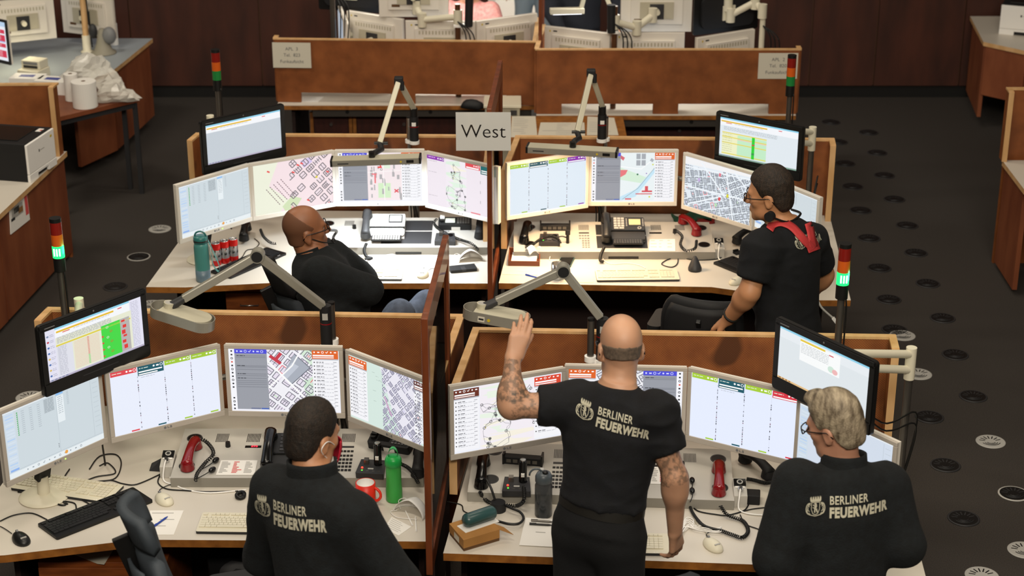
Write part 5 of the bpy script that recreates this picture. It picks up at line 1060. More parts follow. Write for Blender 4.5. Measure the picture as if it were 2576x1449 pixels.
o = thing('smartphone', 'black smartphone in a green case behind the steel mug', 'smartphone', at(1424, 660, DZ) , R(-12)); m = MB(); m.prism(rrect(.078, .155, .01, 4), .0005, .011, 'case_green'); part('case', m, o, .002); m = MB(); m.prism(rrect(.07, .146, .008, 4), .0105, .0116, 'black_gloss'); part('screen', m, o)
o = thing('letter_tray', 'smoky brown tray holding papers and a mask on the warm-lit desk', 'tray', at(1319, 655, DZ), R(-2)); m = MB(); m.b2((-.085, -.085, 0), (.085, .085, .004), 'case_brown'); part('bottom', m, o)
for nm, lo, hi in (('side', (-.088, -.085, 0), (-.082, .085, .035)), ('side', (.082, -.085, 0), (.088, .085, .035)), ('side', (-.088, .08, 0), (.088, .086, .045)), ('side', (-.088, -.088, 0), (.088, -.082, .03))): part(nm, MB().b2(lo, hi, 'case_brown'), o, .002)
m = MB(); m.b2((-.07, -.07, .004), (.07, .07, .02), 'paper'); solo('paper_stack', m, 'stack of note paper inside the smoky brown tray', 'paper', at(1319, 655, DZ) + Vector((0, 0, .0005)), R(-4))
o = thing('face_mask', 'crumpled white mask lying on the brown tray', 'face mask', at(1345, 640, DZ + .022), R(30)); m = MB(); m.grid(lambda u, v: Vector((-.05 + .1 * u, -.03 + .06 * v, .012 + .02 * math.sin(u * 5 + v * 3) + .055 * math.exp(-((u - .4) ** 2 + (v - .6) ** 2) * 9))), 12, 9, 'white'); part('cloth', m, o).modifiers.new('s', 'SOLIDIFY').thickness = .0018; m = MB(); m.tube(spline([(.05, -.02, .02), (.07, -.05, .0), (.05, -.08, -.018), (.09, -.09, -.02)]), .0018, 'white', 5); part('strap', m, o)
m = MB(); rnd = random.Random(3)
m.grid(lambda u, v: at(1695 + 95 * u - 6 * v, 560 - 20 * v + 6 * math.sin(u * 6), DZ) + Vector((0, 0, .012 + .012 * math.sin(u * 9) * math.sin(v * 5))), 16, 8, 'cloth_green'); o = thing('cleaning_cloth', 'folded green cloth with a red lining behind the warm-lit console', 'cloth', at(1742, 550, DZ), 0); part('green_side', m, o, 0, True).modifiers.new('s', 'SOLIDIFY').thickness = .008
m = MB(); m.grid(lambda u, v: at(1752 + 45 * u, 566 - 14 * v - 3 * u, DZ) + Vector((0, 0, .006 + .006 * math.sin(u * 7))), 10, 5, 'cloth_red'); part('red_side', m, o, 0, True).modifiers.new('s', 'SOLIDIFY').thickness = .006
# headset on the bald man's desk
o = thing('headset', 'black headset with boom microphone lying before the bald man\'s console', 'headset', at(1256, 1272, DZ), 0); m = MB(); m.tube(spline(PP([(1262, 1266), (1285, 1278), (1308, 1288), (1317, 1304), (1305, 1317), (1280, 1318), (1252, 1311)], [DZ + .03, DZ + .03, DZ + .025, DZ + .02, DZ + .02, DZ + .02, DZ + .02])), .0055, 'black', 8); part('head_band', m, o, 0, True)
m = MB(); k = at(1253, 1268, DZ + .03); m.cyl(k - Vector((0, 0, .028)), k + Vector((0, 0, .01)), .033, 'black_soft', .03); part('ear_cushion', m, o, 0, True); m = MB(); m.tube(spline([k + Vector((-.01, .01, 0)), atY(1236, 1230, k.y + .03), atY(1223, 1204, k.y + .06)]), .005, 'black'); part('boom_microphone', m, o, 0, True)
# loose cables
def cable(label, pts, z, r=.003, col='black', group='loose cables on the desks'):
    P = spline(PP(pts, z), 6); m = MB(); m.tube(P, r, col, 6); return solo('cable', m, label, 'cable', P[0], 0, group, 0, True)
z = DZ + .004
cable('black cable looping behind the stand of the pale list monitor', [(225, 1180), (250, 1148), (290, 1143), (305, 1165), (290, 1203), (240, 1212), (190, 1225), (165, 1228), (160, 1205), (175, 1180)], z)
cable('black cable running from the stand to the black keyboard', [(250, 1172), (272, 1165), (290, 1190), (240, 1200), (200, 1220), (190, 1245), (225, 1268)], z); cable('black cable from the console plug across the front desk', [(405, 1192), (345, 1218), (310, 1217), (278, 1208), (245, 1215)], z)
cable('black cable tied in a bundle under the pale list monitor', [(45, 1237), (100, 1242), (140, 1252), (165, 1268), (150, 1270), (120, 1255), (140, 1250), (170, 1268)], z, .004); cable('black cable from the far edge to the black keyboard', [(0, 1311), (35, 1296), (80, 1291), (118, 1307)], z); cable('thin black cable between monitor stand and black keyboard', [(73, 1213), (70, 1255), (90, 1263), (140, 1260), (185, 1265), (192, 1280)], z)
cable('white cable in front of the front console', [(424, 1195), (440, 1218), (470, 1232), (530, 1240), (620, 1232)], z, .0035, 'white'); cable('black cable beside the white cable of the front console', [(402, 1196), (398, 1215), (420, 1230), (470, 1234), (520, 1237), (600, 1235)], z, .003)
m = MB(); P = [at(605, 1245, DZ + .012) + Vector((.016 * math.cos(a), .022 * math.sin(a), 0)) for a in np.linspace(0, 6.28, 60)[:-1]]; m.tube([p + Vector((0, 0, .006 * math.sin(i * 2.1))) for i, p in enumerate(P)], .008, 'black', 6, close=True); solo('cord_coil', m, 'small ring of black coiled cord beside the dark-haired man', 'cord', at(605, 1245, DZ), 0, None, 0, True)
cable('black cable in front of the bald man\'s console end', [(1735, 1265), (1755, 1285), (1800, 1294), (1830, 1296), (1870, 1285), (1883, 1270)], z); cable('black cable along the front desk towards the grey-haired man', [(1862, 1295), (1875, 1318), (1905, 1330), (1930, 1340)], z, .0025); cable('thin black cable running under the grey-haired man\'s sleeve', [(1850, 1292), (1890, 1281), (1930, 1276), (1960, 1270)], z, .0025)
for i in range(4): cable('tangle of thin white cable by the bald man\'s hand', [(1715, 1320 + 5 * i), (1728, 1302 + 4 * i), (1745, 1310 + 6 * i), (1730, 1330 - 3 * i), (1712, 1340 + 2 * i), (1722, 1325), (1760, 1322 + 4 * i), (1800, 1330 + 3 * i), (1815, 1325 + 4 * i)], z + .004 * i, .0022, 'white', 'white cable tangle by the bald man')
cable('thick black cord from the earpieces across the front desk', [(1733, 1262), (1740, 1285), (1755, 1308), (1775, 1325), (1812, 1335)], DZ + .008, .007)
for i in range(4): cable('tangle of thin white cable in front of the seated man', [(850 + 20 * i, 650 + 3 * i), (900 + 12 * i, 660 - 3 * i), (930, 652 + 4 * i), (955 + 8 * i, 645 + 3 * i), (990 + 5 * i, 640 + 5 * i), (996, 655), (965, 662 + 2 * i), (940 + 9 * i, 668)], z + .003 * i, .0018, 'white', 'white cable tangle by the seated man')
cable('white cable in front of the dark telephone', [(1512, 630), (1520, 655), (1540, 664), (1580, 662), (1610, 668), (1624, 675)], z, .0022, 'white'); cable('black cable looping before the red handset on the warm-lit desk', [(1710, 625), (1700, 645), (1675, 655), (1665, 665), (1690, 672), (1705, 660), (1703, 630)], z, .003); cable('black cable running along the warm-lit console front', [(1705, 632), (1720, 648), (1750, 654), (1800, 652), (1820, 645)], z, .003)
cable('thin black cable from the glass divider to the headset', [(1125, 1262), (1160, 1270), (1166, 1285), (1182, 1292), (1198, 1291)], z, .0025); cable('black cable under the middle desk monitors of the seated man', [(640, 600), (652, 612), (640, 625), (620, 630), (605, 650), (560, 670)], z, .0025)
p_, q_ = at(1847, 640, DZ), at(1889, 632, DZ); d_ = q_ - p_; o = thing('handset_cradle', 'flat dark cradle in front of the black handset on the warm-lit desk', 'cradle', (p_ + q_) / 2, math.atan2(d_.y, d_.x)); part('base', MB().b2((-.055, -.018, 0), (.075, .02, .012), 'black_soft'), o, .003); part('rest', MB().b2((-.055, .01, .012), (-.02, .02, .022), 'black').b2((.03, .01, .012), (.075, .02, .022), 'black'), o, .002)
o = thing('cable_end', 'loose grey cable end with a white tag hanging from the warm-lit desk edge', 'cable', Vector((1.62, 8.64, .70)), 0); m = MB(); P = [Vector((1.60, 8.70, DZ + .005)), Vector((1.615, 8.645, DZ + .008)), Vector((1.64, 8.62, .71)), Vector((1.70, 8.60, .66))]; m.tube(spline(P), .006, 'grey_lt', 7); part('lead', m, o, 0, True); m = MB(); m.beam(Vector((1.695, 8.60, .665)), Vector((1.725, 8.59, .63)), .022, .012, 'white'); part('tag', m, o, .001, True)
# ------------------------------------------------------------------ back row
def notched(label, x0, x1, Y0, Y1, holes, wing, stub_left, sign_xy=None):
    """divider on a desk with two open slots at its foot, seen from behind"""
    o = thing('desk_divider', label, 'desk divider', (x0, Y0, 0), 0, 'plain wooden dividers of the back row'); z0, zh, z1 = .742, .815, 1.202
    rz = math.atan2(Y1 - Y0, x1 - x0); L = math.hypot(x1 - x0, Y1 - Y0); X = Matrix.Translation((x0, Y0, 0)) @ Matrix.Rotation(rz, 4, 'Z') @ Matrix.Rotation(R(90), 4, 'X')
    poly = [(0, z0)]
    for a, b in holes: poly += [(a, z0), (a, zh)] + [(b, zh), (b, z0)]
    poly += [(L, z0), (L, z1), (0, z1)]
    m = MB(); m.X = X; xs = sorted({0, L} | {v for h in holes for v in h})
    for a, b in zip(xs, xs[1:]): m.b2((a, zh if (a, b) in holes else z0, -.03), (b, z1, 0), 'panel_plain')
    part('back_panel', m, o, 0, True)
    t = MB(); t.X = X; t.b2((-.01, z1, -.032), (L + .01, z1 + .008, .002), 'light_wood'); part('top_trim', t, o, 0, True)
    (wx, wy), (sx, sy) = wing, stub_left
    for nm, p, q in (('wing_panel', (L if wx > L / 2 else 0, 0), (wx, wy)), ('stub_panel', (L if sx > L / 2 else 0, 0), (sx, sy))):
        P = Matrix.Translation((x0, Y0, 0)) @ Matrix.Rotation(rz, 4, 'Z'); a = P @ Vector((p[0], .03, 0)); b = P @ Vector((q[0], q[1], 0))
        w = MB(); w.beam((a.x, a.y, (z0 + z1) / 2), (b.x, b.y, (z0 + z1) / 2), .03, z1 - z0, 'panel_plain'); part(nm, w, o, 0, True); w = MB(); w.beam((a.x, a.y, z1 + .004), (b.x, b.y, z1 + .004), .032, .0085, 'light_wood'); part('top_trim', w, o, 0, True)
    return o
hx = lambda px, Y: atY(px, 250, Y).x
E0, E1 = at(690, 97, 1.21), at(1345, 105, 1.21); F0, F1 = at(1350, 124, 1.21), at(2013, 124, 1.21)
LE, LF = (E1 - E0).length, (F1 - F0).length
notched('plain wooden divider of the back row carrying the APL 3 sign', E0.x, E1.x, E0.y, E1.y, [(hx(757, 12.33) - E0.x, hx(985, 12.32) - E0.x), (hx(1045, 12.3) - E0.x, hx(1275, 12.28) - E0.x)], (LE, .72), (0.0, .10))
notched('plain wooden divider of the back row carrying the APL 2 sign', F0.x, F1.x, F0.y, F1.y, [(hx(1413, 12.06) - F0.x, hx(1643, 12.06) - F0.x), (hx(1707, 12.06) - F0.x, hx(1935, 12.06) - F0.x)], (0.06, .72), (LF, .10))
def back_desk(label, x0, x1, y, gl):
    o = thing('operator_desk', label, 'desk', ((x0 + x1) / 2, y + .5, 0), 0, 'operator desks of the back row'); m = MB(); m.b2((x0, y - .012, DZ - .004), (x1, y + 1.05, DZ), 'laminate'); part('desktop', m, o, 0, True)
    m = MB(); m.b2((x0, y - .014, DZ - .034), (x1, y + 1.05, DZ - .004), 'edge_wood'); part('edge_band', m, o, 0, True); m = MB(); m.b2((x0 + .25, y + .02, DZ - .095), (x1 - .02, y + .06, DZ - .034), 'steel_dark')
    for k in range(3): m.cyl((x0 + .5 + .6 * k, y + .018, DZ - .06), (x0 + .5 + .6 * k, y + .022, DZ - .06), .014, 'black')
    part('cable_tray', m, o, 0, True)
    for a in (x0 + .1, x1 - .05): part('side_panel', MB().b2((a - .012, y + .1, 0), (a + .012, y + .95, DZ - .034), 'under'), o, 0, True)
    return o
back_desk('white back-row desk seen through the slots of the APL 3 divider', E0.x + .005, E1.x, 12.29, 0); back_desk('white back-row desk seen through the slots of the APL 2 divider', F0.x, F1.x - .005, 12.045, 0)
def cabinet(label, x0, x1, y, knobs, z1=.64):
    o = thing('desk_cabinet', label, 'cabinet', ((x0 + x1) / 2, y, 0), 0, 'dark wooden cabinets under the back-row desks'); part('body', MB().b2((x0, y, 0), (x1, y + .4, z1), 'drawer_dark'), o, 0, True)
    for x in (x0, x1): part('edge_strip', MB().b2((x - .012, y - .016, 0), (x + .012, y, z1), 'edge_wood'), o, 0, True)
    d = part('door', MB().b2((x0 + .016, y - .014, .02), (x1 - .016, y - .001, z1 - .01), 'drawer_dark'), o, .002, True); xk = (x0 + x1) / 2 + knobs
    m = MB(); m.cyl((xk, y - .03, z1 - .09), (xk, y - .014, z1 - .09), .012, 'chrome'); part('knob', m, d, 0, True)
    part('label_plate', MB().b2((xk - .04, y - .0155, z1 - .03), (xk + .03, y - .0135, z1 - .012), 'grey_lt'), d, 0, True)
cx_ = lambda px: atY(px, 310, 12.5).x
cabinet('narrow dark cabinet under the APL 3 divider', cx_(787), cx_(884), 12.45, .0); cabinet('wide dark cabinet under the APL 3 divider', cx_(894), cx_(1210), 12.45, -.1); cabinet('dark cabinet under the APL 2 divider, behind the warm bar lamp', cx_(1565), cx_(1805), 12.3, .05)
def apl(label, c, lines, rz=0): return paper_sign('paper_sign', label, c, .275, .185, lines, .034, rz, th=.0008, paper='paper_warm', ink='print', xs=None)
c = atY(734, 139, 12.335); apl('cream paper sign APL 3 Funkaufsicht on the divider without a signal light before it', c, [('APL  3', .035), ('Tel.  823', -.01), ('Funkaufsicht', -.057)], math.atan2(E1.y - E0.y, E1.x - E0.x))
c = atY(1957, 166, 12.053); apl('cream paper sign APL 2 Funkaufsicht half covered by an unlit signal light', c, [('APL  2', .035), ('Tel.  820', -.01), ('Funkaufsicht', -.057)])
blank = Scr('aab4c0')
BM = 'cream monitors of the back row seen from behind'
def back_mon(label, tl, tr, z=1.275):
    a, b = at(*tl, z), at(*tr, z); return lg_monitor(label, None, None, blank, BM, z, ctr=(a + b) / 2, rz=math.atan2(b.y - a.y, b.x - a.x) + math.pi)
back_mon('cream monitor back furthest from the glass divider, behind the APL 3 divider', (876, 24), (1019, 47)); back_mon('cream monitor back in the middle behind the APL 3 divider', (1026, 50), (1190, 51)); back_mon('cream monitor back beside the metal glass-divider post, behind the APL 3 divider', (1195, 51), (1347, 31))
back_mon('cream monitor back nearest the glass divider behind the APL 2 divider', (1374, 63), (1538, 82)); back_mon('cream monitor back in the middle behind the APL 2 divider', (1552, 80), (1712, 80)); back_mon('bluish-lit monitor back beneath the black monitor in the back row', (1752, 93), (1890, 71))
c = (at(838, 18, 1.275) + at(872, 40, 1.275)) / 2; lg_monitor('monitor standing edge-on at the far end behind the APL 3 divider', None, None, blank, BM, 1.275, ctr=c, rz=R(100) + math.pi)
def upper(label, px0, px1, py, Y, zb, black=False, rz=math.pi):
    x = (atY(px0, py, Y).x + atY(px1, py, Y).x) / 2; zz = zb + MHGT
    return big_monitor(label, None, None, None, 'raised monitors of the back row', zz, ctr=Vector((x, Y, 0)), rz=rz) if black else lg_monitor(label, None, None, blank, BM, zz, ctr=Vector((x, Y, 0)), rz=rz)
upper('raised cream monitor back on a cream arm behind the APL 3 divider', 958, 1126, 40, 12.75, atY(1040, 41, 12.75).z); upper('raised cream monitor back on a cream arm behind the APL 2 divider', 1562, 1736, 78, 12.45, atY(1650, 78, 12.45).z)
upper('raised black monitor at the far end behind the APL 3 divider', 835, 945, 36, 13.1, atY(890, 36, 13.1).z, True, R(165)); upper('raised black monitor with a white rim behind the APL 2 divider', 1752, 1890, 90, 12.5, atY(1820, 88, 12.5).z, True, R(205))
def mast(label, px, py0, py1, Y, col, arm_to=None, lampbase=None, clamp=True):
    b = atY(px, py1, Y); t = atY(px, py0, Y); o = thing('monitor_mast', label, 'monitor stand', (b.x, Y, DZ), 0, 'monitor masts of the back row'); m = MB(); m.cyl((b.x, Y, DZ), (b.x, Y, t.z), .02, col); part('pole', m, o, 0, True)
    if arm_to:
        for i, (p, q) in enumerate(zip(arm_to, arm_to[1:])): m = MB(); m.cyl(p, q, .024, 'cream'); part('arm', m, o, 0, True)
        for p in arm_to: m = MB(); m.cyl(p - Vector((0, 0, .05)), p + Vector((0, 0, .05)), .032, 'cream'); part('arm_joint', m, o, .003, True)
    if lampbase: m = MB(); m.cyl(lampbase[0], lampbase[1], .03, 'black_soft'); part('lamp_base', m, o, 0, True); m = MB(); k = lampbase[1]; m.b2((min(b.x, k.x) - .03, Y - .03, k.z - .01), (max(b.x, k.x) + .03, Y + .03, k.z + .012), 'white'); part('clamp', m, o, .004, True)
    m = MB()
    for i in range(3): m.tube(spline([Vector((b.x, Y - .03, t.z - .12)), Vector((b.x + .06 + .03 * i, Y - .05, t.z - .24)), Vector((b.x + .03 + .02 * i, Y - .04, DZ + .1))]), .005, 'black', 5)
    part('cable', m, o, 0, True); return o
mast('grey mast at the far end behind the APL 3 divider', 840, -60, 100, 12.7, 'steel_dark', lampbase=None)
mast('brown mast with a cream arm behind the APL 3 divider', 1152, 10, 100, 12.5, 'brown_metal', [atY(1152, 42, 12.5), atY(1062, 50, 12.6), atY(1048, 18, 12.7)], (atY(1181, -20, 12.48), atY(1179, 66, 12.48)))
mast('brown mast with cream arms behind the APL 2 divider', 1545, 15, 120, 12.2, 'brown_metal', [atY(1548, 55, 12.2), atY(1602, 70, 12.25), atY(1642, 38, 12.35)], (atY(1538, 12, 12.18), atY(1538, 82, 12.18)))
mast('cream mast with a jointed arm at the end of the APL 2 divider', 1915, 20, 120, 12.35, 'cream', [atY(1918, 28, 12.35), atY(1900, 5, 12.4), atY(1838, 38, 12.42), atY(1832, 10, 12.44)])
o = thing('bar_lamp', 'white bar lamp hanging in front of the dark-clothed person in the back row', 'lamp', atY(1428, 27, 12.75), R(6)); part('head_housing', MB().b2((-.13, -.03, -.02), (.12, .03, .02), 'cream'), o, .003); part('light_strip', MB().b2((-.11, -.024, -.0225), (.1, .024, -.02), 'lamp_cool'), o); m = MB(); m.beam((.10, 0, .02), (.18, .02, .34), .03, .03, 'alu_light', (0, 1, 0)); m.beam((.18, .02, .34), (.30, -.25, .02), .03, .03, 'alu_light', (0, 1, 0)); part('arm_bar', m, o)
glass_divider('glass divider standing between the two back-row desks', (.20, 12.3), (.232, 13.15), .66, 1.9)
area('back_row_lamp_light', (-.6, 13.0, 1.62), (-.6, 12.9, .7), .5, .1, 14, (1, .95, .85)); area('back_row_lamp_light', (1.0, 12.75, 1.62), (1.0, 12.7, .7), .5, .1, 14, (1, .95, .85))
# in front of the back row: low shelf with notices, small cream box, dark bag
def pz(pts, z): return [(p.x, p.y) for p in PP(pts, z)]
o = thing('low_table', 'yellow-brown low table with notices in front of the APL 2 divider', 'table', (.36, 11.75, 0)); tp = [(-.02, 11.42), (.78, 11.42), (.78, 12.0), (-.02, 12.0)]; part('top', MB().prism(tp, DZ - .03, DZ, 'edge_wood'), o, .003, True)
for x, y in ((.02, 11.47), (.74, 11.47), (.02, 11.95), (.74, 11.95)): m = MB(); m.cyl((x, y, 0), (x, y, DZ - .03), .016, 'steel_dark'); part('leg', m, o, 0, True)
sheet('printed notice beside the West sign on the low table', [(1288, 292), (1347, 292), (1352, 345), (1284, 345)], DZ + .001, 'paper_warm', 9, group='notices on the low table'); sheet('printed notice in the middle of the low table', [(1360, 308), (1470, 308), (1472, 345), (1352, 345)], DZ + .001, 'paper_warm', 7, group='notices on the low table'); sheet('printed notice behind the warm lamp base on the low table', [(1478, 293), (1545, 296), (1556, 340), (1476, 340)], DZ + .0015, 'paper_warm', 8, group='notices on the low table')
o = thing('cream_box', 'small cream electrical box under the slots beside the glass divider', 'box', (-.03, 12.15, 0)); part('housing', MB().b2((-.19, 12.02, 0), (.055, 12.24, .80), 'cream_dark'), o, .004, True); part('lid', MB().b2((-.20, 12.0, .80), (.065, 12.25, .82), 'cream'), o, .003, True); part('rating_plate', MB().b2((-.01, 11.998, .75), (.035, 12.001, .785), 'dark_grey'), o, 0, True)
def lump(c, r, seed, amp, mt, n=18, fl=None):
    m = MB(); m.ell((0, 0, 0), r, mt, n); off = Vector((seed * 3.1, seed * 1.7, seed))
    m.v = [tuple(Vector(v) * (1 + amp * (noise.noise(Vector(v) * (9) + off) + .6 * abs(noise.noise(Vector(v) * 21 + off)) - .25)) + Vector(c)) for v in m.v]
    if fl is not None: m.v = [(x, y, max(z, fl)) for x, y, z in m.v]
    return m
o = solo('carrier_bag', lump((0, 0, 0), (.075, .05, .05), 4, .7, 'black_soft', 16, -.02), 'dark crumpled bag beside the cream electrical box', 'bag', (-.27, 12.20, DZ + .022)); 
sheet('stapled printed papers seen through the slot of the APL 3 divider', [(760, 243), (815, 243), (800, 256), (758, 256)], DZ + .001, 'paper', 5)

# ------------------------------------------------------------------ desks at the far corner (towards the paper roll)
def side_desk(label, poly, panel, group, mt='laminate'):
    cx = sum(p[0] for p in poly) / len(poly); cy = sum(p[1] for p in poly) / len(poly); o = thing('corner_desk', label, 'desk', (cx, cy, 0), 0, group); part('desktop', MB().prism(poly, DZ - .004, DZ, mt, 'light_wood'), o, 0, True)
    part('edge_band', MB().prism([(cx + (x - cx) * .999, cy + (y - cy) * .999) for x, y in poly], DZ - .034, DZ - .004, 'light_wood'), o, 0, True)
    for a, b, z0 in panel: m = MB(); m.beam((*a, (z0 + DZ - .036) / 2), (*b, (z0 + DZ - .036) / 2), .03, DZ - .036 - z0, 'panel_red'); part('side_panel', m, o, 0, True)
    return o
side_desk('desk with the black and white printer beside the paper roll table', [(-2.95, 11.21), (-3.07, 9.98), (-3.16, 9.2), (-4.4, 9.2), (-4.4, 11.21)], [((-2.985, 11.19), (-3.11, 10.02), .04), ((-3.11, 10.0), (-3.2, 9.25), .04)], 'corner desks')
side_desk('pale blue-grey desk end in the far corner behind the plastic bag', [(-2.94, 14.19), (-3.06, 13.22), (-3.25, 12.75), (-5.2, 12.75), (-5.2, 14.22)], [((-2.98, 14.15), (-3.09, 13.25), .1), ((-3.09, 13.22), (-3.28, 12.8), .1)], 'corner desks', 'laminate_grey')
divider('plain wooden divider behind the black and white printer', [(-4.4, 11.15), (-2.975, 11.19), (-2.985, 11.10)], face='panel_plain')
def printer(label, X0, w, d, h, rz, group):
    o = thing('printer', label, 'printer', X0, rz, group); part('body', MB().b2((-w / 2, -d / 2 + .012, .0), (w / 2, d / 2, h), 'black_soft'), o, .006); part('front_cover', MB().b2((-w / 2, -d / 2 - .004, .05), (w / 2, -d / 2 + .012, h - .006), 'white'), o, .004)
    part('paper_cassette', MB().b2((-w / 2, -d / 2 - .006, .0), (-w / 5, -d / 2 + .012, .048), 'white').b2((w / 5, -d / 2 - .006, .0), (w / 2, -d / 2 + .012, .048), 'white').b2((-w / 5, -d / 2 - .006, .03), (w / 5, -d / 2 + .012, .048), 'white'), o, .002); part('output_tray', MB().b2((-w * .36, -d * .3, h - .001), (w * .36, d * .36, h + .006), 'black'), o, .002)
    m = MB(); m.b2((-w * .1, -d / 2 - .005, h * .62), (-w * .07, -d / 2 - .0035, h * .69), 'dark_grey'); m.b2((-w * .05, -d / 2 - .005, h * .64), (w * .1, -d / 2 - .0035, h * .66), 'grey_lt'); m.b2((w * .34, -d / 2 - .005, h * .8), (w * .4, -d / 2 - .0035, h * .86), 'orange_mark'); part('badge', m, o)
    m = MB(); m.b2((w * .2, -d * .42, h + .0005), (w * .36, -d * .34, h + .003), 'paper'); m.b2((w * .24, -d * .42, h + .0005), (w * .3, -d * .39, h + .0032), 'print_red'); part('sticker', m, o); return o
printer('black and white laser printer against the divider at the left edge', Vector((-3.20, 10.80, DZ)), .38, .42, .25, R(78), 'laser printers')
o = thing('paper_table', 'small orange-topped table with dark legs holding the paper roll', 'table', (-3.0, 12.3, 0)); part('top', MB().prism([(-3.3, 11.88), (-3.18, 11.99), (-2.71, 12.47), (-2.80, 12.62), (-3.42, 12.62)], DZ - .03, DZ, 'panel_red'), o, .003, True)
for x, y in ((-2.755, 12.48), (-2.86, 12.58), (-3.22, 12.0), (-3.36, 12.55)): part('leg', MB().b2((x - .016, y - .016, 0), (x + .016, y + .016, DZ - .03), 'dark_grey'), o, 0, True)
part('apron', MB().beam((-3.20, 12.02, DZ - .05), (-2.76, 12.46, DZ - .05), .02, .045, 'dark_grey'), o, 0, True)
def roll(label, c, r, h):
    o = thing('paper_roll', label, 'paper roll', c, 0, 'white paper rolls'); m = MB(); m.lathe([(.016, h), (r - .002, h), (r, h - .003), (r, .004), (r - .003, 0), (.016, 0)], 'paper', n=36, smooth=False); part('paper', m, o); m = MB(); m.lathe([(.016, 0), (.016, h), (.012, h), (.012, 0)], 'cardboard_dark'); part('core', m, o)
c = at(217, 255, DZ); roll('large white paper roll at the front of the orange table', Vector((-3.055, 12.24, DZ + .0005)), .088, .19); roll('second white paper roll behind the large one', Vector((-3.185, 12.40, DZ + .0005)), .05, .20)
b = lump((0, 0, 0), (.19, .11, .13), 7, .62, 'plastic_bag', 22, -.10); b.sm = [False] * len(b.f); solo('plastic_bag', b, 'crumpled clear plastic bag standing behind the large paper roll', 'plastic bag', (-3.10, 12.62, DZ + .10 + .05)); b = lump((0, 0, 0), (.16, .10, .085), 9, .8, 'plastic_bag', 20, -.055); b.sm = [False] * len(b.f); solo('plastic_bag', b, 'crumpled white plastic bag hanging over the edge of the orange table', 'plastic bag', (-2.87, 12.38, DZ + .06))
for lb, px, py, rz in (('white tissue box with blue print nearest the paper rolls', 128, 212, R(-12)), ('white tissue box with blue print at the left edge', 62, 207, R(-6))):
    o = thing('tissue_box', lb, 'tissue box', Vector((at(px, py, DZ + .08).x, 12.62 if px > 100 else 12.7, DZ)), rz, 'white tissue boxes'); part('carton', MB().b2((-.12, -.075, 0), (.12, .075, .10), 'white'), o, .002); m = MB(); m.b2((-.06, -.03, .1), (.05, .03, .1012), 'navy_patch'); m.b2((-.03, -.0765, .02), (.06, -.075, .05), 'grey_lt'); part('print', m, o)
o = thing('label_printer', 'small cream device with grey keys behind the tissue boxes', 'device', Vector((-3.62, 13.02, DZ)), R(-18)); part('housing', MB().b2((-.09, -.08, 0), (.09, .09, .07), 'cream').b2((-.08, -.03, .07), (.08, .09, .135), 'cream'), o, .006); part('display', MB().b2((-.06, -.0325, .105), (.06, -.03, .125), 'mid_grey'), o); part('keypad', MB().b2((-.06, -.0325, .078), (.06, -.03, .098), 'dark_grey'), o)
def gm(label, ctr, rz, zt=1.28): return lg_monitor(label, None, None, blank, 'cream monitors of the corner desk', zt, ctr=Vector(ctr), rz=rz)
gm('large cream monitor back in front of a bright lamp in the far corner', (-3.83, 13.6, 0), R(205), 1.21); gm('cream monitor back beside the light mast in the far corner', (-3.38, 13.95, 0), R(155), 1.17)
rt = Scr('e8eaf2'); rt.rect(0, 0, 1.6, .12, 'b8d0ea', 2)
for i, (y, h) in enumerate(((.2, .1), (.34, .16), (.56, .1), (.74, .18))): rt.rect(.05, y, 1.5, h, 'd03a52', 2); [rt.words(.1, y + .02 + .03 * k, 1.3, .012, 'f0c0c8', 3, rnd) for k in range(int(h / .035))]
rt.rect(.05, .5, 1.5, .03, 'b0b4e0', 2); lg_monitor('dark-framed screen with red rows at the left edge', None, None, rt, None, 1.23, ctr=Vector((-3.93, 12.95, 0)), rz=R(-36), body='dark_grey')
o = thing('lamp_mast', 'pale wooden-coloured mast beside the cream monitor in the far corner', 'mast', (atY(216, 90, 13.75).x, 13.75, DZ)); part('foot', MB().lathe([(0, 0), (.05, 0), (.05, .012), (.032, .02), (.032, .14), (0, .14)], 'cream'), o); m = MB(); m.cyl((0, 0, .14), (0, 0, 1.1), .024, 'light_wood'); part('pole', m, o); m = MB(); m.tube(spline([(0.03, -.02, .5), (.04, -.03, .3), (.05, -.03, .05)]), .006, 'black', 6); part('cable', m, o)
o = thing('desk_microphone', 'grey bulbous desk microphone on the pale desk end', 'microphone', Vector((-3.24, 13.72, DZ)), 0); m = MB(); m.lathe([(0, 0), (.10, 0), (.10, .012), (.07, .03), (.05, .09), (.035, .16), (.02, .2), (0, .2)], 'zigzag'); part('stand', m, o); m = MB(); m.ell((.06, -.02, .15), (.055, .045, .07), 'mid_grey', 16); m.ell((-.07, 0, .18), (.035, .03, .06), 'dark_grey', 14); part('capsule', m, o)
m = MB(); m.cyl((0, 0, 0), (0, 0, .17), .04, 'white'); solo('white_canister', m, 'white cylindrical canister behind the desk microphone', 'canister', Vector((-3.22, 14.0, DZ)))
o = thing('tubular_arm', 'cream tubular monitor arm in front of the black and white printer', 'monitor arm', (-3.32, 10.35, DZ)); P0 = Vector((-3.315, 10.4, .97)); m = MB(); m.cyl(P0 - Vector((0, 0, .07)), P0 + Vector((0, 0, .06)), .024, 'cream'); part('joint', m, o, .003, True); m = MB(); m.cyl(P0 + Vector((0, 0, .02)), P0 + Vector((-.5, -.05, .0)), .021, 'cream'); m.cyl(P0 - Vector((0, 0, .05)), P0 + Vector((-.35, -.3, -.12)), .021, 'cream'); part('arm', m, o, 0, True); m = MB(); e = P0 + Vector((-.5, -.05, 0)); m.cyl((e.x, e.y, DZ), (e.x, e.y, e.z + .05), .022, 'cream'); part('post', m, o, 0, True)
P = [atY(22, 520, 10.9), atY(66, 488, 11.12), atY(73, 548, 11.12), atY(27, 588, 10.9)]
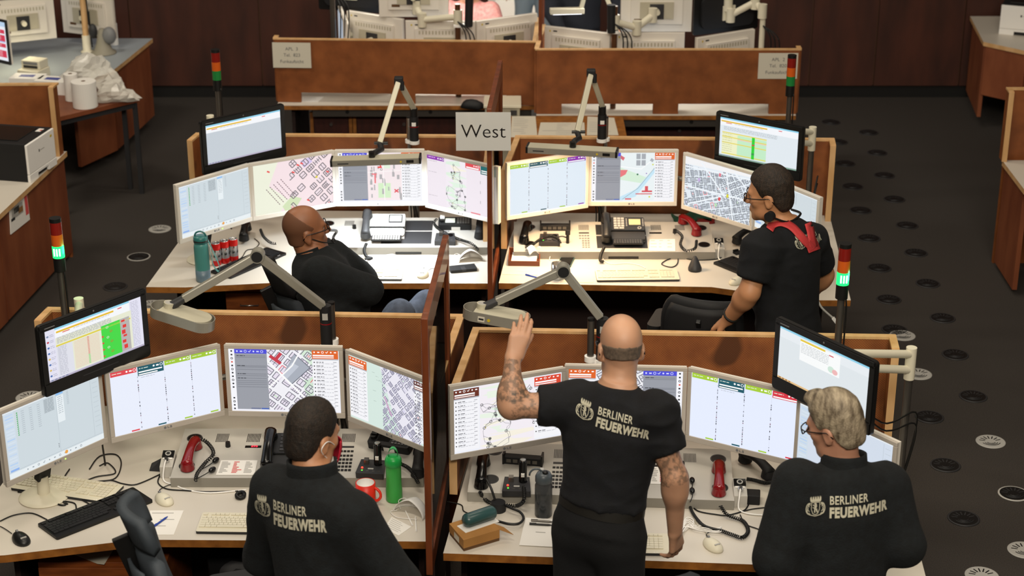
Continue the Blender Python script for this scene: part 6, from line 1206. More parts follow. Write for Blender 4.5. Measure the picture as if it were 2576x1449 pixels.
def on_side(px, py):  # point on the outer side panel of the printer desk
    a, b = Vector((-2.968, 11.19, 0)), Vector((-3.093, 10.02, 0)); n = Vector((b.y - a.y, a.x - b.x, 0)); d = ray(px, py); o_ = Vector((0, 0, CAM_H)); t = (a - o_).dot(n) / d.dot(n); return o_ + d * t
m = MB(); P = [on_side(22, 517), on_side(66, 487), on_side(74, 552), on_side(26, 590)]; nv = Vector((.004, 0, 0)); m.add([p + nv for p in P] + [p for p in P], [(3, 2, 1, 0), (4, 5, 6, 7), (0, 1, 5, 4), (1, 2, 6, 5), (2, 3, 7, 6), (3, 0, 4, 7)], 'paper'); lerp2 = lambda u, v: P[0].lerp(P[1], u).lerp(P[3].lerp(P[2], u), v)
for u0, u1, v0, v1, c in ((.1, .7, .15, .55, 'grey_lt'), (.2, .5, .2, .4, 'steel_dark'), (.45, .7, .3, .5, 'cardboard'), (.82, .98, .0, .75, 'print_red'), (.05, .25, .5, .6, 'dark_grey')): m.add([lerp2(a, b_) + nv * 1.3 for a, b_ in ((u0, v0), (u1, v0), (u1, v1), (u0, v1))], [(3, 2, 1, 0)], c)
solo('wall_poster', m, 'white poster with a red stripe taped to the side of the printer desk', 'poster', P[0], 0, None, 0, True)
area('corner_lamp_light', (-3.9, 13.15, 1.12), (-3.8, 13.05, .7), .5, .15, 3, (1, .90, .62)); 
# ------------------------------------------------------------------ desks at the other edge
side_desk('desk with the second printer at the far edge of the hall', [(3.93, 15.0 - .05), (3.83, 14.08), (4.09, 13.80), (5.4, 13.6), (5.4, 14.95)], [((3.96, 14.9), (3.86, 14.1), .1), ((3.86, 14.08), (4.12, 13.82), .3), ((4.12, 13.82), (5.4, 13.64), .3)], 'corner desks', 'laminate')
printer('white laser printer at the far edge of the hall', Vector((4.28, 14.45, DZ)), .40, .40, .25, R(-22), 'laser printers')
side_desk('pale desk corner below the lone divider at the far edge', [(3.2, 11.02), (3.19, 10.45), (3.3, 9.7), (4.6, 9.7), (4.6, 11.02)], [((3.23, 11.0), (3.22, 10.5), .04)], 'corner desks')
divider('lone plain wooden divider at the far edge of the hall', [(3.205, 10.99), (3.21, 11.08), (4.6, 11.08)], face='panel_plain')
# ------------------------------------------------------------------ floor outlets, low cabinets, chairs
def vent(o, light):
    m = MB(); a, b = ('grey_lt', 'black') if light == 1 else ('black', 'dark_grey') if light == 0 else ('black', 'dark_grey'); m.cyl((0, 0, 0), (0, 0, .004), .072, a, n=32); part('plate', m, o); m = MB(); m.lathe([(.073, 0), (.079, 0), (.079, .003), (.074, .0055), (.070, .0045)], 'grey_lt' if light else 'dark_grey', n=32); part('rim', m, o)
    m = MB()
    for i in range(7): t = R(20 + 24 * i); m.beam((.03 * math.cos(t), .03 * math.sin(t), .0042), (.06 * math.cos(t), .06 * math.sin(t), .0042), .006, .001, b)
    for r in (.022, .035, .048): m.tube([(r * math.cos(t), -.008 + r * .8 * math.sin(t), .0044) for t in np.linspace(math.pi + .3, 2 * math.pi - .3, 9)], .0022, b, 4)
    part('slots', m, o)
VL = [(402, 577, 1), (349, 647, 2), (290, 722, 0), (380, 768, 1), (75, 1000, 1), (2270, 845, 1), (2310, 942, 1), (2492, 1112, 1), (2550, 1243, 2), (2576, 1385, 1), (2470, 1449, 1)] + [(x, y, 0) for x, y in ((2090, 308), (2185, 334), (2108, 358), (2207, 385), (2126, 412), (2225, 442), (2145, 470), (2250, 502), (2165, 530), (2282, 568), (2186, 600), (2304, 637), (2212, 675), (2334, 714), (2236, 754), (2371, 801), (2403, 893), (2448, 998), (2338, 1050), (2378, 1171), (2424, 1305), (2250, 830))]
where = {1: 'light grey', 2: 'light-rimmed dark', 0: 'dark'}
for i, (x, y, k) in enumerate(VL):
    lb = f'{where[k]} round air outlet in the carpet ' + ('on the paper roll side' if x < 600 else 'among the row beside the desks')
    stamp(('floor_outlet', 'light_floor_outlet', 'rimmed_floor_outlet')[k], lambda o: vent(o, k), lb, 'floor outlet', at(x, y, 0) + Vector((0, 0, .0005)), R(0), f'{where[k]} floor outlets ' + ('on the paper roll side' if x < 600 else 'beside the desks'))
def drawers(label, x0, x1, y, d, rows, top=.62):
    o = thing('drawer_cabinet', label, 'drawer cabinet', ((x0 + x1) / 2, y + d / 2, 0), 0, 'wooden drawer cabinets under the desks'); part('body', MB().b2((x0, y, .03), (x1, y + d, top), 'drawer_wood'), o, .002, True); h = (top - .05) / rows
    for i in range(rows):
        z0 = .04 + i * h; f = part('drawer', MB().b2((x0 + .004, y - .018, z0), (x1 - .004, y - .001, z0 + h - .006), 'drawer_wood'), o, .002, True); m = MB(); xm = (x0 + x1) / 2; m.tube([(xm - .05, y - .018, z0 + h * .6), (xm - .05, y - .034, z0 + h * .6), (xm + .05, y - .034, z0 + h * .6), (xm + .05, y - .018, z0 + h * .6)], .004, 'chrome', 6); part('handle', m, f, 0, True)
    part('plinth', MB().b2((x0 + .01, y + .01, 0), (x1 - .01, y + d - .01, .03), 'black'), o, 0, True); return o
a = atY(572, 755, 9.2); b = atY(692, 755, 9.2); drawers('orange-brown drawer cabinet behind the seated man\'s chair', a.x, b.x, 9.15, .45, 3, .60)
a = at(95, 1415, .56); b = at(420, 1410, .56); drawers('orange-brown drawer cabinet under the near corner of the front desk', a.x, b.x, a.y + .0, .5, 3, .56)
sheet('grey paper lying on the drawer cabinet of the front desk', [(165, 1385), (290, 1375), (262, 1420), (245, 1418)], .562, 'paper_warm', 0)
def office_chair(label, x, y, rz, seat=.47, back=(0.0, .5), head=True, arms=True, tilt=12, cloth='chair_cloth', shell='chair_grey', bw=.44):
    """swivel chair; its sitter faces +y before turning"""
    o = thing('office_chair', label, 'chair', (x, y, 0), rz, 'dark office swivel chairs'); m = MB()
    for i in range(5): t = R(72 * i + 18); m.beam((0, 0, .085), (.29 * math.cos(t), .29 * math.sin(t), .065), .045, .03, 'black')
    part('star_base', m, o, .004)
    for i in range(5): t = R(72 * i + 18); c = (.29 * math.cos(t), .29 * math.sin(t)); m = MB(); m.cyl((c[0] - .015 * math.sin(t), c[1] + .015 * math.cos(t), .03), (c[0] + .015 * math.sin(t), c[1] - .015 * math.cos(t), .03), .03, 'black'); m.cyl((c[0], c[1], .03), (c[0], c[1], .07), .008, 'black'); part('castor', m, o)
    m = MB(); m.cyl((0, 0, .08), (0, 0, seat - .06), .028, 'chrome'); part('gas_spring', m, o)
    m = MB(); m.X = Matrix.Translation((0, .02, seat - .04)); m.prism(rrect(.48, .47, .12, 6), -.03, .035, cloth); part('seat', m, o, .02)
    T = Matrix.Translation((0, -.20, seat + .06)) @ Matrix.Rotation(R(tilt), 4, 'X'); b = MB()
    def bk(u, v): w = bw * (1 - .25 * (2 * v - 1) ** 4 * (1 if v > .5 else .3)); xx = (u - .5) * w; return T @ Vector((xx, -.02 - .05 * math.sin(v * 3.1) * .6 + .10 * (2 * u - 1) ** 2 * .5, back[0] + v * (back[1] - back[0])))
    b.grid(bk, 13, 13, cloth); s = part('backrest', b, o); sm = s.modifiers.new('s', 'SOLIDIFY'); sm.thickness = .05; s.modifiers.new('b', 'BEVEL').width = .012
    b = MB(); b.grid(lambda u, v: bk(.08 + .84 * u, .05 + .9 * v) + T.to_3x3() @ Vector((0, -.034, 0)), 11, 11, shell); part('back_shell', b, o).modifiers.new('s', 'SOLIDIFY').thickness = .012
    m = MB(); m.beam(T @ Vector((0, -.06, .35)), (0, -.05, seat - .06), .07, .025, 'black', (1, 0, 0)); part('spine', m, o, .004)
    if head:
        hc_ = cloth if cloth == 'chair_cool' else 'black_soft'
        m = MB(); m.beam(T @ Vector((0, -.05, back[1] - .12)), T @ Vector((0, -.05, back[1] + .06)), .06, .02, 'black', (1, 0, 0)); part('head_bracket', m, o, .003)
        b = MB(); b.grid(lambda u, v: T @ Vector(((u - .5) * .30 * (1 - .15 * (2 * v - 1) ** 2), -.02 + .06 * (2 * u - 1) ** 2, back[1] + .02 + .15 * v - .02 * (2 * u - 1) ** 2)), 11, 7, hc_); q = part('head_rest', b, o); q.modifiers.new('s', 'SOLIDIFY').thickness = .035
    if arms:
        for sx in (-1, 1): m = MB(); m.beam((sx * .25, -.02, seat - .05), (sx * .28, -.02, seat + .2), .03, .05, 'black'); m.X = Matrix.Translation((sx * .28, .02, seat + .2)); m.prism(rrect(.08, .25, .035, 5), 0, .03, 'black_soft'); part('armrest', m, o, .006)
    return o
# ------------------------------------------------------------------ people: smooth bodies grown from a signed distance field
V3 = lambda *a: np.array(a, dtype=np.float64)
A_ = lambda v: np.array(tuple(v), dtype=np.float64)
nrm = lambda v: v / np.linalg.norm(v)
class Field:
    def __init__(s, vox): s.vox = vox; s.p = []; s.clips = []
    def rc(s, a, b, ra, rb=None, k=.02, op=1, flat=False, sq=None):
        """tapered limb; sq=(direction, factor) flattens it along a direction"""
        s.p.append(('rc', A_(a), A_(b), ra, ra if rb is None else rb, k, op, flat, sq)); return s
    def el(s, c, r, F=None, k=.02, op=1): s.p.append(('el', A_(c), A_(r), np.eye(3) if F is None else F, k, op)); return s
    def lf(s, a, b, F, prof, k=.03):
        """trunk: ellipses (t, half width, half depth, shift) along a-b; F columns right, forward, up"""
        s.p.append(('lf', A_(a), A_(b), F, prof, k, 1)); return s
    def box(s, q):
        if q[0] == 'rc': r = max(q[3], q[4]); return np.minimum(q[1], q[2]) - r, np.maximum(q[1], q[2]) + r
        if q[0] == 'el': r = max(q[2]); return q[1] - r, q[1] + r
        r = max(max(e[1], e[2]) + abs(e[3]) for e in q[4]); a, b = q[1], q[2]; d = b - a; t0, t1 = q[4][0][0], q[4][-1][0]; return np.minimum(a + d * t0, a + d * t1) - r, np.maximum(a + d * t0, a + d * t1) + r
    def dist(s, q, P):
        if q[0] == 'rc':
            _, a, b, ra, rb, k, op, flat, sq = q; d = b - a; L2 = d @ d; X = P - a
            if sq is not None: n = nrm(A_(sq[0])); X = X + n * ((X @ n) * (1 / sq[1] - 1))[..., None]
            t = np.clip((X @ d) / max(L2, 1e-12), 0, 1); e = np.linalg.norm(X - t[..., None] * d, axis=-1) - (ra + (rb - ra) * t)
            if flat: L = math.sqrt(L2); e = np.maximum(e, np.abs((X @ d) / L - L / 2) - L / 2)
            return e
        if q[0] == 'el':
            _, c, r, F, k, op = q; X = (P - c) @ F; k0 = np.linalg.norm(X / r, axis=-1); k1 = np.linalg.norm(X / (r * r), axis=-1); return k0 * (k0 - 1) / np.maximum(k1, 1e-9)
        _, a, b, F, prof, k, op = q; d = b - a; L = np.linalg.norm(d); u = d / L; X = P - a; t = (X @ u) / L; x = X @ F[:, 0]; y = X @ F[:, 1]
        T = [e[0] for e in prof]; rx = np.interp(t, T, [e[1] for e in prof]); ry = np.interp(t, T, [e[2] for e in prof]); oy = np.interp(t, T, [e[3] for e in prof])
        g = np.sqrt((x / rx) ** 2 + ((y - oy) / ry) ** 2); e = (g - 1) * np.minimum(rx, ry) * .85; return np.maximum(e, np.maximum(T[0] - t, t - T[-1]) * L)
    def mesh(s):
        h = s.vox; bb = [s.box(q) for q in s.p if q[-1] == 1 or q[0] != 'x']; lo = np.min([b[0] for b in bb], 0) - 3 * h; hi = np.max([b[1] for b in bb], 0) + 3 * h
        n = np.ceil((hi - lo) / h).astype(int) + 1; Fd = np.full(n, .3, np.float32)
        for q in s.p:
            op = q[6] if q[0] == 'rc' else q[5] if q[0] == 'el' else 1; k = q[5] if q[0] == 'rc' else q[4] if q[0] == 'el' else q[5]
            b = s.box(q); pd = max(.035, 1.5 * k); i0 = np.maximum(np.floor((b[0] - pd - lo) / h).astype(int), 0); i1 = np.minimum(np.ceil((b[1] + pd - lo) / h).astype(int) + 1, n)
            ax = [lo[m] + h * np.arange(i0[m], i1[m]) for m in range(3)]; P = np.stack(np.meshgrid(*ax, indexing='ij'), -1); e = s.dist(q, P).astype(np.float32); sl = tuple(slice(a, c) for a, c in zip(i0, i1)); f = Fd[sl]
            if op == 1: hh = np.maximum(k - np.abs(f - e), 0) / max(k, 1e-6); Fd[sl] = np.minimum(f, e) - hh * hh * k / 4
            else: e = -e; hh = np.maximum(k - np.abs(f - e), 0) / max(k, 1e-6); Fd[sl] = np.maximum(f, e) + hh * hh * k / 4
        if s.clips:
            P = np.stack(np.meshgrid(*[lo[m] + h * np.arange(n[m]) for m in range(3)], indexing='ij'), -1)
            for c in s.clips: Fd = np.maximum(Fd, c(P).astype(np.float32))
        I = Fd < 0; cnt = np.zeros(n - 1, np.uint8)
        for i in (0, 1):
            for j in (0, 1):
                for k in (0, 1): cnt += I[i:n[0] - 1 + i, j:n[1] - 1 + j, k:n[2] - 1 + k]
        act = (cnt > 0) & (cnt < 8); idx = np.argwhere(act); vid = np.full(n - 1, -1, np.int32); vid[act] = np.arange(len(idx))
        co = [(i, j, k) for i in (0, 1) for j in (0, 1) for k in (0, 1)]; val = {c: Fd[idx[:, 0] + c[0], idx[:, 1] + c[1], idx[:, 2] + c[2]] for c in co}; acc = np.zeros((len(idx), 3)); ct = np.zeros(len(idx))
        for c in co:
            for a in range(3):
                if c[a]: continue
                d = list(c); d[a] = 1; d = tuple(d); v0, v1 = val[c], val[d]; m = (v0 < 0) != (v1 < 0); t = v0 / np.where(m, v0 - v1, 1); p = np.tile(np.array(c, float), (len(idx), 1)); p[:, a] = t; acc[m] += p[m]; ct[m] += 1
        vs = lo + h * (idx + acc / ct[:, None]); fs = []
        for a in range(3):
            b, c = (a + 1) % 3, (a + 2) % 3; s0 = [slice(None)] * 3; s1 = [slice(None)] * 3; s0[a] = slice(0, -1); s1[a] = slice(1, None); e = np.argwhere(I[tuple(s0)] != I[tuple(s1)]); e = e[(e[:, b] > 0) & (e[:, c] > 0) & (e[:, b] < n[b] - 1) & (e[:, c] < n[c] - 1)]
            ins = I[e[:, 0], e[:, 1], e[:, 2]]; q = []
            for db, dc in ((-1, -1), (0, -1), (0, 0), (-1, 0)): g = e.copy(); g[:, b] += db; g[:, c] += dc; q.append(vid[g[:, 0], g[:, 1], g[:, 2]])
            q = np.stack(q, 1); q[~ins] = q[~ins][:, ::-1]; fs.append(q)
        return vs, np.concatenate(fs)
def skin_mesh(name, F, parent, mt, smooth=2, wrinkle=None, color=None, disp=None):
    vs, fs = F.mesh(); n = len(vs); ed = np.concatenate([fs[:, [0, 1]], fs[:, [1, 2]], fs[:, [2, 3]], fs[:, [3, 0]]])
    for _ in range(smooth):
        acc = np.zeros_like(vs); c = np.zeros(n)
        for k in range(3): acc[:, k] = np.bincount(ed[:, 0], vs[ed[:, 1], k], n) + np.bincount(ed[:, 1], vs[ed[:, 0], k], n)
        c = np.bincount(ed[:, 0], minlength=n) + np.bincount(ed[:, 1], minlength=n); vs = vs * .5 + .5 * acc / np.maximum(c, 1)[:, None]
    if wrinkle or disp:
        nf = np.cross(vs[fs[:, 2]] - vs[fs[:, 0]], vs[fs[:, 3]] - vs[fs[:, 1]]); nv = np.zeros_like(vs)
        for k in range(4): 
            for a in range(3): nv[:, a] += np.bincount(fs[:, k], nf[:, a], n)
        nv /= np.maximum(np.linalg.norm(nv, axis=1), 1e-9)[:, None]
        if wrinkle:
            amp, fr, seed, st = wrinkle; g = np.array([(1 - abs(noise.noise(Vector((v[0] * fr * st[0] + seed, v[1] * fr * st[1], v[2] * fr * st[2])))) * 2.2) for v in vs]); g2 = np.array([noise.noise(Vector((v[0] * fr * .45 + seed, v[1] * fr * .45 + 7, v[2] * fr * .45))) for v in vs]); vs = vs + nv * (amp * (g * np.clip(g2 + .35, 0, 1) * .9 + g2 * .5))[:, None]
        if disp: vs = vs + nv * disp(vs)[:, None]
    loc = np.array(parent.location); me = D.meshes.new(name); me.vertices.add(n); me.vertices.foreach_set('co', (vs - loc).astype(np.float32).ravel()); m = len(fs); me.loops.add(4 * m); me.loops.foreach_set('vertex_index', fs.astype(np.int32).ravel()); me.polygons.add(m); me.polygons.foreach_set('loop_start', np.arange(0, 4 * m, 4, dtype=np.int32)); me.polygons.foreach_set('loop_total', np.full(m, 4, np.int32)); me.update(calc_edges=True); me.validate()
    me.polygons.foreach_set('use_smooth', np.ones(len(me.polygons), bool))
    if color: ca = me.color_attributes.new('Col', 'FLOAT_COLOR', 'POINT'); c4 = np.ones((n, 4), np.float32); c4[:, :3] = color(vs); ca.data.foreach_set('color', c4.ravel())
    me.materials.append(MATS[mt]); o = link(name, me, parent); return o, vs, fs
def yaw_frame(yaw, pitch=0, roll=0):
    """columns right, forward, up; yaw 0 looks along +y, positive turns to -x; positive pitch looks down"""
    return np.array((Matrix.Rotation(R(yaw), 3, 'Z') @ Matrix.Rotation(R(-pitch), 3, 'X') @ Matrix.Rotation(R(roll), 3, 'Y')))
def head(F, c, B, s=1.0, neck=None, jaw=1.0):
    L = lambda x, y, z: c + B @ (V3(x, y, z) * s)
    E = lambda p, r, k=.02, op=1: F.el(L(*p), V3(*r) * s, B, k, op)
    E((0, -.012, .034), (.076, .098, .091)); E((0, .028, -.028), (.061, .066, .088), .03); E((0, .030, -.078), (.052 * jaw, .056, .045), .03); F.rc(L(-.012, .074, -.108), L(.012, .074, -.108), .019 * s, k=.025)
    for x in (-1, 1): E((x * .043, .060, -.022), (.022, .022, .024), .02); E((x * .030, .035, -.085), (.028, .035, .028), .02)
    F.rc(L(-.034, .083, .021), L(.034, .083, .021), .012 * s, k=.02); F.rc(L(0, .094, .010), L(0, .117, -.028), .0085 * s, .0125 * s, k=.012)
    for x in (-1, 1): E((x * .011, .104, -.035), (.009, .011, .008), .008); E((x * .033, .102, .001), (.017, .012, .010), .012, -1)
    F.rc(L(-.020, .092, -.062), L(.020, .092, -.062), .0075 * s, k=.01); F.rc(L(-.017, .090, -.073), L(.017, .090, -.073), .008 * s, k=.008); E((0, .106, -.0675), (.024, .006, .0016), .003, -1)
    for x in (-1, 1): E((x * .079, -.010, -.012), (.0095, .023, .032), .006); E((x * .076, -.004, -.038), (.010, .012, .012), .008); E((x * .089, -.004, -.010), (.007, .012, .018), .006, -1)
    if neck is not None: F.rc(L(0, -.022, -.06), neck, .054 * s, .062 * s, k=.035)
    return L
def eyes(o, L, B, s=1.0):
    for x in (-1, 1):
        m = MB(); m.ell(L(x * .032, .077, .001), (.0115 * s,) * 3, 'eye_white', 12); f = A_(L(x * .032, .089, .001)) ; m.ell(f - B[:, 1] * .003, (.0055 * s, .0035 * s, .0055 * s), 'black', 10, Matrix(B.tolist())); part('eye', m, o, 0, True)
def glasses(o, L, s=1.0, col='eyewear'):
    m = MB()
    for x in (-1, 1):
        m.tube([L(x * .034 + .025 * math.copysign(abs(math.cos(a)) ** .5, math.cos(a)), .112 - .004 * abs(math.cos(a)), -.001 + .016 * math.copysign(abs(math.sin(a)) ** .5, math.sin(a))) for a in np.linspace(0, 2 * math.pi, 17)[:-1]], .0024, col, 6, close=True)
        m.tube([L(x * .058, .108, .006), L(x * .076, .085, .006), L(x * .083, .03, .004), L(x * .084, -.012, .004), L(x * .083, -.034, -.02)], .0024, col, 6)
    m.tube([L(-.011, .114, .003), L(0, .118, .006), L(.011, .114, .003)], .0024, col, 6); part('glasses_frame', m, o, 0, True)
    g = MB()
    for x in (-1, 1): g.add([L(x * .034 + .023 * math.cos(a), .1115 - .004 * abs(math.cos(a)), -.001 + .016 * math.sin(a)) for a in np.linspace(0, 2 * math.pi, 17)[:-1]], [tuple(range(16))], 'clear_plastic')
    part('lenses', g, o, 0, True)
def hand(F, w, d, n, side, curl=(25, 25, 25, 28), thumb=(.75, .6), s=1.0, spread=1.0):
    """w wrist, d towards the fingers, n out of the back of the hand, side=+1: thumb along d x n"""
    d = nrm(A_(d)); n = A_(n); n = nrm(n - d * (n @ d)); x = np.cross(d, n) * side; w = A_(w); off = np.array((.031, .0105, -.0105, -.030)) * spread
    ln = ((.043, .026, .021), (.048, .029, .022), (.045, .027, .021), (.035, .021, .019))
    for i in range(4):
        kn = w + (d * (.093 - (0, -.003, .002, .011)[i]) + x * off[i]) * s; F.rc(w + (d * .012 + x * off[i] * .55) * s, kn, .0145 * s, .0118 * s, k=.014)
        a = R(curl[i]); p = kn; ang = 0; dd = nrm(d + x * (off[i] * 2.2 * (.4 if spread < 1 else 1))); rr = (.0102, .0094, .0086, .0072)
        for j, l in enumerate(ln[i]):
            ang += a * (.8, 1.1, .7)[j]; v = dd * math.cos(ang) - n * math.sin(ang); q = p + v * l * s; F.rc(p, q, rr[j] * s * (.9 if i == 3 else 1), rr[j + 1] * s * (.9 if i == 3 else 1), k=.0035); p = q
    b = w + (d * .022 + x * .024 - n * .006) * s; v = nrm(x * thumb[0] + d * thumb[1] - n * .35); j1 = b + v * .042 * s; F.rc(b, j1, .0155 * s, .0118 * s, k=.014); v2 = nrm(d * .8 + x * .3 - n * .35); j2 = j1 + v2 * .031 * s; F.rc(j1, j2, .0112 * s, .0098 * s, k=.004); F.rc(j2, j2 + nrm(v2 * .9 - n * .25) * .024 * s, .0098 * s, .0075 * s, k=.003)
def person(label, base):
    return thing('person', label, 'person', Vector((base[0], base[1], 0)))
def skin_color(base, seed=0, tat=None, zones=()):
    b = np.array(lin(base)); t_ = np.array(lin('3a3a34'))
    def f(vs):
        g = np.array([noise.noise(Vector((v[0] * 24 + seed, v[1] * 24, v[2] * 24))) for v in vs]); c = b * (1 + .10 * g)[:, None]
        for cen, rad, col, amt in zones: w = np.clip(1 - np.linalg.norm((vs - cen) / rad, axis=1), 0, 1) ** .7 * amt; c = c * (1 - w[:, None]) + np.array(lin(col)) * w[:, None]
        if tat:
            for a, e, r, dens in tat:
                d = e - a; t = np.clip(((vs - a) @ d) / (d @ d), 0, 1); near = (np.linalg.norm(vs - a - t[:, None] * d, axis=1) < r) & (((vs - a) @ d) / (d @ d) > -.02) & (((vs - a) @ d) / (d @ d) < 1.02)
                k = np.array([noise.noise(Vector((v[0] * 60, v[1] * 60 + 5, v[2] * 42 + seed))) + .5 * noise.noise(Vector((v[0] * 130, v[1] * 130, v[2] * 110))) for v in vs]); k2 = np.array([abs(noise.noise(Vector((v[0] * 95 + 3, v[1] * 95, v[2] * 75)))) for v in vs]); m = near * np.clip(np.clip((k + dens) * 1.6, 0, .55) + (k2 < .09) * .3, 0, .68); c = c * (1 - m[:, None]) + t_ * m[:, None]
        return c
    return f
def hair_mesh(o, c, B, s, mt, thick, line, seed, strands=.003, top=0.0, dirs=(60, 60, 16), vox=.005, extra=()):
    F = Field(vox); L = lambda x, y, z: c + B @ (V3(x, y, z) * s)
    F.el(L(0, -.014, .036 + top / 2), (V3(.076, .098, .091) + thick + V3(0, 0, top / 2)) * s, B); F.el(L(0, -.05, -.03), (V3(.066, .058, .07) + thick * .7) * s, B, .03)
    for p, r in extra: F.el(L(*p), V3(*r) * s, B, .02)
    ys = [q[0] for q in line]; zs = [q[1] for q in line]
    def clip(P): X = (P - c) @ B / s; return (np.interp(X[..., 1], ys, zs) - X[..., 2]) * .8 * s
    F.clips.append(clip)
    def ear(P): X = (P - c) @ B / s; return (1 - np.linalg.norm((X - V3(0, -.004, -.02)) / V3(.2, .028, .042), axis=-1)) * .03
    F.clips.append(ear)
    def disp(vs): X = (vs - c) @ B / s; return np.array([strands * (noise.noise(Vector((x[0] * dirs[0] + seed, x[1] * dirs[2] , x[2] * dirs[1]))) + .6 * noise.noise(Vector((x[0] * dirs[0] * 2.3, x[1] * dirs[2] * 2 + seed, x[2] * dirs[1] * 2)))) for x in X])
    return skin_mesh('hair', F, o, mt, 1, None, None, disp)[0]
SHORT = [(-.13, -.085), (-.06, -.075), (-.03, -.03), (.01, -.02), (.035, .02), (.05, .055), (.075, .075), (.1, .085), (.13, .09)]
# emblem and lettering printed on the backs
def strip(pts, w):
    q = []
    for (x0, y0), (x1, y1) in zip(pts, pts[1:]):
        l = math.hypot(x1 - x0, y1 - y0) or 1; nx, ny = -(y1 - y0) / l * w / 2, (x1 - x0) / l * w / 2; q.append([(x0 + nx, y0 + ny), (x0 - nx, y0 - ny), (x1 - nx, y1 - ny), (x1 + nx, y1 + ny)])
    return q
def emblem():
    Q = []; arc = lambda cx, cy, rx, ry, a0, a1, n=9: [(cx + rx * math.cos(R(a)), cy + ry * math.sin(R(a))) for a in np.linspace(a0, a1, n)]
    for x in (-.22, -.11, 0, .11, .22): Q.append([(x - .05, .30), (x + .05, .30), (x + .03 + x * .12, .5), (x + x * .2, .43), (x - .03 + x * .12, .5)])
    Q += strip([(-.25, .28), (.25, .28)], .06); Q += strip([(-.2, .34), (.2, .34)], .03)
    Q += strip([(-.2, .22), (-.2, -.1), (-.12, -.3), (0, -.36), (.12, -.3), (.2, -.1), (.2, .22), (-.2, .22)], .03)
    Q += [[(-.06, -.26), (.0, -.26), (.0, -.1), (.08, .02), (.06, .12), (-.02, .12), (-.06, -.05)], [(-.02, .1), (.06, .12), (.04, .19), (-.04, .2), (-.08, .15)], [(-.03, .08), (-.13, .13), (-.14, .10), (-.04, .02)], [(-.05, -.02), (-.14, .0), (-.14, -.03), (-.04, -.07)], [(.0, -.1), (.08, -.26), (.13, -.26), (.07, -.05)]]
    for sx in (-1, 1):
        Q += strip([(sx * x, y) for x, y in arc(.3, -.06, .16, .26, 110, -110)], .045); Q += strip([(sx * x, y) for x, y in arc(.30, -.02, .08, .16, 130, -100)], .035); Q += strip([(sx * x, y) for x, y in arc(.34, -.16, .06, .12, 90, -140)], .03); Q += strip([(sx * .26, .2), (sx * .36, .14), (sx * .3, .02)], .03)
    return Q + strip([(-.3, -.34), (0, -.42), (.3, -.34)], .035)
def back_print(o, vs, fs, O, r, u, f, sc=1.0, parent_name='back_print'):
    """crest and lettering laid on the shirt: O room point of the crest's middle, r/u along the print, f into the back"""
    bvh = BVHTree.FromPolygons([tuple(v) for v in vs], [tuple(q) for q in fs]); m = MB(); r, u, f = nrm(A_(r)), nrm(A_(u)), nrm(A_(f)); O = A_(O)
    def put(polys, dx, dz, k):
        for P in polys:
            out = []
            for x, z in P:
                p = O + r * (x * k + dx) * sc + u * (z * k + dz) * sc; h = bvh.ray_cast(Vector(p - f * .35), Vector(f), .8)
                if h[0] is None: break
                out.append(h[0] - Vector(f) * .0022 + h[1] * .0008)
            else: m.add(out, [tuple(range(len(out)))], 'print_cream', True)
    put(emblem(), 0, 0, .074)
    for s, size, bold, dz, sx in (('BERLINER', .038, 0.0007, .006, .80), ('FEUERWEHR', .046, .0022, -.037, .78)):
        v2, f2 = text_mesh(s, size, bold, sx, 1.1); put([[v2[i] for i in q] for q in f2], .050, dz, 1.0)
    e = part('back_print', m, o, 0, True); e['label'] = 'cream crest and lettering on the back'; return e
def torso_frame(neck, pel, shl, shr):
    u = nrm(neck - pel); x = shr - shl; x = nrm(x - u * (x @ u)); return np.stack((x, np.cross(u, x), u), 1)
def trunk(F, pel, neck, T, prof, k=.03): F.lf(pel, neck, T, prof, k)
MALE = [(-.02, .166, .118, .0), (.2, .152, .112, .004), (.45, .168, .122, .006), (.68, .186, .124, .0), (.84, .178, .104, -.008), (.94, .120, .078, -.014), (1.03, .070, .064, -.012)]
def sh(pr, g, gy=None, t0=None): return [((t0 if (i == 0 and t0 is not None) else t), x + g, y + (g if gy is None else gy), o) for i, (t, x, y, o) in enumerate(pr)]
def legs(o, pel, T, feet, mt, knees=None, r=(.098, .066, .052), belt=None, hips=(.172, .122, .13), wr=3):
    F = Field(.011); F.el(pel + V3(0, 0, -.02), V3(*hips), T, .04)
    if belt: F.lf(pel, pel + T[:, 2] * .1, T, [(0, .168, .122, 0), (1, .160, .116, .002)], .03)
    for i, ft in enumerate(feet):
        sx = (-1, 1)[i]; hp = pel + T[:, 0] * sx * .088 + V3(0, 0, -.07); kn = knees[i] if knees else (hp + ft) / 2 + T[:, 1] * .03 + V3(0, 0, .03); an = ft + V3(0, 0, .07); F.rc(hp, kn, r[0], r[1], .04); F.rc(kn, an, r[1], r[2], .03)
        m = MB(); fw = nrm(T[:, 1] * V3(1, 1, 0)); c = ft + fw * .05; m.ell(c + V3(0, 0, .035), (.048, .14, .055), 'black', 16, Matrix(np.stack((np.cross(fw, V3(0, 0, 1)), fw, V3(0, 0, 1)), 1).tolist()), squash=-.034); part('shoe', m, o, 0, True)
    skin_mesh('trousers', F, o, mt, 2, (.006, 9, wr, (1, 1, .7)))
def leg_body(F, pel, T, feet, knees=None):
    F.el(pel + V3(0, 0, -.02), (.15, .10, .11), T, .04)
    for i, ft in enumerate(feet):
        hp = pel + T[:, 0] * (-1, 1)[i] * .085 + V3(0, 0, -.06); kn = knees[i] if knees else (hp + ft) / 2 + T[:, 1] * .03 + V3(0, 0, .03); F.rc(hp, kn, .08, .05, .03); F.rc(kn, ft + V3(0, 0, .06), .05, .036, .03)
def q3(px, py, Y): return A_(atY(px, py, Y))

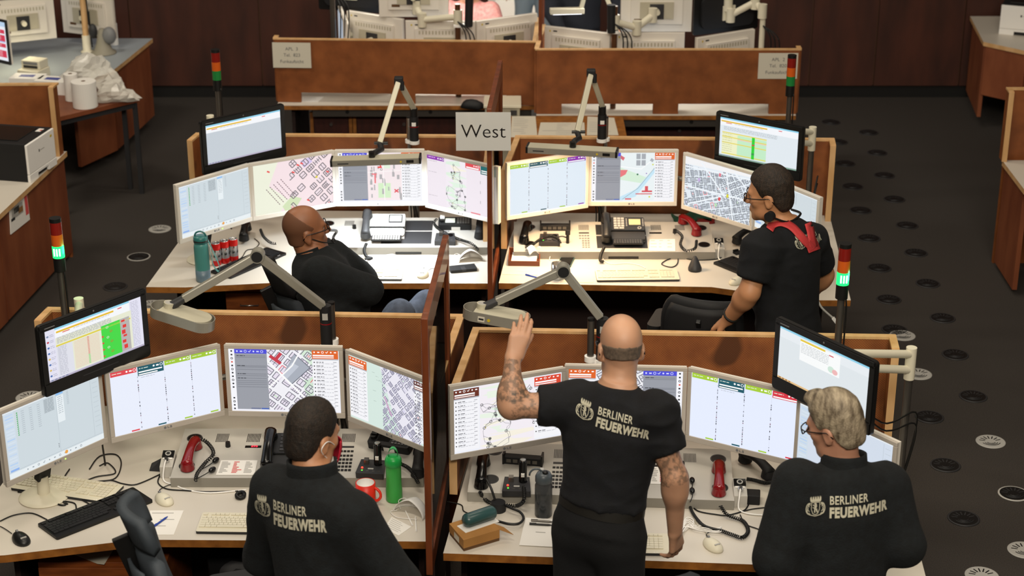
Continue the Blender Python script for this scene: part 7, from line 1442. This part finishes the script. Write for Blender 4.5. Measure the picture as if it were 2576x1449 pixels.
# --- the bald tattooed man, standing with one arm raised
neck, pel = q3(1557, 968, 5.84), q3(1506, 1318, 5.76); shl, shr = q3(1452, 1012, 5.89), q3(1655, 1030, 5.74); T = torso_frame(neck, pel, shl, shr)
ell, wrl, elr, wrr = q3(1287, 1022, 5.86), q3(1289, 905, 5.93), q3(1698, 1200, 5.70), q3(1698, 1335, 5.74)
o = person('bald man in a dark T-shirt seen from behind, raising one tattooed arm', (pel[0], pel[1])); hc = q3(1561, 874, 5.90); B = yaw_frame(8, 12, 2)
F = Field(.0045); L = head(F, hc, B, 1.0, neck + V3(0, 0, -.03)); trunk(F, pel, neck, T, sh(MALE, -.014))
ft = [V3(pel[0] - .12, 5.70, 0), V3(pel[0] + .13, 5.66, 0)]; leg_body(F, pel, T, ft)
F.rc(shl + T[:, 0] * .03, ell, .056, .045, .03); F.rc(ell, wrl, .049, .029, .02); F.el(ell * .75 + wrl * .25, (.052, .05, .06), None, .03); F.rc(shr - T[:, 0] * .03, elr, .056, .043, .03); F.rc(elr, wrr, .047, .028, .02); F.el(elr * .78 + wrr * .22, (.047, .047, .065), None, .03)
tl = q3(1320, 806, 5.98); hand(F, wrl, tl - wrl, V3(.05, -1, .1), +1, (26, 22, 24, 30), (.25, 1.0), 1.0, .93)
hd = nrm(q3(1706, 1418, 5.80) - wrr); hand(F, wrr, hd, V3(.75, -.6, 0), -1, (15, 20, 25, 30), (.55, .9), 1.02)
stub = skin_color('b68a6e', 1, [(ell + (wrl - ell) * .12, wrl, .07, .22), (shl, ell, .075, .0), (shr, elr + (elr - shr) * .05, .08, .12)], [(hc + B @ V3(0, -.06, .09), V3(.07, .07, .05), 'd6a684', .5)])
body, bv, bf = skin_mesh('body', F, o, 'skin', 2, None, stub); glasses(o, L); eyes(o, L, B)
H = Field(.005); H.el(hc + B @ V3(0, -.012, .034), V3(.0775, .0995, .0925), B); H.el(hc + B @ V3(0, -.035, -.045), V3(.060, .058, .06), B, .03)
H.clips.append(lambda P: np.maximum((lambda X: np.maximum(X[..., 2] - .022, -.030 - X[..., 2]))((P - hc) @ B), ((P - hc) @ B)[..., 1] + .02)); skin_mesh('stubble', H, o, 'stubble_lt', 0)
F = Field(.0075); trunk(F, pel + T[:, 2] * .035, neck, T, sh(MALE, .010, t0=-.01)[:-1] + [(1.0, .082, .074, -.012)]); F.rc(shl + T[:, 0] * .02, shl * .41 + ell * .59, .080, .073, .04, flat=True); F.el(shl, (.078,) * 3, None, .04); F.rc(shr - T[:, 0] * .02, shr * .40 + elr * .60, .074, .069, .035, flat=True); F.el(shr, (.072,) * 3, None, .04)
F.clips.append(lambda P: .092 - (P - pel) @ T[:, 2])
s_, sv, sf = skin_mesh('shirt', F, o, 'tshirt', 2, (.009, 8, 11, (1, 1, 2.0))); f = T[:, 1]; O = q3(1473, 1046, 5.7)
back_print(o, sv, sf, O, T[:, 0] * 1 + T[:, 2] * -.05, T[:, 2] + T[:, 0] * .06, V3(0, 1, -.15), 1.0)
legs(o, pel, T, ft, 'trouser', belt=True); m = MB(); m.grid(lambda u, v: pel + T[:, 2] * (.060 + .040 * v) + T[:, 0] * (.168 * math.cos(u * 2 * math.pi)) + T[:, 1] * (.124 * math.sin(u * 2 * math.pi) + .003), 41, 3, 'belt'); part('belt', m, o, 0, True)

# --- the grey-haired man in a fleece, standing at the front desk
neck, pel = q3(2120, 1165, 5.58), q3(2105, 1500, 5.48); shl, shr = q3(1998, 1215, 5.50), q3(2236, 1225, 5.62); T = torso_frame(neck, pel, shl, shr)
ell, wrl, elr, wrr = q3(1948, 1410, 5.42), q3(2010, 1440, 5.68), q3(2272, 1370, 5.52), q3(2200, 1390, 5.80)
o = person('grey-haired man with glasses in a dark fleece, standing beside the front desk', (pel[0], pel[1])); hc = q3(2100, 1068, 5.60); B = yaw_frame(52, 16, -4)
F = Field(.006); L = head(F, hc, B, .96, neck + V3(0, 0, -.03)); trunk(F, pel, neck, T, sh(MALE, -.012)); ft = [V3(pel[0] - .12, 5.45, 0), V3(pel[0] + .12, 5.45, 0)]; leg_body(F, pel, T, ft)
for a, b_, c in ((shl, ell, wrl), (shr, elr, wrr)): F.rc(a, b_, .056, .043, .03); F.rc(b_, c, .045, .03, .02)
hand(F, wrl, V3(.75, .6, -.1), V3(-.2, .3, 1), +1, (30, 34, 38, 42)); hand(F, wrr, V3(-.8, .5, -.1), V3(.2, .3, 1), -1, (30, 34, 38, 42))
skin_mesh('body', F, o, 'skin', 2, None, skin_color('b4836a', 3)); glasses(o, L, .96); eyes(o, L, B, .96)
hair_mesh(o, hc, B, .96, 'hair_grey', .007, SHORT[:-2] + [(.095, .07), (.13, .075)], 5, .0022, .014, (30, 30, 8), .005, (((.02, .07, .105), (.045, .04, .025)),))
F = Field(.0085); trunk(F, pel + T[:, 2] * -.06, neck, T, sh(MALE, .028, .026)[:-1] + [(1.0, .085, .08, -.010)], .04)
F.rc(shl + T[:, 0] * .012, ell, .092, .074, .05); F.rc(ell, wrl, .072, .052, .03); F.rc(shr - T[:, 0] * .012, elr, .092, .076, .05); F.rc(elr, wrr, .074, .052, .03)
s_, sv, sf = skin_mesh('fleece_jacket', F, o, 'fleece', 2, (.014, 6, 4, (1, 1, 1.2)))
def collar(o, neck, T, mt, r0=.078, r1=.072, h=.06, gap=.4, tilt=.0):
    m = MB(); m.grid(lambda u, v: neck + T[:, 0] * ((r0 + (r1 - r0) * v) * math.sin(gap - math.pi + u * (2 * math.pi - 2 * gap)) * 1.06) + T[:, 1] * (-(r0 + (r1 - r0) * v) * math.cos(gap - math.pi + u * (2 * math.pi - 2 * gap)) - .008) + T[:, 2] * (-.02 + h * v), 25, 5, mt); q = part('collar', m, o, 0, True); k = q.modifiers.new('s', 'SOLIDIFY'); k.thickness = .008; k.offset = 0; return q
collar(o, neck, T, 'fleece'); back_print(o, sv, sf, q3(2052, 1277, 5.4), T[:, 0] + T[:, 2] * .04, T[:, 2], V3(0, 1, -.15), 1.05); legs(o, pel, T, ft, 'trouser')

# --- the dark-haired man in a fleece, standing at the front desk
neck, pel = q3(790, 1185, 5.36), q3(815, 1540, 5.26); shl, shr = q3(688, 1228, 5.44), q3(896, 1306, 5.20); T = torso_frame(neck, pel, shl, shr)
ell, wrl, elr, wrr = q3(668, 1400, 5.52), q3(745, 1440, 5.74), q3(1005, 1470, 5.16), q3(955, 1500, 5.34)
o = person('dark-haired man in a dark fleece with lettering, standing at the nearest desk', (pel[0], pel[1])); hc = q3(786, 1093, 5.42); B = yaw_frame(-42, 12, 2)
F = Field(.006); L = head(F, hc, B, .95, neck + V3(0, 0, -.03)); trunk(F, pel, neck, T, sh(MALE, -.012)); ft = [V3(pel[0] - .12, 5.25, 0), V3(pel[0] + .12, 5.2, 0)]; leg_body(F, pel, T, ft)
for a, b_, c in ((shl, ell, wrl), (shr, elr, wrr)): F.rc(a, b_, .056, .043, .03); F.rc(b_, c, .045, .03, .02)
hand(F, wrl, V3(.5, .85, -.1), V3(0, .1, 1), +1, (30, 34, 38, 42)); hand(F, wrr, q3(915, 1436, 5.38) - wrr, V3(.3, -.9, .2), -1, (30, 35, 40, 45))
skin_mesh('body', F, o, 'skin', 2, None, skin_color('b6825f', 6)); eyes(o, L, B, .95)
hair_mesh(o, hc, B, .95, 'hair_dark', .005, SHORT, 2, .0012, .014, (60, 60, 20), .005)
m = MB(); m.grid(lambda u, v: L(.060 * math.sin((u - .5) * 2.7), .078 + .058 * math.cos((u - .5) * 2.7) * (1 - .25 * (2 * v - 1) ** 2), -.02 - .085 * v), 15, 9, 'mask_red'); q = part('face_mask', m, o, 0, True); q.modifiers.new('s', 'SOLIDIFY').thickness = .002; q['label'] = 'red face mask'
m = MB(); m.tube(spline([L(.062, .06, -.03), L(.082, .01, -.0), L(.089, -.02, .0), L(.088, -.03, -.03), L(.06, .05, -.09)]), .0018, 'white', 5); part('mask_strap', m, o, 0, True)
F = Field(.0085); trunk(F, pel + T[:, 2] * -.06, neck, T, sh(MALE, .026, .026)[:-1] + [(1.0, .088, .082, -.010)], .04); F.rc(shl + T[:, 0] * .012, ell, .090, .074, .05); F.rc(ell, wrl, .072, .05, .03); F.rc(shr - T[:, 0] * .012, elr, .088, .076, .05); F.rc(elr, wrr, .074, .052, .03)
s_, sv, sf = skin_mesh('fleece_jacket', F, o, 'fleece', 2, (.014, 6, 8, (1, 1, 1.2))); collar(o, neck, T, 'fleece', .082, .08, .062, .5); back_print(o, sv, sf, q3(652, 1297, 5.25), T[:, 0] + T[:, 2] * .02, T[:, 2], V3(0, 1, -.15), 1.12); legs(o, pel, T, ft, 'trouser')

# --- the man with red braces, leaning beside the middle desk
neck, pel = q3(1966, 553, 8.03), q3(1985, 830, 7.92); shl, shr = q3(1918, 620, 7.86), q3(2035, 600, 8.16); T = torso_frame(neck, pel, shl, shr)
ell, wrl, elr, wrr = q3(1885, 735, 7.80), q3(1832, 803, 7.92), q3(2072, 690, 8.30), q3(2040, 740, 8.38)
o = person('dark-haired man with glasses and red braces, leaning in front of the warm-lit desk', (pel[0], pel[1])); hc = q3(1936, 487, 8.02); B = yaw_frame(72, 8, -3)
F = Field(.006); L = head(F, hc, B, 1.02, neck + V3(0, 0, -.03), 1.08); trunk(F, pel, neck, T, sh(MALE, .0)); ft = [V3(pel[0] - .1, 7.85, 0), V3(pel[0] + .1, 8.05, 0)]; leg_body(F, pel, T, ft)
for a, b_, c in ((shl, ell, wrl), (shr, elr, wrr)): F.rc(a, b_, .06, .050, .03); F.rc(b_, c, .052, .033, .02); F.el(b_ * .75 + c * .25, (.053,) * 3, None, .03)
hand(F, wrl, q3(1796, 822, 8.0) - wrl, V3(-.2, -.3, 1), -1, (22, 26, 30, 34), (.6, .8), 1.05); hand(F, wrr, V3(-.7, .5, -.4), V3(.6, .2, .6), -1)
skin_mesh('body', F, o, 'skin', 2, None, skin_color('bd8660', 9)); glasses(o, L, 1.02); eyes(o, L, B, 1.02); hair_mesh(o, hc, B, 1.02, 'hair_brown', .007, SHORT, 7, .0018, .014, (34, 34, 10), .005)
F = Field(.008); trunk(F, pel + T[:, 2] * -.04, neck, T, sh(MALE, .03, .03)[:-1] + [(1.0, .082, .078, -.012)], .04); F.rc(shl, shl * .28 + ell * .72, .090, .082, .04, flat=True); F.el(shl, (.088,) * 3, None, .04); F.rc(shr, shr * .28 + elr * .72, .088, .080, .04, flat=True); F.el(shr, (.086,) * 3, None, .04)
pass
s_, sv, sf = skin_mesh('shirt', F, o, 'tshirt', 2, (.007, 9, 21, (1, 1, 1.6)))
bvh = BVHTree.FromPolygons([tuple(v) for v in sv], [tuple(q) for q in sf])
def on_shirt(px, py): d = ray(px, py).normalized(); h = bvh.ray_cast(Vector((0, 0, CAM_H)), d, 20); return (h[0] + h[1] * .0065) if h[0] is not None else None
m = MB()
for C, wd in (([(1935, 580), (1946, 567), (1966, 562), (1990, 572), (2008, 590), (2024, 608), (2036, 620), (2042, 628)], 19), ([(2020, 546), (2030, 560), (2036, 580), (2040, 602), (2044, 622)], 19), ([(2036, 606), (2041, 618), (2046, 632)], 30)):
    S_ = [Vector((a.x, a.y)) for a in spline([Vector((x, y, 0)) for x, y in C], 6)]; rows = []
    for i in range(len(S_)):
        t_ = (S_[min(i + 1, len(S_) - 1)] - S_[max(i - 1, 0)]).normalized(); nn = Vector((-t_.y, t_.x)); row = [on_shirt(*(S_[i] + nn * (wd * (k / 3 - .5)))) for k in range(4)]
        if all(r_ is not None for r_ in row): rows.append(row)
    for k in range(3):
        for a, b_ in zip(rows, rows[1:]):
            if (a[k] - b_[k]).length < .06: m.add([a[k], a[k + 1], b_[k + 1], b_[k]], [(0, 1, 2, 3)], 'braces_red', True)
q = part('braces', m, o, 0, True); w_ = q.modifiers.new('w', 'WELD'); w_.merge_threshold = .0008; k = q.modifiers.new('s', 'SOLIDIFY'); k.thickness = .003; k.offset = 0; q['label'] = 'red braces meeting on the back'
back_print(o, sv, sf, on_shirt(2014, 612) or q3(2014, 612, 7.9), nrm(T[:, 0] + V3(0, 0, -.0)), T[:, 2], nrm(V3(T[0, 1], T[1, 1], -.1)), .92); legs(o, pel, T, ft, 'trouser')
m = MB(); e = q3(1938, 545, 7.92); m.cyl(e - V3(.010, .010, 0), e + V3(.006, .014, 0), .024, 'black_soft'); m.tube(spline([e, neck + V3(.02, -.085, .02), neck + V3(.09, .0, .03), neck + V3(.06, .09, .02)]), .006, 'black', 6); q = part('neck_headset', m, o, 0, True); q['label'] = 'black headset worn round the neck'
m = MB(); w_ = ell * .16 + wrl * .84; dd = nrm(wrl - ell); x_ = nrm(np.cross(dd, V3(0, 0, 1))); y_ = np.cross(dd, x_); m.tube([w_ + x_ * (.039 * math.cos(a)) + y_ * (.039 * math.sin(a)) for a in np.linspace(0, 2 * math.pi, 21)[:-1]], .006, 'belt', 6, close=True); part('bracelet', m, o, 0, True)
office_chair('dark office chair pushed up to the warm-lit desk beside the red-braced man', 1.03, 8.42, R(-18), .47, (.0, .42), False, True, 8, 'black_soft', 'black_soft')

# --- the bald seated man in a headset, leaning back in his chair
neck, pel = q3(788, 626, 8.32), V3(-.80, 8.20, .60); shr, shl = q3(806, 684, 8.12), q3(838, 640, 8.48); T = torso_frame(neck, pel, shl, shr)
elr, wrr, ell, wrl = q3(926, 728, 8.18), q3(896, 762, 8.42), q3(915, 700, 8.56), q3(912, 742, 8.40)
o = person('bald bearded man with glasses and headset, seated with folded arms at the middle desk', (pel[0], pel[1])); hc = q3(768, 577, 8.32); B = yaw_frame(-70, -6, 2)
F = Field(.006); L = head(F, hc, B, 1.02, neck + V3(0, 0, -.03), 1.1); trunk(F, pel, neck, T, sh(MALE, .0)); kn = [q3(1075, 766, 8.72), q3(1005, 792, 8.50)]; ft = [kn[0] * V3(1, 1, 0) + V3(.05, .08, 0), kn[1] * V3(1, 1, 0) + V3(.05, .05, 0)]; leg_body(F, pel, T, ft, kn)
for a, b_, c in ((shl, ell, wrl), (shr, elr, wrr)): F.rc(a, b_, .06, .05, .03); F.rc(b_, c, .05, .034, .02)
hand(F, wrr, V3(-.3, .9, .1), V3(.8, .2, .4), +1, (30, 35, 40, 45)); hand(F, wrl, V3(-.2, -.9, -.2), V3(.8, 0, .4), -1, (30, 35, 40, 45))
skin_mesh('body', F, o, 'skin', 2, None, skin_color('8f5d40', 12, None, [(hc + B @ V3(0, .03, -.085), V3(.075, .06, .05) * 1.1, '241812', .9)])); glasses(o, L, 1.02); eyes(o, L, B, 1.02)
H = Field(.005); H.el(hc + B @ (V3(0, -.012, .034) * 1.02), V3(.0775, .0995, .0922) * 1.02, B); H.el(hc + B @ (V3(0, -.035, -.045) * 1.02), V3(.060, .058, .06) * 1.02, B, .03); H.clips.append(lambda P: (lambda X: np.maximum(X[..., 2] - .055 + np.maximum(X[..., 1], -.06) * .9, -.062 - X[..., 2]))((P - hc) @ B / 1.02)); H.clips.append(lambda P: ((P - hc) @ B)[..., 1] - .03); skin_mesh('stubble', H, o, 'stubble', 0)
F = Field(.008); trunk(F, pel + T[:, 2] * -.03, neck, T, sh(MALE, .03, .03)[:-1] + [(1.0, .086, .08, -.012)], .04); F.rc(shl, ell, .080, .066, .05); F.rc(ell, wrl, .064, .05, .03); F.rc(shr, elr, .086, .072, .05); F.rc(elr, wrr, .070, .05, .03)
skin_mesh('fleece_jacket', F, o, 'fleece', 2, (.010, 8, 14, (1, 1, 1.4))); collar(o, neck, T, 'fleece', .080, .078, .03, .9); legs(o, pel, T, ft, 'jeans', kn, (.1, .075, .055), wr=5)
m = MB(); m.tube(spline([L(.05, .12, -.075), L(.075, .115, -.07), L(.085, .06, -.05), L(.088, .01, -.02)]), .003, 'black', 6); m.ell(L(.03, .125, -.078), (.012, .012, .012), 'black_soft', 10); m.cyl(L(-.092, 0, -.01), L(-.08, 0, -.01), .03, 'black_soft'); q = part('headset', m, o, 0, True)
m = MB(); m.tube(spline([L(-.08, .06, -.06), A_(at(845, 580, .92)), A_(at(838, 600, .86)), neck + V3(.10, .06, -.06), neck + V3(.12, .02, -.16)]), .008, 'dark_grey', 7); part('headset_cord', m, o, 0, True)
office_chair('grey office chair with head rest holding the seated man', -.80, 8.16, R(-66), .52, (.0, .50), True, True, 20)
office_chair('grey office chair with folded head rest at the near corner of the front desk', -.97, 5.56, R(-72), .56, (.0, .56), True, True, 17, 'chair_cool', 'chair_cool')
office_chair('black office chair seat pushed under the front desk behind the dark-haired man', -1.02, 6.42, R(15), .47, (.0, .10), False, False, 4, 'black_soft', 'black_soft')
office_chair('dark office chair back just behind the bald man\'s legs', .43, 5.32, R(8), .52, (.0, .67), False, True, 6)

# --- people behind the back row, mostly hidden
def far_person(label, x, y, hz, yaw, top, bottom, skin, hair, arms, seated=False):
    pel = V3(x, y, .95 if not seated else .6); k = hz - (.13); neck = V3(x, y, k - .14); T = yaw_frame(yaw); shl, shr = neck + T @ V3(-.17, 0, -.07), neck + T @ V3(.17, 0, -.07); o = person(label, (x, y)); hc = V3(x, y, k) + T @ V3(0, .02, 0)
    F = Field(.009); L = head(F, hc, T, 1.0, neck); trunk(F, pel, neck, T, sh(MALE, -.01)); kn = [pel + T @ V3(s_ * .1, .42, .02) for s_ in (-1, 1)] if seated else None; ft = [V3(*(pel + T @ V3(s_ * .11, .42 if seated else 0, 0))[:2], 0) for s_ in (-1, 1)]; leg_body(F, pel, T, ft, kn); S = Field(.011); trunk(S, pel, neck, T, sh(MALE, .02, .02)[:-1] + [(1.0, .08, .074, -.012)])
    for s_, (e, w) in zip((-1, 1), arms):
        a = shl if s_ < 0 else shr; e = neck + T @ V3(*e); w = neck + T @ V3(*w); F.rc(a, e, .05, .042, .03); F.rc(e, w, .042, .03, .02); hand(F, w, nrm(w - e), T @ V3(0, 0, 1), s_ * -1); S.rc(a, e, .075, .065, .04); S.rc(e, e * .3 + w * .7, .062, .05, .03)
    skin_mesh('body', F, o, 'skin', 2, None, skin_color(skin, x)); hair_mesh(o, hc, T, 1.0, hair, .008, SHORT, x, .003, .01, vox=.008); skin_mesh('shirt', S, o, top, 2, (.006, 9, x, (1, 1, 1))); legs(o, pel, T, ft, bottom, kn)
far_person('person in a pink top seated behind the APL 3 divider', -.33, 13.55, 1.47, 172, 'pink_top', 'jeans', 'c99a80', 'hair_brown', (((-.26, .12, -.30), (-.1, .32, -.3)), ((.26, .12, -.30), (.1, .30, -.3))), True)
far_person('person in a white shirt and pale jeans standing in the bright doorway', .20, 15.6, 1.78, 165, 'white_shirt', 'jeans_light', 'c08a68', 'hair_dark', (((-.25, .0, -.36), (-.24, .1, -.6)), ((.25, 0, -.36), (.24, .1, -.6))))
far_person('person in dark clothes with a pale blue sleeve standing behind the APL 2 divider', .52, 13.75, 1.76, 200, 'navy', 'navy', 'c08a68', 'hair_dark', (((-.30, .06, -.34), (-.26, .22, -.55)), ((.26, .05, -.36), (.2, .2, -.55))))
